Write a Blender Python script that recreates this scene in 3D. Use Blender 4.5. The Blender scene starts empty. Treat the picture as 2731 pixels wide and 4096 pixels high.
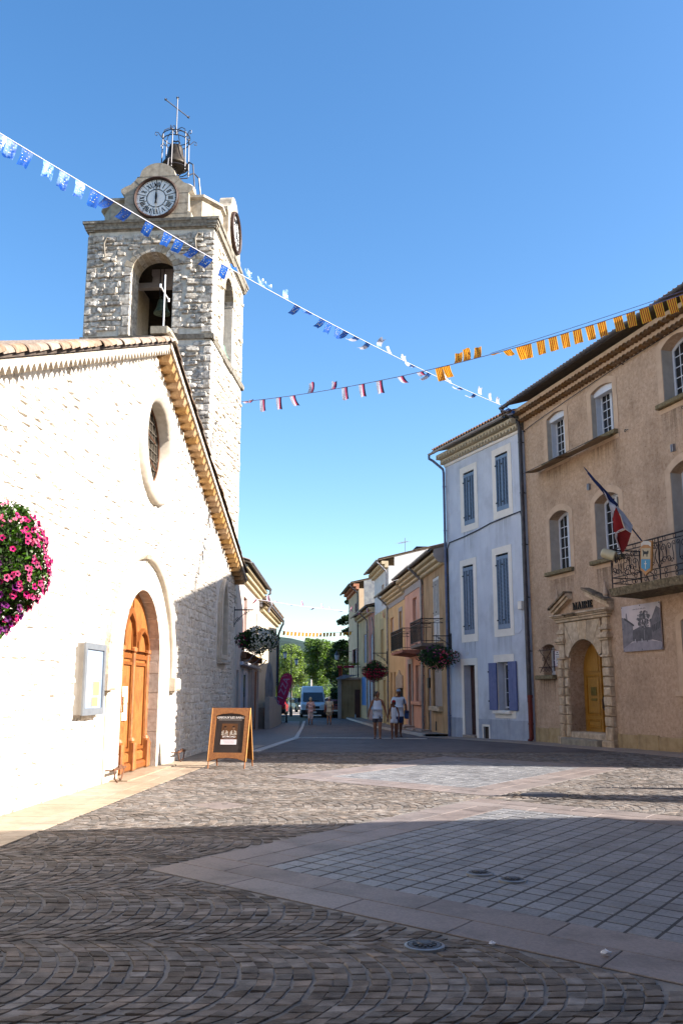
import bpy, bmesh, math, random
from mathutils import Vector, Matrix
from mathutils.geometry import tessellate_polygon
R = math.radians; PI = math.pi
sc = bpy.context.scene; COL = sc.collection
sin, cos = math.sin, math.cos
# ------------------------------------------------------------- camera, sky, sun
cd = bpy.data.cameras.new('camera'); cam = bpy.data.objects.new('camera', cd); COL.objects.link(cam)
cam.location = (0, 0, 1.55); cam.rotation_euler = (R(90 + 11.1), 0, 0)
cd.sensor_fit = 'VERTICAL'; cd.sensor_height = 36; cd.sensor_width = 24
cd.lens = 36 * 2110.0 / 2351.6; cd.clip_start = .1; cd.clip_end = 4000
sc.camera = cam
SUN_EL, SUN_AZ = 31.0, 10.3           # elevation; azimuth turned from +X towards -Y
w = bpy.data.worlds.new('World'); sc.world = w; w.use_nodes = True
nt = w.node_tree; bg = nt.nodes['Background']
sky = nt.nodes.new('ShaderNodeTexSky'); sky.sky_type = 'NISHITA'; sky.sun_disc = False
sky.sun_elevation = R(SUN_EL); sky.sun_rotation = R(90 + SUN_AZ)
sky.air_density = 1.0; sky.dust_density = 1.2; sky.ozone_density = 1.6; sky.altitude = 300
nt.links.new(sky.outputs[0], bg.inputs[0]); hs = nt.nodes.new('ShaderNodeHueSaturation'); hs.inputs['Saturation'].default_value = 1.28; nt.links.new(sky.outputs[0], hs.inputs['Color']); nt.links.new(hs.outputs[0], bg.inputs[0])
bg.inputs[1].default_value = .089
sl = bpy.data.lights.new('sun', 'SUN'); sl.energy = 5.0; sl.angle = R(.53); sl.color = (1, .95, .88)
so = bpy.data.objects.new('sun', sl); COL.objects.link(so)
sd = Vector((cos(R(SUN_EL)) * cos(R(SUN_AZ)), -cos(R(SUN_EL)) * sin(R(SUN_AZ)), sin(R(SUN_EL))))
so.rotation_euler = sd.to_track_quat('Z', 'Y').to_euler(); so.location = (60, -10, 60)
vs = sc.view_settings; vs.view_transform = 'Standard'; vs.look = 'None'; vs.gamma = 1
vs.use_curve_mapping = False; vs.exposure = 1.75
sc.render.engine = 'CYCLES'; sc.cycles.max_bounces = 6; sc.cycles.diffuse_bounces = 4

# ------------------------------------------------------------- helpers
def hx(s):
    return tuple(((c / 255) / 12.92 if c / 255 < .04045 else ((c / 255 + .055) / 1.055) ** 2.4) for c in (int(s[i:i + 2], 16) for i in (0, 2, 4)))
MATS = {}
def mat(name, col, col2=None, rough=.8, ns=6., var=0., bump=0., bs=40., metal=0., spec=.3, streak=0., speck=0., speckc='3a3028', specs=90., trans=0., wave=None, ramp=(.35, .65), scale=None, stain=None):
    if name in MATS: return MATS[name]
    m = bpy.data.materials.new(name); m.use_nodes = True; t = m.node_tree; N = t.nodes.new; L = t.links.new
    b = t.nodes['Principled BSDF']
    c1 = hx(col) if isinstance(col, str) else col
    c2 = c1 if col2 is None else (hx(col2) if isinstance(col2, str) else col2)
    b.inputs['Roughness'].default_value = rough; b.inputs['Metallic'].default_value = metal
    b.inputs['Specular IOR Level'].default_value = spec
    tc = N('ShaderNodeTexCoord'); vec = tc.outputs['Object']
    if scale:
        mp = N('ShaderNodeMapping'); mp.inputs['Scale'].default_value = scale; L(vec, mp.inputs[0]); vec = mp.outputs[0]
    n = N('ShaderNodeTexNoise'); n.inputs['Scale'].default_value = ns; n.inputs['Detail'].default_value = 7; L(vec, n.inputs[0])
    r = N('ShaderNodeValToRGB'); r.color_ramp.elements[0].position = ramp[0]; r.color_ramp.elements[1].position = ramp[1]
    r.color_ramp.elements[0].color = (*c1, 1); r.color_ramp.elements[1].color = (*c2, 1); L(n.outputs[0], r.inputs[0]); out = r.outputs[0]
    def mixc(a, fac, colr, mode='MIX', v=None):
        x = N('ShaderNodeMixRGB'); x.blend_type = mode; L(a, x.inputs[1])
        if isinstance(fac, float): x.inputs[0].default_value = fac
        else: L(fac, x.inputs[0])
        if isinstance(colr, tuple): x.inputs[2].default_value = (*colr, 1)
        else: L(colr, x.inputs[2])
        return x.outputs[0]
    def rampf(src, p0, p1, v0=0., v1=1.):
        x = N('ShaderNodeMapRange'); x.inputs[1].default_value = p0; x.inputs[2].default_value = p1; x.inputs[3].default_value = v0; x.inputs[4].default_value = v1
        L(src, x.inputs[0]); return x.outputs[0]
    if streak:
        mp = N('ShaderNodeMapping'); mp.inputs['Scale'].default_value = (2.6, 2.6, .35); L(tc.outputs['Object'], mp.inputs[0])
        n2 = N('ShaderNodeTexNoise'); n2.inputs['Scale'].default_value = 1.6; n2.inputs['Detail'].default_value = 8; L(mp.outputs[0], n2.inputs[0])
        out = mixc(out, rampf(n2.outputs[0], .5, .75, 0., streak), hx('40382e'), 'MULTIPLY')
    if stain:
        n5 = N('ShaderNodeTexNoise'); n5.inputs['Scale'].default_value = stain[0]; n5.inputs['Detail'].default_value = 9; n5.inputs['Roughness'].default_value = .65; L(tc.outputs['Object'], n5.inputs[0])
        out = mixc(out, rampf(n5.outputs[0], .48, .68, 0., stain[1]), hx(stain[2] if len(stain) > 2 else '5f574f'), 'MULTIPLY')
    if speck:
        n3 = N('ShaderNodeTexNoise'); n3.inputs['Scale'].default_value = specs; n3.inputs['Detail'].default_value = 2; L(vec, n3.inputs[0])
        out = mixc(out, rampf(n3.outputs[0], .60, .72, 0., speck), hx(speckc))
    if var:
        oi = N('ShaderNodeObjectInfo'); ge = N('ShaderNodeNewGeometry')
        a = N('ShaderNodeMath'); a.operation = 'ADD'; L(oi.outputs['Random'], a.inputs[0]); L(ge.outputs['Random Per Island'], a.inputs[1])
        f = N('ShaderNodeMath'); f.operation = 'FRACT'; L(a.outputs[0], f.inputs[0])
        h = N('ShaderNodeHueSaturation'); L(out, h.inputs['Color']); L(rampf(f.outputs[0], 0, 1, 1 - var, 1 + var), h.inputs['Value'])
        f2 = N('ShaderNodeMath'); f2.operation = 'MULTIPLY'; f2.inputs[1].default_value = 7.31; L(a.outputs[0], f2.inputs[0])
        f3 = N('ShaderNodeMath'); f3.operation = 'FRACT'; L(f2.outputs[0], f3.inputs[0]); L(rampf(f3.outputs[0], 0, 1, 1 - var, 1 + var), h.inputs['Saturation'])
        out = h.outputs[0]
    hgt = None
    if wave:
        wv = N('ShaderNodeTexWave'); wv.bands_direction = wave[0]; wv.inputs['Scale'].default_value = wave[1]; wv.inputs['Distortion'].default_value = wave[3] if len(wave) > 3 else 1.; L(tc.outputs['Object'], wv.inputs[0])
        out = mixc(out, rampf(wv.outputs[1], 0, 1, wave[2], 0.), hx('281a0e'), 'MULTIPLY'); hgt = wv.outputs[1]
    L(out, b.inputs['Base Color'])
    if bump:
        bn = N('ShaderNodeBump'); bn.inputs['Strength'].default_value = min(1, bump); bn.inputs['Distance'].default_value = .02
        if hgt is None:
            n4 = N('ShaderNodeTexNoise'); n4.inputs['Scale'].default_value = bs; n4.inputs['Detail'].default_value = 5; L(vec, n4.inputs[0]); hgt = n4.outputs[0]
        L(hgt, bn.inputs['Height']); L(bn.outputs[0], b.inputs['Normal'])
    if trans:
        tr = N('ShaderNodeBsdfTranslucent'); L(out, tr.inputs[0]); mx = N('ShaderNodeMixShader'); mx.inputs[0].default_value = trans
        L(b.outputs[0], mx.inputs[1]); L(tr.outputs[0], mx.inputs[2]); L(mx.outputs[0], t.nodes['Material Output'].inputs[0])
    MATS[name] = m; return m

def drips(m, spots, col='4a4038', amt=.6):
    """rain runs left on a wall below its sills: spots are (x centre, half width, z of the sill, length)"""
    t = m.node_tree; N = t.nodes.new; L = t.links.new; b = t.nodes['Principled BSDF']; src = b.inputs['Base Color'].links[0].from_socket
    tc = N('ShaderNodeTexCoord'); sp = N('ShaderNodeSeparateXYZ'); L(tc.outputs['Object'], sp.inputs[0]); tot = None
    def mth(op, a, c):
        x = N('ShaderNodeMath'); x.operation = op
        for i, v in enumerate((a, c)):
            if isinstance(v, (int, float)): x.inputs[i].default_value = v
            else: L(v, x.inputs[i])
        return x.outputs[0]
    def rng_(s, a, c, d, e):
        x = N('ShaderNodeMapRange'); L(s, x.inputs[0])
        for i, v in enumerate((a, c, d, e)): x.inputs[i + 1].default_value = v
        return x.outputs[0]
    for xc, hw, z, ln in spots:
        k = mth('MULTIPLY', rng_(mth('ABSOLUTE', mth('SUBTRACT', sp.outputs[0], xc), 0), hw, hw - .12, 0, 1), mth('MULTIPLY', rng_(sp.outputs[2], z - ln, z, 0, 1), rng_(sp.outputs[2], z, z + .02, 1, 0)))
        tot = k if tot is None else mth('MAXIMUM', tot, k)
    mp = N('ShaderNodeMapping'); mp.inputs['Scale'].default_value = (11, 11, .5); L(tc.outputs['Object'], mp.inputs[0]); n = N('ShaderNodeTexNoise'); n.inputs['Scale'].default_value = 1; n.inputs['Detail'].default_value = 6; L(mp.outputs[0], n.inputs[0])
    f = mth('MULTIPLY', mth('MULTIPLY', tot, rng_(n.outputs[0], .38, .62, 0, 1)), amt); x = N('ShaderNodeMixRGB'); x.blend_type = 'MULTIPLY'; L(f, x.inputs[0]); L(src, x.inputs[1]); x.inputs[2].default_value = (*hx(col), 1); L(x.outputs[0], b.inputs['Base Color'])
class MB:
    """collects simple solids and links them as one mesh object"""
    def __init__(s): s.v = []; s.f = []; s.m = []; s.mi = 0
    def add(s, vs, fs):
        o = len(s.v); s.v += [tuple(v) for v in vs]; s.f += [[i + o for i in f] for f in fs]; s.m += [s.mi] * len(fs); return s
    def box(s, x0, x1, y0, y1, z0, z1):
        return s.add([(x, y, z) for z in (z0, z1) for y in (y0, y1) for x in (x0, x1)], [(0, 2, 3, 1), (4, 5, 7, 6), (0, 1, 5, 4), (2, 6, 7, 3), (0, 4, 6, 2), (1, 3, 7, 5)])
    def bevbox(s, x0, x1, y0, y1, z0, z1, b=.02, rng=None, j=0.):
        """block with a chamfered outer (y0) face"""
        q = lambda: rng.uniform(-j, j) if rng else 0
        b0 = [(x0, y1, z0), (x1, y1, z0), (x1, y1, z1), (x0, y1, z1)]
        b1 = [(x0, y0 + b, z0), (x1, y0 + b, z0), (x1, y0 + b, z1), (x0, y0 + b, z1)]
        b2 = [(x0 + b + q(), y0 + q(), z0 + b + q()), (x1 - b + q(), y0 + q(), z0 + b + q()), (x1 - b + q(), y0 + q(), z1 - b + q()), (x0 + b + q(), y0 + q(), z1 - b + q())]
        f = []
        for k in (0, 4):
            for i in range(4): f.append((k + i, k + (i + 1) % 4, k + 4 + (i + 1) % 4, k + 4 + i))
        return s.add(b0 + b1 + b2, f + [(8, 9, 10, 11), (3, 2, 1, 0)])
    def hexa(s, p):   # 8 points, bottom 4 ccw then top 4
        return s.add(p, [(3, 2, 1, 0), (4, 5, 6, 7), (0, 1, 5, 4), (1, 2, 6, 5), (2, 3, 7, 6), (3, 0, 4, 7)])
    def prism(s, loops, y0, y1, ax='y'):
        """2D loops (outer, holes...) in (x,z) pulled from y0 to y1"""
        T = {'y': lambda a, b, c: (a, c, b), 'z': lambda a, b, c: (a, b, c), 'x': lambda a, b, c: (c, a, b)}[ax]
        tris = tessellate_polygon([[Vector((a, b, 0)) for a, b in l] for l in loops])
        fl = [p for l in loops for p in l]; n = len(fl)
        vs = [T(a, b, y0) for a, b in fl] + [T(a, b, y1) for a, b in fl]
        fs = [tuple(t) for t in tris] + [tuple(i + n for i in reversed(t)) for t in tris]; o = 0
        for l in loops:
            k = len(l)
            for i in range(k): fs.append((o + i, o + (i + 1) % k, n + o + (i + 1) % k, n + o + i))
            o += k
        return s.add(vs, fs)
    def loft(s, rings, cap=True, closed=True):
        n = len(rings[0]); vs = [p for r in rings for p in r]; fs = []
        for k in range(len(rings) - 1):
            for i in range(n if closed else n - 1): fs.append((k * n + i, k * n + (i + 1) % n, (k + 1) * n + (i + 1) % n, (k + 1) * n + i))
        if cap: fs += [tuple(reversed(range(n))), tuple((len(rings) - 1) * n + i for i in range(n))]
        return s.add(vs, fs)
    def tube(s, pts, r, n=6, r1=None, cap=True):
        pts = [Vector(p) for p in pts]; rings = []; u = None
        for i, p in enumerate(pts):
            d = (pts[min(i + 1, len(pts) - 1)] - pts[max(i - 1, 0)]).normalized()
            if u is None:
                u = d.orthogonal().normalized()
            u = (u - d * u.dot(d)); u = u.normalized() if u.length > 1e-6 else d.orthogonal().normalized()
            v = d.cross(u); rr = r if r1 is None else r + (r1 - r) * i / max(1, len(pts) - 1)
            rings.append([p + (u * cos(2 * PI * k / n) + v * sin(2 * PI * k / n)) * rr for k in range(n)])
        return s.loft(rings, cap)
    def lathe(s, prof, c=(0, 0, 0), n=16):
        return s.loft([[(c[0] + r * cos(2 * PI * k / n), c[1] + r * sin(2 * PI * k / n), c[2] + z) for k in range(n)] for r, z in prof])
    def ball(s, c, r, n=10, m=7):
        rx, ry, rz = (r, r, r) if isinstance(r, (int, float)) else r
        return s.loft([[(c[0] + rx * sin(PI * j / m) * cos(2 * PI * k / n), c[1] + ry * sin(PI * j / m) * sin(2 * PI * k / n), c[2] - rz * cos(PI * j / m)) for k in range(n)] for j in [.15] + list(range(1, m)) + [m - .15]])
    def build(s, name, m, parent=None, smooth=False, norm=True, kind=None):
        me = bpy.data.meshes.new(name); me.from_pydata(s.v, [], s.f)
        for x in (m if isinstance(m, (list, tuple)) else [m]): me.materials.append(x)
        if isinstance(m, (list, tuple)): me.polygons.foreach_set('material_index', s.m)
        if norm and len(s.f) < 30000:
            b = bmesh.new(); b.from_mesh(me); bmesh.ops.recalc_face_normals(b, faces=b.faces); b.to_mesh(me); b.free()
        if smooth: me.polygons.foreach_set('use_smooth', [True] * len(me.polygons))
        o = bpy.data.objects.new(name, me); COL.objects.link(o)
        if parent: o.parent = parent
        if kind: o['kind'] = kind
        return o
def tag(o, label, cat, group=None):
    o['label'] = label; o['category'] = cat
    if group: o['group'] = group
    return o
def thing(name, label, cat, loc=(0, 0, 0), rot=0., group=None):
    o = bpy.data.objects.new(name, None); COL.objects.link(o); o.location = loc; o.rotation_euler = (0, 0, rot); o.empty_display_size = .2
    return tag(o, label, cat, group)
def inst(src, parent, loc=(0, 0, 0), rot=(0, 0, 0), scale=(1, 1, 1)):
    """a copy of one mesh object sharing its mesh data"""
    c = src.copy(); COL.objects.link(c); c.parent = parent; c.location = loc; c.rotation_euler = rot; c.scale = scale; return c
def gz(y): return -.015 * (min(max(y, 24), 54) - 24)
def arch(x0, x1, z0, zs, rise, n=14):
    """opening loop: jambs from z0 to zs, then an arch of the given rise"""
    c = (x0 + x1) / 2; a = (x1 - x0) / 2
    if rise >= a * .999: top = [(c + a * cos(PI * i / n), zs + rise * sin(PI * i / n)) for i in range(n + 1)]
    else:
        rr = (a * a + rise * rise) / (2 * rise); th = math.asin(a / rr)
        top = [(c + rr * sin(th * (1 - 2 * i / n)), zs + rise - rr + rr * cos(th * (1 - 2 * i / n))) for i in range(n + 1)]
    return [(x0, z0), (x1, z0)] + top
def rect(x0, x1, z0, z1): return [(x0, z0), (x1, z0), (x1, z1), (x0, z1)]
def text_mesh(txt, size, parent, name, m, loc, rot=(R(90), 0, 0), ext=.004, align='CENTER', sx=1.):
    c = bpy.data.curves.new(name, 'FONT'); c.body = txt; c.size = size; c.extrude = ext; c.align_x = align; c.resolution_u = 3
    o = bpy.data.objects.new(name, c); COL.objects.link(o); bpy.context.view_layer.update()
    me = bpy.data.meshes.new_from_object(o.evaluated_get(bpy.context.evaluated_depsgraph_get())); bpy.data.objects.remove(o)
    me.materials.clear(); me.materials.append(m); k = bpy.data.objects.new(name, me); COL.objects.link(k)
    k.parent = parent; k.location = loc; k.rotation_euler = rot; k.scale = (sx, 1, 1); return k
def rubble(rng, x0, x1, z0, z1, ok, hr=(.1, .2), wr=(.16, .42), gap=.016):
    """irregular coursed stones as 8-sided outlines"""
    res = []; z = z0
    while z < z1:
        h = rng.uniform(*hr); x = x0 - rng.uniform(0, .3)
        while x < x1:
            wd = rng.uniform(*wr); hh = h * rng.uniform(.82, 1.1); zz = z + rng.uniform(-.015, .02)
            parts = [(x, wd, zz, hh)]
            if rng.random() < .16 and hh > .14: parts = [(x, wd, zz, hh * .5), (x + rng.uniform(0, .05), wd, zz + hh * .5, hh * .5)]
            for (xa, wa, za, ha) in parts:
                a, b, c, d = xa + gap / 2, xa + wa - gap / 2, za + gap / 2, za + ha - gap / 2
                if ok(a, b, c, d):
                    j = lambda k=.18: rng.uniform(.05, .35) * k
                    k1 = min(wa, ha)
                    J = lambda: rng.uniform(.06, .34) * k1
                    e = lambda: rng.uniform(-.012, .012)
                    sk = rng.uniform(-.12, .12) * k1
                    res.append([(a + J() + sk, c + e()), (b - J() + sk, c + e()), (b + e() * .5, c + J()), (b + e() * .5, d - J()), (b - J() - sk, d + e()), (a + J() - sk, d + e()), (a + e() * .5, d - J()), (a + e() * .5, c + J())])
            x += wd
        z += h
    return res
def stone(mb, poly, rng, dep=(.012, .04), T=None):
    T = T or (lambda x, y, z: (x, y, z)); n = len(poly)
    cx = sum(p[0] for p in poly) / n; cz = sum(p[1] for p in poly) / n; d = rng.uniform(*dep); tx, tz = rng.uniform(-.12, .12), rng.uniform(-.12, .12)
    r0 = [T(x, .03, z) for x, z in poly]; r1 = [T(x, -d * .45, z) for x, z in poly]; k = rng.uniform(.62, .82)
    r2 = [T(cx + (x - cx) * k, -d - (x - cx) * tx - (z - cz) * tz + rng.uniform(-.006, .006), cz + (z - cz) * k) for x, z in poly]
    v = r0 + r1 + r2 + [T(cx, -d - .004, cz)]; f = []
    for q in (0, n):
        for i in range(n): f.append((q + i, q + (i + 1) % n, q + n + (i + 1) % n, q + n + i))
    for i in range(n): f.append((2 * n + i, 2 * n + (i + 1) % n, 3 * n))
    mb.add(v, f)
def stone_field(parent, polys, rng, m, nparts, key, dep=(.012, .04), T=None, name='stone'):
    polys = sorted(polys, key=key)
    for p in polys[:nparts]:
        b = MB(); stone(b, p, rng, dep, T); b.build(name, m, parent, norm=False)
    if polys[nparts:]:
        b = MB()
        for p in polys[nparts:]: stone(b, p, rng, dep, T)
        b.build('rubble_stones', m, parent, norm=False, kind='stuff')
# ------------------------------------------------------------- ground, paving
rg = random.Random(5)
U1 = Vector((.735, -.678)); U2 = Vector((.557, .830)); DET = U1.x * U2.y - U1.y * U2.x
PAN = [((-.67, 8.74), 0, 9.4, 0, 5.13), ((2.15, 15.67), -3.18, 0, 0, 5.1)]
BW = .81
def ab(o, x, y):
    dx, dy = x - o[0], y - o[1]; return (dx * U2.y - dy * U2.x) / DET, (U1.x * dy - U1.y * dx) / DET
def wp(o, a, b): return (o[0] + U1.x * a + U2.x * b, o[1] + U1.y * a + U2.y * b)
def wallx(y): return -4.33 + .055 * (y - 12.18)
def mairx(y): return (6.72 + .28 * (32.72 - y)) if y < 32.72 else (4.42 + .398 * (38.2 - y) if y < 38.2 else 4.38 - .0856 * (y - 38.4))
def in_pan(x, y, m=BW):
    for o, a0, a1, b0, b1 in PAN:
        a, b = ab(o, x, y)
        if a0 - m < a < a1 + m and b0 - m < b < b1 + m: return True
    return False
ASPH = mat('dark_joint_mortar', '2f2d2e', '3b3938', ns=14, bump=.5, bs=90)
def sheet(name, rows, m, dz=0.):
    """ground sheet: rows of (y, x0, x1) following the slope"""
    b = MB(); rings = [[(x0, y, gz(y) + dz), (x1, y, gz(y) + dz)] for y, x0, x1 in rows]
    b.loft(rings, cap=False, closed=False); o = b.build(name, m, norm=False); o['kind'] = 'structure'; return o
ROWS = [-60, 0, 3, 10, 20, 24, 30, 36, 42, 48, 54, 70, 80, 100]
sheet('ground', [(y, -500, 500) for y in ROWS + [200, 500, 1600]], mat('bare_earth', '5a5242', '4c4a36', ns=.6), -.012)
sq = sheet('cobbled_square', [(y, -9, 16) for y in (-20, 0, 10, 20, 24, 25.2)], mat('sand_mortar', '5c5957', '807972', ns=3.5, bump=.6, bs=60), 0)
SETT = mat('porphyry_sett', '57504b', '7a716a', spec=.15, rough=.8, ns=7, var=.36, stain=(.9, .45), bump=.4, bs=60, speck=.35, speckc='8d837a', specs=120)
W_, PIT, GAP = 1.55, .104, .012
RR = W_ / (2 * sin(PI / 4)); cand = []
for k in range(0, 17):
    yc = .80 + k * W_
    for j in range(-150, 162):
        xo = j * PIT + (.05 if k % 2 else 0) - RR
        nS = 16; wob = rg.uniform(-.010, .010)
        for i in range(nS):
            t0 = -PI / 4 + PI / 2 * i / nS; t1 = -PI / 4 + PI / 2 * (i + 1) / nS; tm = (t0 + t1) / 2
            cx, cy = xo + RR * cos(tm) + wob, yc + RR * sin(tm)
            if cy < 3.3 or cy > 25 or abs(cx) > .41 * cy + 1.1: continue
            if cx < wallx(cy) + 1.03 or cx > mairx(cy) - 1.36: continue
            g = GAP * .5 / RR; pt = PIT - GAP
            q = [(xo + RR * cos(t0 + g), yc + RR * sin(t0 + g)), (xo + RR * cos(t1 - g), yc + RR * sin(t1 - g))]
            q = [(q[0][0] - pt, q[0][1]), q[0], q[1], (q[1][0] - pt, q[1][1])]
            ph = .018 * sin(cx * 1.7 + yc * 3.1) + .012 * sin(cx * 4.1 + yc)
            q = [(x + rg.uniform(-.009, .009) + wob, y + rg.uniform(-.009, .009) + ph) for x, y in q]
            if any(in_pan(x, y) for x, y in q): continue
            cand.append((cy * cy + cx * cx, cx, cy, q))
cand.sort(key=lambda c: c[0])
def sett(mb, cx, cy, q, top=.0):
    z = gz(cy) + .004 + rg.uniform(-.002, .004); tx, ty = rg.uniform(-.03, .03), rg.uniform(-.03, .03); k = rg.uniform(.86, .94)
    lo = [(x, y, gz(cy) - .02) for x, y in q]; mid = [(cx + (x - cx) * .97, cy + (y - cy) * .97, z - .001) for x, y in q]
    hi = [(cx + (x - cx) * k, cy + (y - cy) * k, z + .0025 + (x - cx) * tx + (y - cy) * ty) for x, y in q]
    f = [(8, 9, 10, 11)] + [(i, (i + 1) % 4, 4 + (i + 1) % 4, 4 + i) for i in range(4)] + [(4 + i, 4 + (i + 1) % 4, 8 + (i + 1) % 4, 8 + i) for i in range(4)]
    mb.add(lo + mid + hi, f)
vis = [c for c in cand if c[2] > 4.1 and abs(c[1]) < .372 * c[2]][:300]; vs_ = set(id(c) for c in vis)
for c in vis:
    b = MB(); sett(b, c[1], c[2], [c[3][i] for i in range(4)]); b.build('sett', SETT, sq, norm=False)
b = MB()
for c in cand:
    if id(c) not in vs_: sett(b, c[1], c[2], c[3])
b.build('sett_field', SETT, sq, norm=False, kind='stuff')
# grey tiled panels and pink granite bands
tp = sheet('tiled_panel', [(0, 0, .1), (.1, 0, .1)], ASPH, -.2); tp.data.clear_geometry(); tb = MB()
for o, a0, a1, b0, b1 in PAN:
    tb.loft([[(*wp(o, a0, b0), .003), (*wp(o, a1, b0), .003)], [(*wp(o, a0, b1), .003), (*wp(o, a1, b1), .003)]], cap=False, closed=False)
tp2 = tb.build('tiled_panel', ASPH, norm=False); tp.data = tp2.data; bpy.data.objects.remove(tp2)
TILE = mat('grey_granite_tile', '69686a', '82807f', rough=.5, ns=40, var=.16, stain=(1.3, .45), bump=.25, bs=120, speck=.3, speckc='55565c', specs=160)
PINK = mat('pink_granite', '6f6561', '80746e', rough=.55, ns=50, var=.10, stain=(1.6, .5), bump=.2, bs=120, speck=.35, speckc='5f5450', specs=170)
def flat_block(mb, pts, z, h=.006, ins=.004, jz=.0):
    cx = sum(p[0] for p in pts) / 4; cy = sum(p[1] for p in pts) / 4; zz = z + rg.uniform(-jz, jz)
    sh = lambda d: [(x + (cx - x) * d / max(.05, math.hypot(cx - x, cy - y)), y + (cy - y) * d / max(.05, math.hypot(cx - x, cy - y))) for x, y in pts]
    lo = [(x, y, zz - .05 + gz(y)) for x, y in pts]; mi = [(x, y, zz + h - .004 + gz(y)) for x, y in pts]; hi = [(x, y, zz + h + gz(y)) for x, y in sh(ins)]
    mb.add(lo + mi + hi, [(8, 9, 10, 11)] + [(i, (i + 1) % 4, 4 + (i + 1) % 4, 4 + i) for i in range(4)] + [(4 + i, 4 + (i + 1) % 4, 8 + (i + 1) % 4, 8 + i) for i in range(4)])
tiles = []; TP = .212
for o, a0, a1, b0, b1 in PAN:
    na, nb = int(round((a1 - a0) / TP)), int(round((b1 - b0) / TP))
    for i in range(na):
        for j in range(nb):
            sa, sb = (a1 - a0) / na, (b1 - b0) / nb; g = .012
            pts = [wp(o, a0 + sa * (i + u) + (g if u == 0 else -g), b0 + sb * (j + v) + (g if v == 0 else -g)) for u, v in ((0, 0), (1, 0), (1, 1), (0, 1))]
            tiles.append((pts[0][1], pts))
vt = sorted([t for t in tiles if abs(t[1][0][0]) < .368 * t[0] and t[0] > 4.2], key=lambda t: t[0])[:300]; vid = set(id(t) for t in vt)
for t in vt:
    b = MB(); flat_block(b, t[1], 0, jz=.002); b.build('tile', TILE, tp, norm=False)
b = MB()
for t in tiles:
    if id(t) not in vid: flat_block(b, t[1], 0, jz=.002)
b.build('tile_field', TILE, tp, norm=False, kind='stuff')
gb = MB()
for o, a0, a1, b0, b1 in PAN:
    for q in ((a0 - BW, a1 + BW, b0 - BW, b0), (a0 - BW, a1 + BW, b1, b1 + BW), (a0 - BW, a0, b0, b1), (a1, a1 + BW, b0, b1)):
        gb.loft([[(*wp(o, q[0], q[2]), .002), (*wp(o, q[1], q[2]), .002)], [(*wp(o, q[0], q[3]), .002), (*wp(o, q[1], q[3]), .002)]], cap=False, closed=False)
gbo = gb.build('granite_band', ASPH, norm=False); gbo['kind'] = 'structure'
def slab_run(o, a0, a1, b0, b1, along, ln, parent, m, nrow=2, g=.006):
    L_ = (a1 - a0) if along == 'a' else (b1 - b0); n = max(1, int(round(L_ / ln)))
    for r in range(nrow):
        edges = [0.] + sorted(min(.999, max(.001, (i + (.5 if r else 0) + rg.uniform(-.08, .08)) / n)) for i in range(1 - (1 if r else 0), n)) + [1.]
        for e0, e1 in zip(edges, edges[1:]):
            if (e1 - e0) * L_ < .1: continue
            if along == 'a': A0, A1 = a0 + e0 * L_, a0 + e1 * L_; B0, B1 = b0 + (b1 - b0) * r / nrow, b0 + (b1 - b0) * (r + 1) / nrow
            else: B0, B1 = b0 + e0 * L_, b0 + e1 * L_; A0, A1 = a0 + (a1 - a0) * r / nrow, a0 + (a1 - a0) * (r + 1) / nrow
            pts = [wp(o, A0 + g, B0 + g), wp(o, A1 - g, B0 + g), wp(o, A1 - g, B1 - g), wp(o, A0 + g, B1 - g)]
            mb = MB(); flat_block(mb, pts, .002, jz=.0015); mb.build('slab', m, parent, norm=False)
for o, a0, a1, b0, b1 in PAN:
    slab_run(o, a0 - BW, a1 + BW, b0 - BW, b0, 'a', 1.05, gbo, PINK)
    slab_run(o, a0 - BW, a1 + BW, b1, b1 + BW, 'a', 1.05, gbo, PINK)
    slab_run(o, a0 - BW, a0, b0, b1, 'b', 1.05, gbo, PINK)
    slab_run(o, a1, a1 + BW, b0, b1, 'b', 1.05, gbo, PINK)
b = MB(); flat_block(b, [(-2.15, 13.3), (-1.65, 12.85), (-1.2, 13.3), (-1.7, 13.75)], .004); b.build('slab', PINK, gbo, norm=False)
# pale slabs along the church
PALE = mat('pale_limestone', '8d7c69', '9f8d78', rough=.5, ns=7, var=.07, stain=(1.5, .4, '8a7a66'), bump=.25, bs=70, speck=.2, speckc='7d6a56')
ps = sheet('church_pavement', [(y, wallx(y) - .3, wallx(y) + 1.03) for y in (2, 8, 16, 24, 29.5)], ASPH, .004)
y = 3.
while y < 29:
    ln = rg.uniform(.9, 1.3)
    for x0, x1 in ((-.05, .68), (.69, 1.0)):
        L0 = y + (0 if x0 < 0 else .35)
        pts = [(wallx(L0) + x0, L0 + .005), (wallx(L0) + x1, L0 + .005), (wallx(L0 + ln) + x1, L0 + ln - .005), (wallx(L0 + ln) + x0, L0 + ln - .005)]
        b = MB(); flat_block(b, pts, .006, h=.008, jz=.002); b.build('slab', PALE, ps, norm=False)
    y += ln
# pavement along the town hall and the blue house
mp = sheet('town_hall_pavement', [(y, mairx(y) - 1.35, mairx(y) + .3) for y in (6, 12, 18, 24, 28, 32.6, 34, 36, 38.2)], ASPH, .004)
PAV = mat('pinkish_pavement_slab', '85766c', '94857a', rough=.55, ns=9, var=.1, bump=.2, bs=80)
y = 14.
while y < 38:
    ln = .9
    for x0, x1 in ((-1.34, -.95), (-.93, .0)):
        pts = [(mairx(y) + x0, y + .005), (mairx(y) + x1, y + .005), (mairx(y + ln) + x1, y + ln - .005), (mairx(y + ln) + x0, y + ln - .005)]
        b = MB(); flat_block(b, pts, .006, h=.010, jz=.002); b.build('slab', PAV, mp, norm=False)
    y += ln
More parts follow.
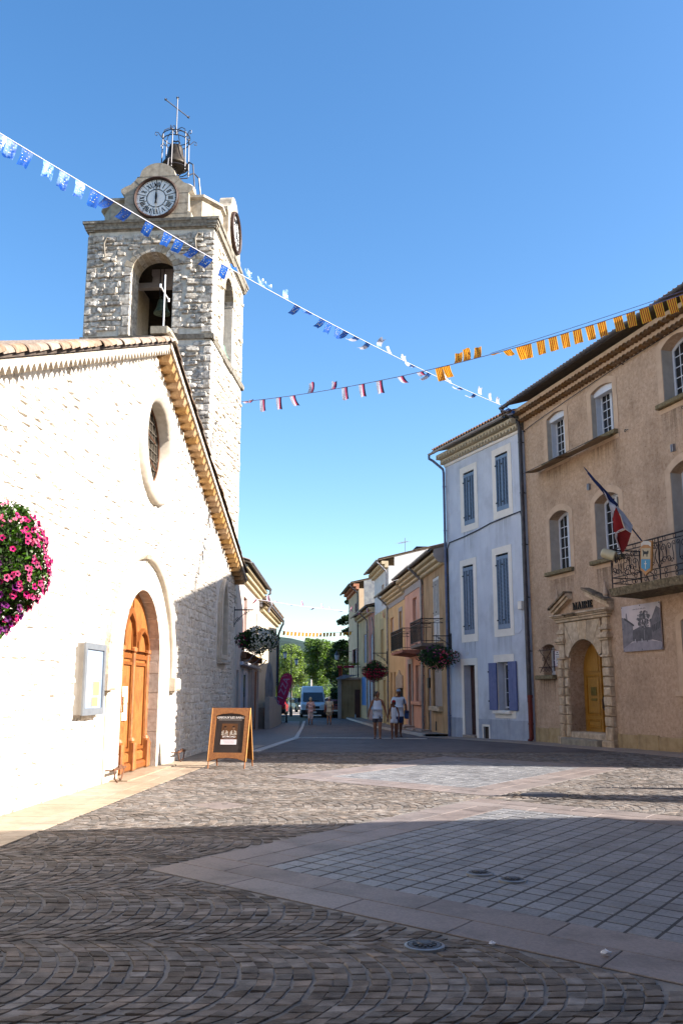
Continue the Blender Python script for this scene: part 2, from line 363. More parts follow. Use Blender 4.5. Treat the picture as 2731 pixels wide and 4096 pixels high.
# street beyond the square
ROAD = mat('street_cobble', '4d4643', '63595a', rough=.7, ns=3, var=0, stain=(.5, .5), bump=.6, bs=16, speck=.3, speckc='80766f', specs=14)
sheet('street', [(y, -2.6 if y > 26 else -3.4, mairx(max(y, 20)) - .9) for y in (25.2, 28, 30, 36, 42, 48, 54, 60, 70, 82)], ROAD, .006)
LF = mat('lane_paving', '6b625e', '7c726d', rough=.7, ns=5, bump=.5, bs=14, speck=.3, speckc='8d837c', specs=20)
sheet('left_pavement', [(y, -6, -2.35 + (y - 25.2) * .045 if y < 36.6 else -1.75 - (y - 36.6) * .04) for y in (25.2, 28, 30, 33, 36.6, 42, 48, 54, 66)], LF, .012)
sheet('right_pavement', [(y, mairx(y) - .95, mairx(y) + .4) for y in (38.3, 42, 48, 54, 60, 70, 80)], mat('concrete_pavement', '7c7068', '8a7e74', ns=4, bump=.3), .10)
ks = sheet('stone_strip', [(36, -1.9, -1.88), (36.1, -1.9, -1.88)], ASPH, .01)
STRIP = mat('white_stone_strip', 'a39c98', 'b3aca6', rough=.6, ns=8, var=.06)
def strip_slabs(p, q, wd, n):
    p, q = Vector(p), Vector(q); d = (q - p) / n; u = Vector((-d.y, d.x)).normalized() * wd / 2
    for i in range(n):
        a, c = p + d * i + d * .01, p + d * (i + 1) - d * .01
        b = MB(); flat_block(b, [tuple(a - u), tuple(c - u), tuple(c + u), tuple(a + u)], .016, h=.014); b.build('slab', STRIP, ks, norm=False)
strip_slabs((-2.3, 25.2), (-1.7, 36.7), .26, 12); strip_slabs((-1.7, 36.7), (3.2, 35.4), .3, 6); strip_slabs((-1.75, 36.8), (-2.6, 66), .16, 24)
kb = sheet('kerb', [(38.3, 2.9, 2.91), (38.4, 2.9, 2.91)], STRIP, 0)
for i in range(40):
    y0 = 38.3 + i * 1.0; x0, x1 = mairx(y0) - 1.0, mairx(y0 + 1) - 1.0
    b = MB(); b.hexa([(x0 - .14, y0 + .01, gz(y0) - .05), (x0, y0 + .01, gz(y0) - .05), (x1, y0 + .99, gz(y0 + 1) - .05), (x1 - .14, y0 + .99, gz(y0 + 1) - .05), (x0 - .13, y0 + .01, gz(y0) + .11), (x0, y0 + .01, gz(y0) + .11), (x1, y0 + .99, gz(y0 + 1) + .11), (x1 - .13, y0 + .99, gz(y0 + 1) + .11)])
    b.build('kerbstone', STRIP, kb)
sheet('car_park', [(y, -14, 14) for y in (82, 90, 100, 112)], mat('pale_asphalt', '8f877e', '9d948a', ns=6, bump=.2), .004)
sheet('lawn', [(y, -60, 60) for y in (112, 130, 180)], mat('dry_grass', '6f6f35', '55622c', ns=3, bump=.5), .004)
# wooded hill far behind
b = MB(); rings = []
for j in range(9):
    yy = 780 + j * 40; rr = []
    for i in range(50):
        xx = -400 + i * 16
        prof = 47 * math.exp(-((xx + 80) / 85) ** 2) + 26 * math.exp(-((xx - 60) / 130) ** 2) + 20 * math.exp(-((xx + 260) / 90) ** 2)
        rr.append((xx, yy, -1 + prof * sin(PI * min(1, (j + .01) / 6)) if j < 4 else prof + rg.uniform(-1.4, 1.4)))
    rings.append(rr)
b.loft(rings, cap=False, closed=False); h = b.build('hill', mat('wooded_hillside', '16241f', '26362f', ns=.09, bump=1, bs=.3, speck=.5, speckc='1d2c22', specs=.25), norm=False); h['kind'] = 'structure'
# iron covers set in the paving
IRON = mat('worn_cast_iron', '3b3a3b', '57565a', rough=.5, ns=20, metal=.6, bump=.2)
def cover(x, y, r, label, ring=True):
    t = thing('manhole_cover', label, 'manhole cover', (x, y, gz(y)), 0, 'iron covers in the paving')
    b = MB(); b.lathe([(r * .80, .012), (r * .80, .026), (0.001, .028)], n=28); b.build('lid', IRON, t)
    b = MB(); b.lathe([(r, .0), (r, .022), (r * .86, .026), (r * .84, .012)], n=28); b.build('rim', mat('pale_iron_rim', '6d7075', '85888c', rough=.45, metal=.4), t)
    for k in range(6):
        b = MB(); a = PI * k / 6; b.box(-r * .6, r * .6, -.008, .008, .026, .034); o = b.build('rib', IRON, t); o.rotation_euler = (0, 0, a)
    b = MB(); b.lathe([(.05, .027), (.04, .04), (.001, .04)], n=12); b.build('boss', IRON, t)
cover(.51, 6.07, .125, 'round blue-grey iron cover in the dark cobbles nearest the camera')
cover(1.19, 8.39, .115, 'round iron cover in grey tiles, left of the shaded pair')
cover(1.42, 8.10, .115, 'round iron cover in grey tiles, right of the shaded pair')
t = thing('drain_cover', 'sunlit round cover ringed with rough cobbles near the long shadow', 'drain cover', (3.08, 14.55, 0), 0)
b = MB(); b.lathe([(.36, .0), (.36, .022), (.001, .026)], n=30); b.build('lid', IRON, t)
for k in range(40):
    a = k * 2 * PI / 20; rr = .43 if k < 20 else .52
    b = MB(); b.bevbox(-.05, .05, -.02, .0, -.035, .035, .012, rg, .01); o = b.build('cobble', SETT, t); o.rotation_euler = (R(90), 0, a + (.15 if k > 19 else 0) + PI / 2); o.location = (rr * cos(a + (.15 if k > 19 else 0)), rr * sin(a + (.15 if k > 19 else 0)), .02)
WH = mat('crumpled_white_paper', 'd8d8dc', rough=.7)
for x, y, s, lab in ((1.57, 5.87, .035, 'small white paper scrap on the pink slab at the right'), (.93, 6.1, .022, 'tiny pale litter bit lying on a dark slab joint')):
    b = MB(); b.ball((0, 0, s * .5), (s, s * .7, s * .5), 7, 4)
    for i in range(len(b.v)): b.v[i] = tuple(c * rg.uniform(.7, 1.2) for c in b.v[i])
    o = b.build('litter', WH); o.location = (x, y, .014); tag(o, lab, 'litter')
# ------------------------------------------------------------- church
rc = random.Random(11)
CH = thing('church', 'white rubble stone church with round window and arched oak door', 'church', (-4.33, 12.18, 0), math.atan2(1, .055))
LIME = mat('pale_lime_mortar', 'c9c1b7', 'dad3c9', rough=.9, ns=5, bump=.5, bs=45, streak=.25)
CSTONE = mat('pale_limestone_rubble', 'b9afa2', 'd6cdc1', rough=.9, ns=14, var=.10, stain=(.8, .28, 'a08e76'), bump=.6, bs=50, speck=.25, speckc='8a7a64', specs=40)
SMOOTH = mat('dressed_limestone', 'b0a493', 'c2b6a6', rough=.85, ns=6, var=.05, bump=.3, bs=60, speck=.15, speckc='8f806c')
APX, SL = 6.5, .40
def rakez(s): return 8.95 - (.415 if s < APX else .345) * abs(s - APX)
SL_, SR_ = -4.0, 17.0
oc_out = [(6.8 + 1.35 * cos(2 * PI * i / 36), 6.66 + 1.22 * sin(2 * PI * i / 36)) for i in range(36)]
oc_in = [(6.95 + 1.0 * cos(2 * PI * i / 36), 6.78 + .9 * sin(2 * PI * i / 36)) for i in range(36)]
door_op = arch(4.95, 7.7, 0, 2.2, 1.375, 18)
niche_o = [(14.28, 2.5), (15.62, 2.5), (15.62, 4.1), (15.4, 4.5), (14.95, 4.85), (14.5, 4.5), (14.28, 4.1)]
niche_i = [(14.62, 2.62), (15.3, 2.62), (15.3, 4.1), (15.18, 4.45), (14.96, 4.72), (14.74, 4.45), (14.62, 4.1)]
outer = [(SL_, -.3), (SR_, -.3), (SR_, rakez(SR_)), (APX, rakez(APX)), (SL_, rakez(SL_))]
b = MB(); b.prism([outer, door_op, oc_in, niche_i], 0, .62); b.build('front_wall', LIME, CH)
b = MB(); b.prism([[(.6, -.3), (9.4, -.3), (9.4, rakez(SR_) - .05), (.6, rakez(SR_) - .05)]], SR_ - .6, SR_, 'x'); b.build('side_wall', LIME, CH)
b = MB(); b.prism([[(.6, -.3), (9.4, -.3), (9.4, rakez(SR_) - .05), (.6, rakez(SR_) - .05)]], SL_, SL_ + .6, 'x'); b.build('side_wall', LIME, CH)
b = MB(); b.prism([outer], 9.4, 9.9); b.build('rear_wall', LIME, CH)
def smooth_zone(x, z):   # dressed stone around the portal
    if 4.05 < x < 8.95 and z < 2.3: return False
    return (x - 6.4) ** 2 / 2.45 ** 2 + max(0, z - 1.9) ** 2 / 2.35 ** 2 < 1 if z > 1.9 else False
def ch_ok(a, bb, c, d):
    if bb > SR_ or a < -2.2: return False
    for x in (a, bb):
        for z in (c, d):
            if z > rakez(x) - .22 or z < -.05: return False
            if ((x - 6.8) / 1.33) ** 2 + ((z - 6.66) / 1.21) ** 2 < 1: return False
            if 14.2 < x < 15.7 and 2.3 < z < 4.9: return False
            if 4.3 < x < 8.5 and z < 2.4: return False
            if (x - 6.4) ** 2 / 2.3 ** 2 + max(0, z - 1.9) ** 2 / 2.2 ** 2 < 1: return False
    return True
polys = rubble(rc, -2.2, SR_ + .2, -.02, 9.1, ch_ok, (.11, .23), (.14, .36), .012)
def ck(p):
    x, z = p[0][0], p[0][1]; A = (p[2][0] - p[7][0]) * (p[5][1] - p[0][1]); dd = (x + 12) ** 2
    return -A / dd * (2. if (x > 9.6 and z < 3.8) else 1.) * (1 if -.6 < x else .01)
stone_field(CH, polys, rc, CSTONE, 300, ck, (.003, .034))
# portal: dressed surround, label moulding, jamb stones, steps
sur = arch(4.12, 8.68, 0, 1.9, 2.2, 24)
b = MB(); b.prism([sur, door_op], -.025, .05); b.build('portal_surround', SMOOTH, CH)
pts = [(6.4 + 2.42 * cos(a), -.05, 1.95 + 2.33 * sin(a)) for a in [PI * (1.03 - .0265 * i) for i in range(40)] if True]
b = MB(); b.loft([[(6.4 + r * cos(a), y, 1.95 + r * .963 * sin(a) + .5 * (1 - abs(sin(a))) * 0) for r, y in ((2.32, .02), (2.34, -.09), (2.42, -.13), (2.50, -.10), (2.53, .02))] for a in [PI * i / 36 for i in range(-2, 19)]]); b.build('label_moulding', SMOOTH, CH, smooth=True)
b = MB(); b.loft([[(6.4 + (r + rc.uniform(-.015, .015)) * cos(a), y, 1.95 + r * .963 * sin(a)) for r, y in ((2.32, .02), (2.34, -.09), (2.42, -.13), (2.50, -.10), (2.53, .02))] for a in [PI * i / 36 for i in range(18, 39)]]); b.build('label_moulding', mat('weathered_moulding', 'a39684', 'b5a896', rough=.95, ns=9, bump=1, bs=16, speck=.85, speckc='5b4f42', specs=13), CH)
for x in (3.94, 8.86):
    b = MB(); b.bevbox(x - .22, x + .2, -.2, .03, 1.58, 1.86, .04); b.build('moulding_stop', SMOOTH, CH)
z = 0.; JST = mat('jamb_stone', 'a0968a', 'b9afa3', rough=.85, ns=9, var=.16, bump=.6, bs=40, speck=.25, speckc='77664f')
for i in range(6):
    h = (.44, .30, .46, .34, .40, .26)[i]
    for x0, x1 in ((7.68, 7.9), (4.75, 4.97)):
        b = MB(); s = 1 if x0 > 6 else -1; xa = x0 if s > 0 else x1
        b.hexa([(xa, -.03, z + .006), (xa + s * .2, -.03, z + .006), (xa + s * .2, .31, z + .006), (xa, .31, z + .006), (xa - s * rc.uniform(0, .015), -.03, z + h - .006), (xa + s * .2, -.03, z + h - .006), (xa + s * .2, .31, z + h - .006), (xa, .31, z + h - .006)]); b.build('jamb_stone', JST, CH)
    z += h
for i in range(9):
    a0, a1 = PI * i / 9 + .012, PI * (i + 1) / 9 - .012; b = MB(); rr = ((1.365, 1.6))
    P = lambda a, r, y: (6.325 + r * cos(a), y, 2.2 + r * sin(a)); n = 4; v = []
    b.loft([[P(a0 + (a1 - a0) * k / n, rr[0], -.032), P(a0 + (a1 - a0) * k / n, rr[1], -.032), P(a0 + (a1 - a0) * k / n, rr[1], .31), P(a0 + (a1 - a0) * k / n, rr[0], .31)] for k in range(n + 1)]); b.build('arch_stone', JST, CH)
b = MB(); b.box(4.5, 8.2, -.35, .5, -.1, .035); b.build('door_step', PALE, CH)
# oak door
OAK = mat('varnished_oak', '743d17', 'ae6e34', rough=.5, stain=(2.2, .5, '4a2a14'), ns=9, bump=.15, spec=.5, scale=(9, 9, .8), ramp=(.3, .7)); OAKD = mat('darker_oak', '6a3714', '86501f', rough=.42, ns=9, spec=.5, scale=(9, 9, .8))
dr = MB(); dr.prism([arch(4.9, 7.75, .04, 2.2, 1.42, 18)], .2, .3); DOOR = dr.build('oak_door', OAK, CH)
def door_arch(x0, x1, top, y0=.12):
    c, a = (x0 + x1) / 2, (x1 - x0) / 2
    ip = lambda k: [(c - a * k, 2.36), (c + a * k, 2.36), (c + a * k * .97, 2.36 + (top - 2.36) * .4 * k), (c + a * k * .62, 2.36 + (top - 2.36) * .8 * k), (c, 2.36 + (top - 2.36) * k), (c - a * k * .62, 2.36 + (top - 2.36) * .8 * k), (c - a * k * .97, 2.36 + (top - 2.36) * .4 * k)]
    b = MB(); b.prism([ip(1.), [(x, z + .01) for x, z in ip(.84)]], y0, .2); b.build('arched_rib', OAKD, DOOR)
for x0, x1, top in ((5.0, 5.5, 2.83), (5.58, 6.46, 3.22), (6.56, 7.42, 2.85)): door_arch(x0, x1, top)
for px0, px1 in ((5.12, 5.52), (5.66, 6.24), (6.54, 7.28)):
    b = MB(); b.prism([rect(px0 - .05, px1 + .05, .42, 2.14), rect(px0, px1, .48, 2.08)], .155, .2); b.build('panel_moulding', OAKD, DOOR)
    n_ = 3 if px1 - px0 > .5 else 2
    for k in range(n_): b = MB(); b.bevbox(px0 + .02 + (px1 - px0 - .04) * k / n_ + .002, px0 + .02 + (px1 - px0 - .04) * (k + 1) / n_ - .002, .18, .2, .5, 2.06, .008); b.build('door_plank', OAK, DOOR)
    b = MB(); b.bevbox(px0 - .05, px1 + .05, .15, .2, .2, .38, .03); b.build('door_panel', OAK, DOOR)
for xc in (5.55, 6.38, 7.42):
    b = MB(); b.lathe([(.055, .64), (.055, 2.32), (.085, 2.35), (.085, 2.41), (.05, 2.44)], (xc, .17, 0), 12); b.build('half_column', OAK, DOOR, smooth=False)
    b = MB(); b.bevbox(xc - .085, xc + .085, .04, .2, .05, .58, .03); b.lathe([(.085, .58), (.095, .62), (.06, .68)], (xc, .15, 0), 12); b.build('plinth_block', OAK, DOOR)
for x0, x1 in ((4.96, 6.28), (6.48, 7.7)):
    b = MB(); b.bevbox(x0, x1, .09, .2, .04, .2, .04); b.build('kick_rail', OAKD, DOOR)
    b = MB(); b.bevbox(x0, x1, .165, .2, 2.2, 2.3, .01); b.build('lock_rail', OAKD, DOOR)
b = MB(); b.box(6.3, 6.34, .18, .2, .04, 3.5); b.build('meeting_stile', OAKD, DOOR)
BRASS = mat('brass', 'b5883a', 'c9a04c', rough=.3, metal=.9)
b = MB(); b.tube([(5.5, .2, 1.46), (5.5, .08, 1.46), (5.5, .08, 1.18), (5.5, .2, 1.18)], .018, 8); b.build('door_handle', BRASS, DOOR)
PAPER = mat('white_paper', 'd9d6d0', 'e2dfda', rough=.7, ns=3)
for x0, x1, z0, z1, lab in ((5.66, 6.0, 1.34, 1.66, 'upper white paper notice on the oak church door'), (5.62, 6.0, 1.02, 1.32, 'lower white paper notice on the oak church door')):
    t = thing('paper_notice', lab, 'paper notice', CH.matrix_basis @ Vector(((x0 + x1) / 2, .145, z0)), CH.rotation_euler[2], 'paper notices on the church door')
    b = MB(); b.box(-(x1 - x0) / 2, (x1 - x0) / 2, 0, .004, 0, z1 - z0); b.build('sheet', PAPER, t)
    b = MB()
    for k in range(6): b.box(-.11, .11 - .02 * (k % 3), -.003, 0, .05 + k * .035, .056 + k * .035)
    b.build('print', mat('faint_grey_print', '9a8f93', rough=.8), t)
    if z0 > 1.2:
        b = MB(); b.prism([[(-.02, .12), (.07, .12), (.05, .24), (.03, .27)]], -.004, 0); b.build('pink_print', mat('pink_print', 'd06a86'), t)
# oculus
ring = lambda kx, kz, cx=6.8, cz=6.66: [(cx + kx * cos(2 * PI * i / 48), cz + kz * sin(2 * PI * i / 48)) for i in range(48)]
b = MB(); prof = [(1.36, 1.24, .02), (1.37, 1.25, -.08), (1.30, 1.19, -.15), (1.18, 1.08, -.13), (1.08, .98, -.06), (1.0, .9, -.02), (.99, .89, .45)]
N_ = 48; rings = [[(6.8 + (.15 * (k / 6)) + kx * cos(2 * PI * i / N_), y, 6.66 + .12 * (k / 6) + kz * sin(2 * PI * i / N_)) for i in range(N_)] for k, (kx, kz, y) in enumerate(prof)]
b.loft(rings, cap=False); b.build('round_window_surround', SMOOTH, CH, smooth=True)
b = MB(); b.prism([[(6.95 + 1.02 * cos(2 * PI * i / 36), 6.78 + .92 * sin(2 * PI * i / 36)) for i in range(36)]], .27, .31); OCW = b.build('round_window', mat('dark_leaded_glass', '2c2a26', '4a4236', rough=.25, ns=22, spec=.5, bump=.3, bs=30), CH)
for k in range(-4, 5):
    for d in (0, 1):
        s = k * .22; hl = math.sqrt(max(.01, 1 - (s / 1.) ** 2)) * .9
        b = MB()
        if d: b.box(6.95 + s - .008, 6.95 + s + .008, .245, .27, 6.78 - hl, 6.78 + hl)
        else: b.box(6.95 - hl, 6.95 + hl, .24, .265, 6.78 + s * .9 - .008, 6.78 + s * .9 + .008)
        b.build('window_bar', mat('lead_bar', '5a5248', rough=.6), OCW)
b = MB(); b.tube([(6.95 + .96 * cos(2 * PI * i / 36), .22, 6.78 + .86 * sin(2 * PI * i / 36)) for i in range(37)], .02, 6); b.build('iron_ring', mat('rusty_iron', '4a3122', '6b4630', rough=.8), OCW)
b = MB(); b.tube([(6.2, .2, 6.7), (7.7, .2, 6.35)], .016, 5); b.tube([(6.3, .2, 7.1), (7.5, .2, 6.95)], .016, 5); b.build('iron_brace', MATS['rusty_iron'], OCW)
# blind lancet niche
b = MB(); b.prism([niche_o, niche_i], -.07, .04); NI = b.build('lancet_niche', SMOOTH, CH)
b = MB(); b.prism([[(x + (14.96 - x) * .25, z) for x, z in niche_o], [(14.96 + (x - 14.96) * 1.06, z) for x, z in niche_i]], -.11, -.06); b.build('niche_moulding', SMOOTH, NI)
b = MB(); b.prism([niche_i], .16, .2); b.build('niche_back', mat('grey_render', 'a09a90', 'aaa49a', ns=5), NI)
b = MB()
for k in range(4): b.bevbox(14.3 + k * .0, 15.6, -.16 + k * .03, .03, 2.36 + k * .045, 2.40 + k * .045, .015)
b.build('niche_sill', SMOOTH, NI)
# verge: plastered genoise with scalloped edge, tan corbels, verge tiles, roof
def scallops(p0, p1, pitch, dep, h, flip=False):
    n = int(round(math.hypot(p1[0] - p0[0], p1[1] - p0[1]) / pitch)); d = ((p1[0] - p0[0]) / n, (p1[1] - p0[1]) / n); lo = []
    for i in range(n):
        for k, (u, v) in enumerate(((0, 0), (.16, .45), (.36, .85), (.5, 1.), (.64, .85), (.84, .45))): lo.append((p0[0] + d[0] * (i + u), p0[1] + d[1] * (i + u) + v * dep))
    lo.append(p1); return lo + [(p1[0], p1[1] + h), (p0[0], p0[1] + h)]
FASC = mat('whitewashed_verge', 'ab9f8f', 'bfb3a3', rough=.9, ns=6, bump=.3, streak=.2)
TERR = mat('weathered_terracotta', '6e5848', '91806f', rough=.9, ns=11, var=.22, bump=.5, bs=50, speck=.45, speckc='5d5245', specs=22)
TANB = mat('tan_clay_corbel', '8f6a40', 'a88458', rough=.9, ns=10, var=.14, bump=.4)
b = MB(); b.prism([scallops((SL_ - .3, rakez(SL_ - .3) - .29), (APX + .02, rakez(APX) - .29), .205, .12, .22)], -.30, .04); b.build('left_verge', FASC, CH)
b = MB(); b.prism([scallops((APX - .02, rakez(APX) - .18), (SR_ + .35, rakez(SR_ + .35) - .18), .3, .03, .13)], -.34, .04); b.build('right_verge', FASC, CH)
n = 37
for i in range(n):
    s = APX + .1 + i * (SR_ + .2 - APX) / n; z = rakez(s + .1) - .19
    b = MB(); b.hexa([(s, -.26, z - .17), (s + .19, -.26, z - .17), (s + .19, .03, z - .17), (s, .03, z - .17), (s, -.3, z + .005), (s + .21, -.3, z - .075), (s + .21, .03, z - .075), (s, .03, z + .005)])
    b.build('corbel_tile', TANB, CH)
def half_tile(ln, r0, r1, th=.014, n=7):
    b = MB(); o = []
    for yy, r in ((0, r0), (ln, r1)):
        o.append([(r * cos(PI * k / n), yy, r * sin(PI * k / n)) for k in range(n + 1)] + [((r - th) * cos(PI * k / n), yy, (r - th) * sin(PI * k / n)) for k in range(n, -1, -1)])
    b.loft(o); return b
ANG = {-1: math.atan(.415), 1: math.atan(.345)}
vt0 = half_tile(.46, .115, .095).build('verge_tile', TERR, CH); first = True
for side in (-1, 1):
    n = 30 if side < 0 else 30
    for i in range(n):
        s = APX + side * (i + .9) * .36
        if side < 0 and s < SL_ - .2: break
        o = vt0 if first else inst(vt0, CH); first = False
        # axis of the tile runs down the verge, wide end low
        o.location = (s, -.30 + rc.uniform(-.02, .02), rakez(s) - .01); o.rotation_euler = (ANG[side] + .07, 0, R(-90) if side < 0 else R(90)); o.rotation_euler[0] = ANG[side] + .06 + rc.uniform(-.03, .03)
for side in (-1, 1):   # roof planes with canal tile ridges running down the slope
    b = MB(); e = SL_ - .5 if side < 0 else SR_ + .5; rows = []
    for k in range(0, 44 * 6 + 1):
        y = -.36 + .115 + k * 10.2 / (44 * 6); zz = .03 + .055 * abs(sin(PI * k / 6)); rows.append([(APX, y, rakez(APX) + .01 + zz), (e, y, rakez(e) + .0 + zz)])
    b.loft(rows, cap=False, closed=False); b.build('roof', TERR, CH, norm=False)
    b = MB(); b.hexa([(APX, -.34, 8.89), (e, -.34, rakez(e) - .06), (e, 9.9, rakez(e) - .06), (APX, 9.9, 8.89), (APX, -.34, 8.95), (e, -.34, rakez(e) - .0), (e, 9.9, rakez(e) - .0), (APX, 9.9, 8.95)]); b.build('roof_deck', mat('dark_roof_edge', '3c322c', '52463c'), CH)
b = MB(); b.bevbox(APX - .5, APX + .3, -.40, -.0, 8.93, 9.09, .05, rc, .02); b.build('apex_stone', mat('lichened_stone', '8a8272', 'a59b88', ns=12, bump=.5, speck=.4, speckc='6b5e30'), CH)
# white cross on the gable
t = thing('roof_cross', 'thin white metal cross standing on the church gable', 'cross', CH.matrix_basis @ Vector((APX - .23, -.2, 9.07)), CH.rotation_euler[2])
WM = mat('white_painted_iron', 'cfcfcf', 'dcdcdc', rough=.4)
b = MB(); b.tube([(0, 0, 0), (0, 0, 1.3)], .016, 6); b.build('upright', WM, t)
b = MB(); b.tube([(-.36, 0, .88), (.36, 0, .88)], .014, 6); b.build('crossbar', WM, t)
for k in (-1, 1):
    b = MB(); b.tube([(k * .36, 0, .88 + .04 * s) for s in (-1, 0, 1)], .022, 6); b.build('finial', WM, t)
# glazed notice board on the wall
t = thing('notice_board', 'white glazed notice board on church wall beside the oak door', 'notice board', CH.matrix_basis @ Vector((3.0, -.04, 1.2)), CH.rotation_euler[2])
ALU = mat('white_aluminium', '98928a', 'a39d95', rough=.4, spec=.5)
b = MB(); b.box(-.52, .52, -.10, .04, 0, 1.12); b.build('cabinet', ALU, t)
b = MB(); b.prism([rect(-.53, .53, -.01, 1.13), rect(-.43, .43, .1, 1.03)], -.13, -.10); b.build('door_frame', mat('satin_aluminium', '7f8388', '898d92', rough=.35, metal=.4), t)
b = MB(); b.box(-.43, .43, -.106, -.10, .1, 1.03); b.build('backboard', mat('grey_blue_felt', '6f7b8d', '7d8999'), t)
for x0, x1, z0, z1, c in ((-.38, -.1, .2, .42, '908c88'), (-.36, -.08, .5, .92, '9a9ca0'), (-.02, .36, .56, .96, '9599a2'), (.0, .3, .3, .52, '95825e'), (-.05, .25, .13, .27, '8d7c5c')):
    b = MB(); b.box(x0, x1, -.110, -.106, z0, z1); b.build('pinned_sheet', mat('sheet_' + c, c), t)
# boot scrapers by the door
for s, lab in ((4.55, 'rusty iron boot scraper left of the church door, in sun'), (9.4, 'rusty iron boot scraper right of the church door, in shade')):
    t = thing('boot_scraper', lab, 'boot scraper', CH.matrix_basis @ Vector((s, 0, .02)), CH.rotation_euler[2], 'boot scrapers beside the church door')
    b = MB(); b.box(-.36, .36, -.2, -.17, .2, .235); b.box(-.08, .14, -.2, -.17, .235, .27); b.build('blade', MATS['rusty_iron'], t)
    b = MB(); b.tube([(-.3, 0, .2), (-.3, -.18, .2), (-.3, -.2, .06), (-.22, -.22, .0)], .014, 5); b.build('bracket', MATS['rusty_iron'], t)
    b = MB(); b.tube([(.3, 0, .2), (.3, -.18, .2), (.15, -.2, .1), (-.02, -.22, .02), (-.1, -.22, .05)], .014, 5); b.build('bracket', MATS['rusty_iron'], t)

# ------------------------------------------------------------- bell tower
TW = thing('bell_tower', 'square stone bell tower with clock gables behind the church', 'bell tower', (-7.96, 26.82, 0), math.atan2(-.08, 1))
WT, DT = 4.0, 4.9
TM = mat('white_pointing', 'c0b7a9', 'd2cabd', rough=.95, ns=9, bump=.6, bs=40, streak=.35)
TS = mat('grey_tower_stone', '8a8278', 'd0c8bc', rough=.92, ns=10, var=.20, bump=.7, bs=40, speck=.4, speckc='5d554a', specs=30, streak=.3)
f_op = arch(1.42, 2.77, 12.3, 14.4, .675, 14); s_op = arch(1.7, 3.1, 12.05, 14.5, .7, 14)
b = MB(); b.prism([rect(0, WT, -.3, 15.8), f_op], 0, .75); b.build('front_wall', TM, TW)
b = MB(); b.prism([rect(.75, DT, -.3, 15.8), s_op], WT - .75, WT, 'x'); b.build('side_wall', TM, TW)
b = MB(); b.prism([rect(.75, DT, -.3, 15.8)], 0, .75, 'x'); b.build('side_wall', TM, TW)
b = MB(); b.box(.75, WT - .75, DT - .75, DT, -.3, 15.8); b.build('rear_wall', mat('shaded_inner_stone', '2c2520', '3c332b', ns=8, bump=.5), TW)  # belfry shade put into a darker stone colour
b = MB(); b.box(.75, WT - .75, .75, DT - .75, 11.9, 12.1); b.box(.75, WT - .75, .75, DT - .75, 15.4, 15.6); b.build('floor', MATS['shaded_inner_stone'], TW)
def tw_ok(a, bb, c, d):
    if d > 15.7 or a < -.02 or bb > WT + .02: return False
    if d > 12.1 and c < 12.38: return False
    for x in (a, bb):
        for z in (c, d):
            if abs(x - 2.095) < .85 and 12.2 < z < 14.4: return False
            if (x - 2.095) ** 2 + max(0, z - 14.4) ** 2 < .72 and z > 14.3: return False
    return True
polys = rubble(rc, -.02, WT + .3, 8.2, 15.75, tw_ok, (.1, .25), (.14, .48), .012)
stone_field(TW, polys, rc, TS, 300, lambda p: -((p[2][0] - p[7][0]) * (p[5][1] - p[0][1])) * (1 if p[0][1] > 9.3 else .2), (.02, .10))
def tws_ok(a, bb, c, d):
    if d > 15.7 or a < .0 or bb > DT: return False
    if d > 12.1 and c < 12.38: return False
    for x in (a, bb):
        for z in (c, d):
            if abs(x - 2.4) < .86 and 11.9 < z < 14.5: return False
            if (x - 2.4) ** 2 + max(0, z - 14.5) ** 2 < .8 and z > 14.4: return False
    return True
polys = rubble(rc, 0, DT, 4.5, 15.75, tws_ok, (.12, .26), (.25, .7), .02)
stone_field(TW, polys, rc, mat('pale_tower_stone', 'a89d8c', 'c4b9a8', rough=.92, ns=10, var=.1, bump=.5, streak=.2), 0, lambda p: 0, (.01, .05), lambda x, y, z: (WT - y, x, z))
ARS = mat('warm_arch_stone', '958876', 'b5a894', rough=.9, ns=8, var=.16, bump=.5)
def vouss(T, c, r, zs, n):
    for i in range(n):
        a0, a1 = PI * i / n + .012, PI * (i + 1) / n - .012; b = MB(); rr_ = rc.uniform(.16, .3)
        b.loft([[T(c + q * cos(a0 + (a1 - a0) * k / 3), y, zs + q * sin(a0 + (a1 - a0) * k / 3)) for q, y in ((r - .01, -.035), (r + rr_, -.035), (r + rr_, .74), (r - .01, .74))] for k in range(4)]); b.build('arch_stone', ARS if i % 3 else TS, TW)
vouss(lambda x, y, z: (x, y, z), 2.095, .675, 14.4, 13); vouss(lambda x, y, z: (WT - y, x, z), 2.4, .7, 14.5, 11)
for x0, s in ((1.42, -1), (2.77, 1)):
    z = 12.32
    while z < 14.3:
        h = rc.uniform(.2, .38); h = min(h, 14.4 - z); w_ = rc.uniform(.18, .36); b = MB(); xs = sorted((x0 - s * .01, x0 + s * w_)); b.bevbox(xs[0], xs[1], -.06, .72, z + .008, z + h - .008, .02, rc, .01); b.build('jamb_stone', TS, TW); z += h
z = 8.4
for i in range(40):
    h = rc.uniform(.16, .3)
    if z + h > 15.78: break
    if not (12.0 < z + h / 2 < 12.34):
        for x0, s in ((0, 1), (WT, -1)):
            L1 = rc.uniform(.3, .55) if i % 2 else rc.uniform(.14, .26); xs = sorted((x0 - s * .025, x0 + s * L1)); b = MB(); b.bevbox(xs[0], xs[1], -.05, .5 if i % 2 else .7, z + .01, z + h - .01, .03, rc, .015); b.build('quoin', TS, TW)
    z += h
LED = mat('lichened_ledge', '6c665c', '918a7e', rough=.95, ns=9, var=.1, bump=.6, speck=.5, speckc='4a4436', specs=14)
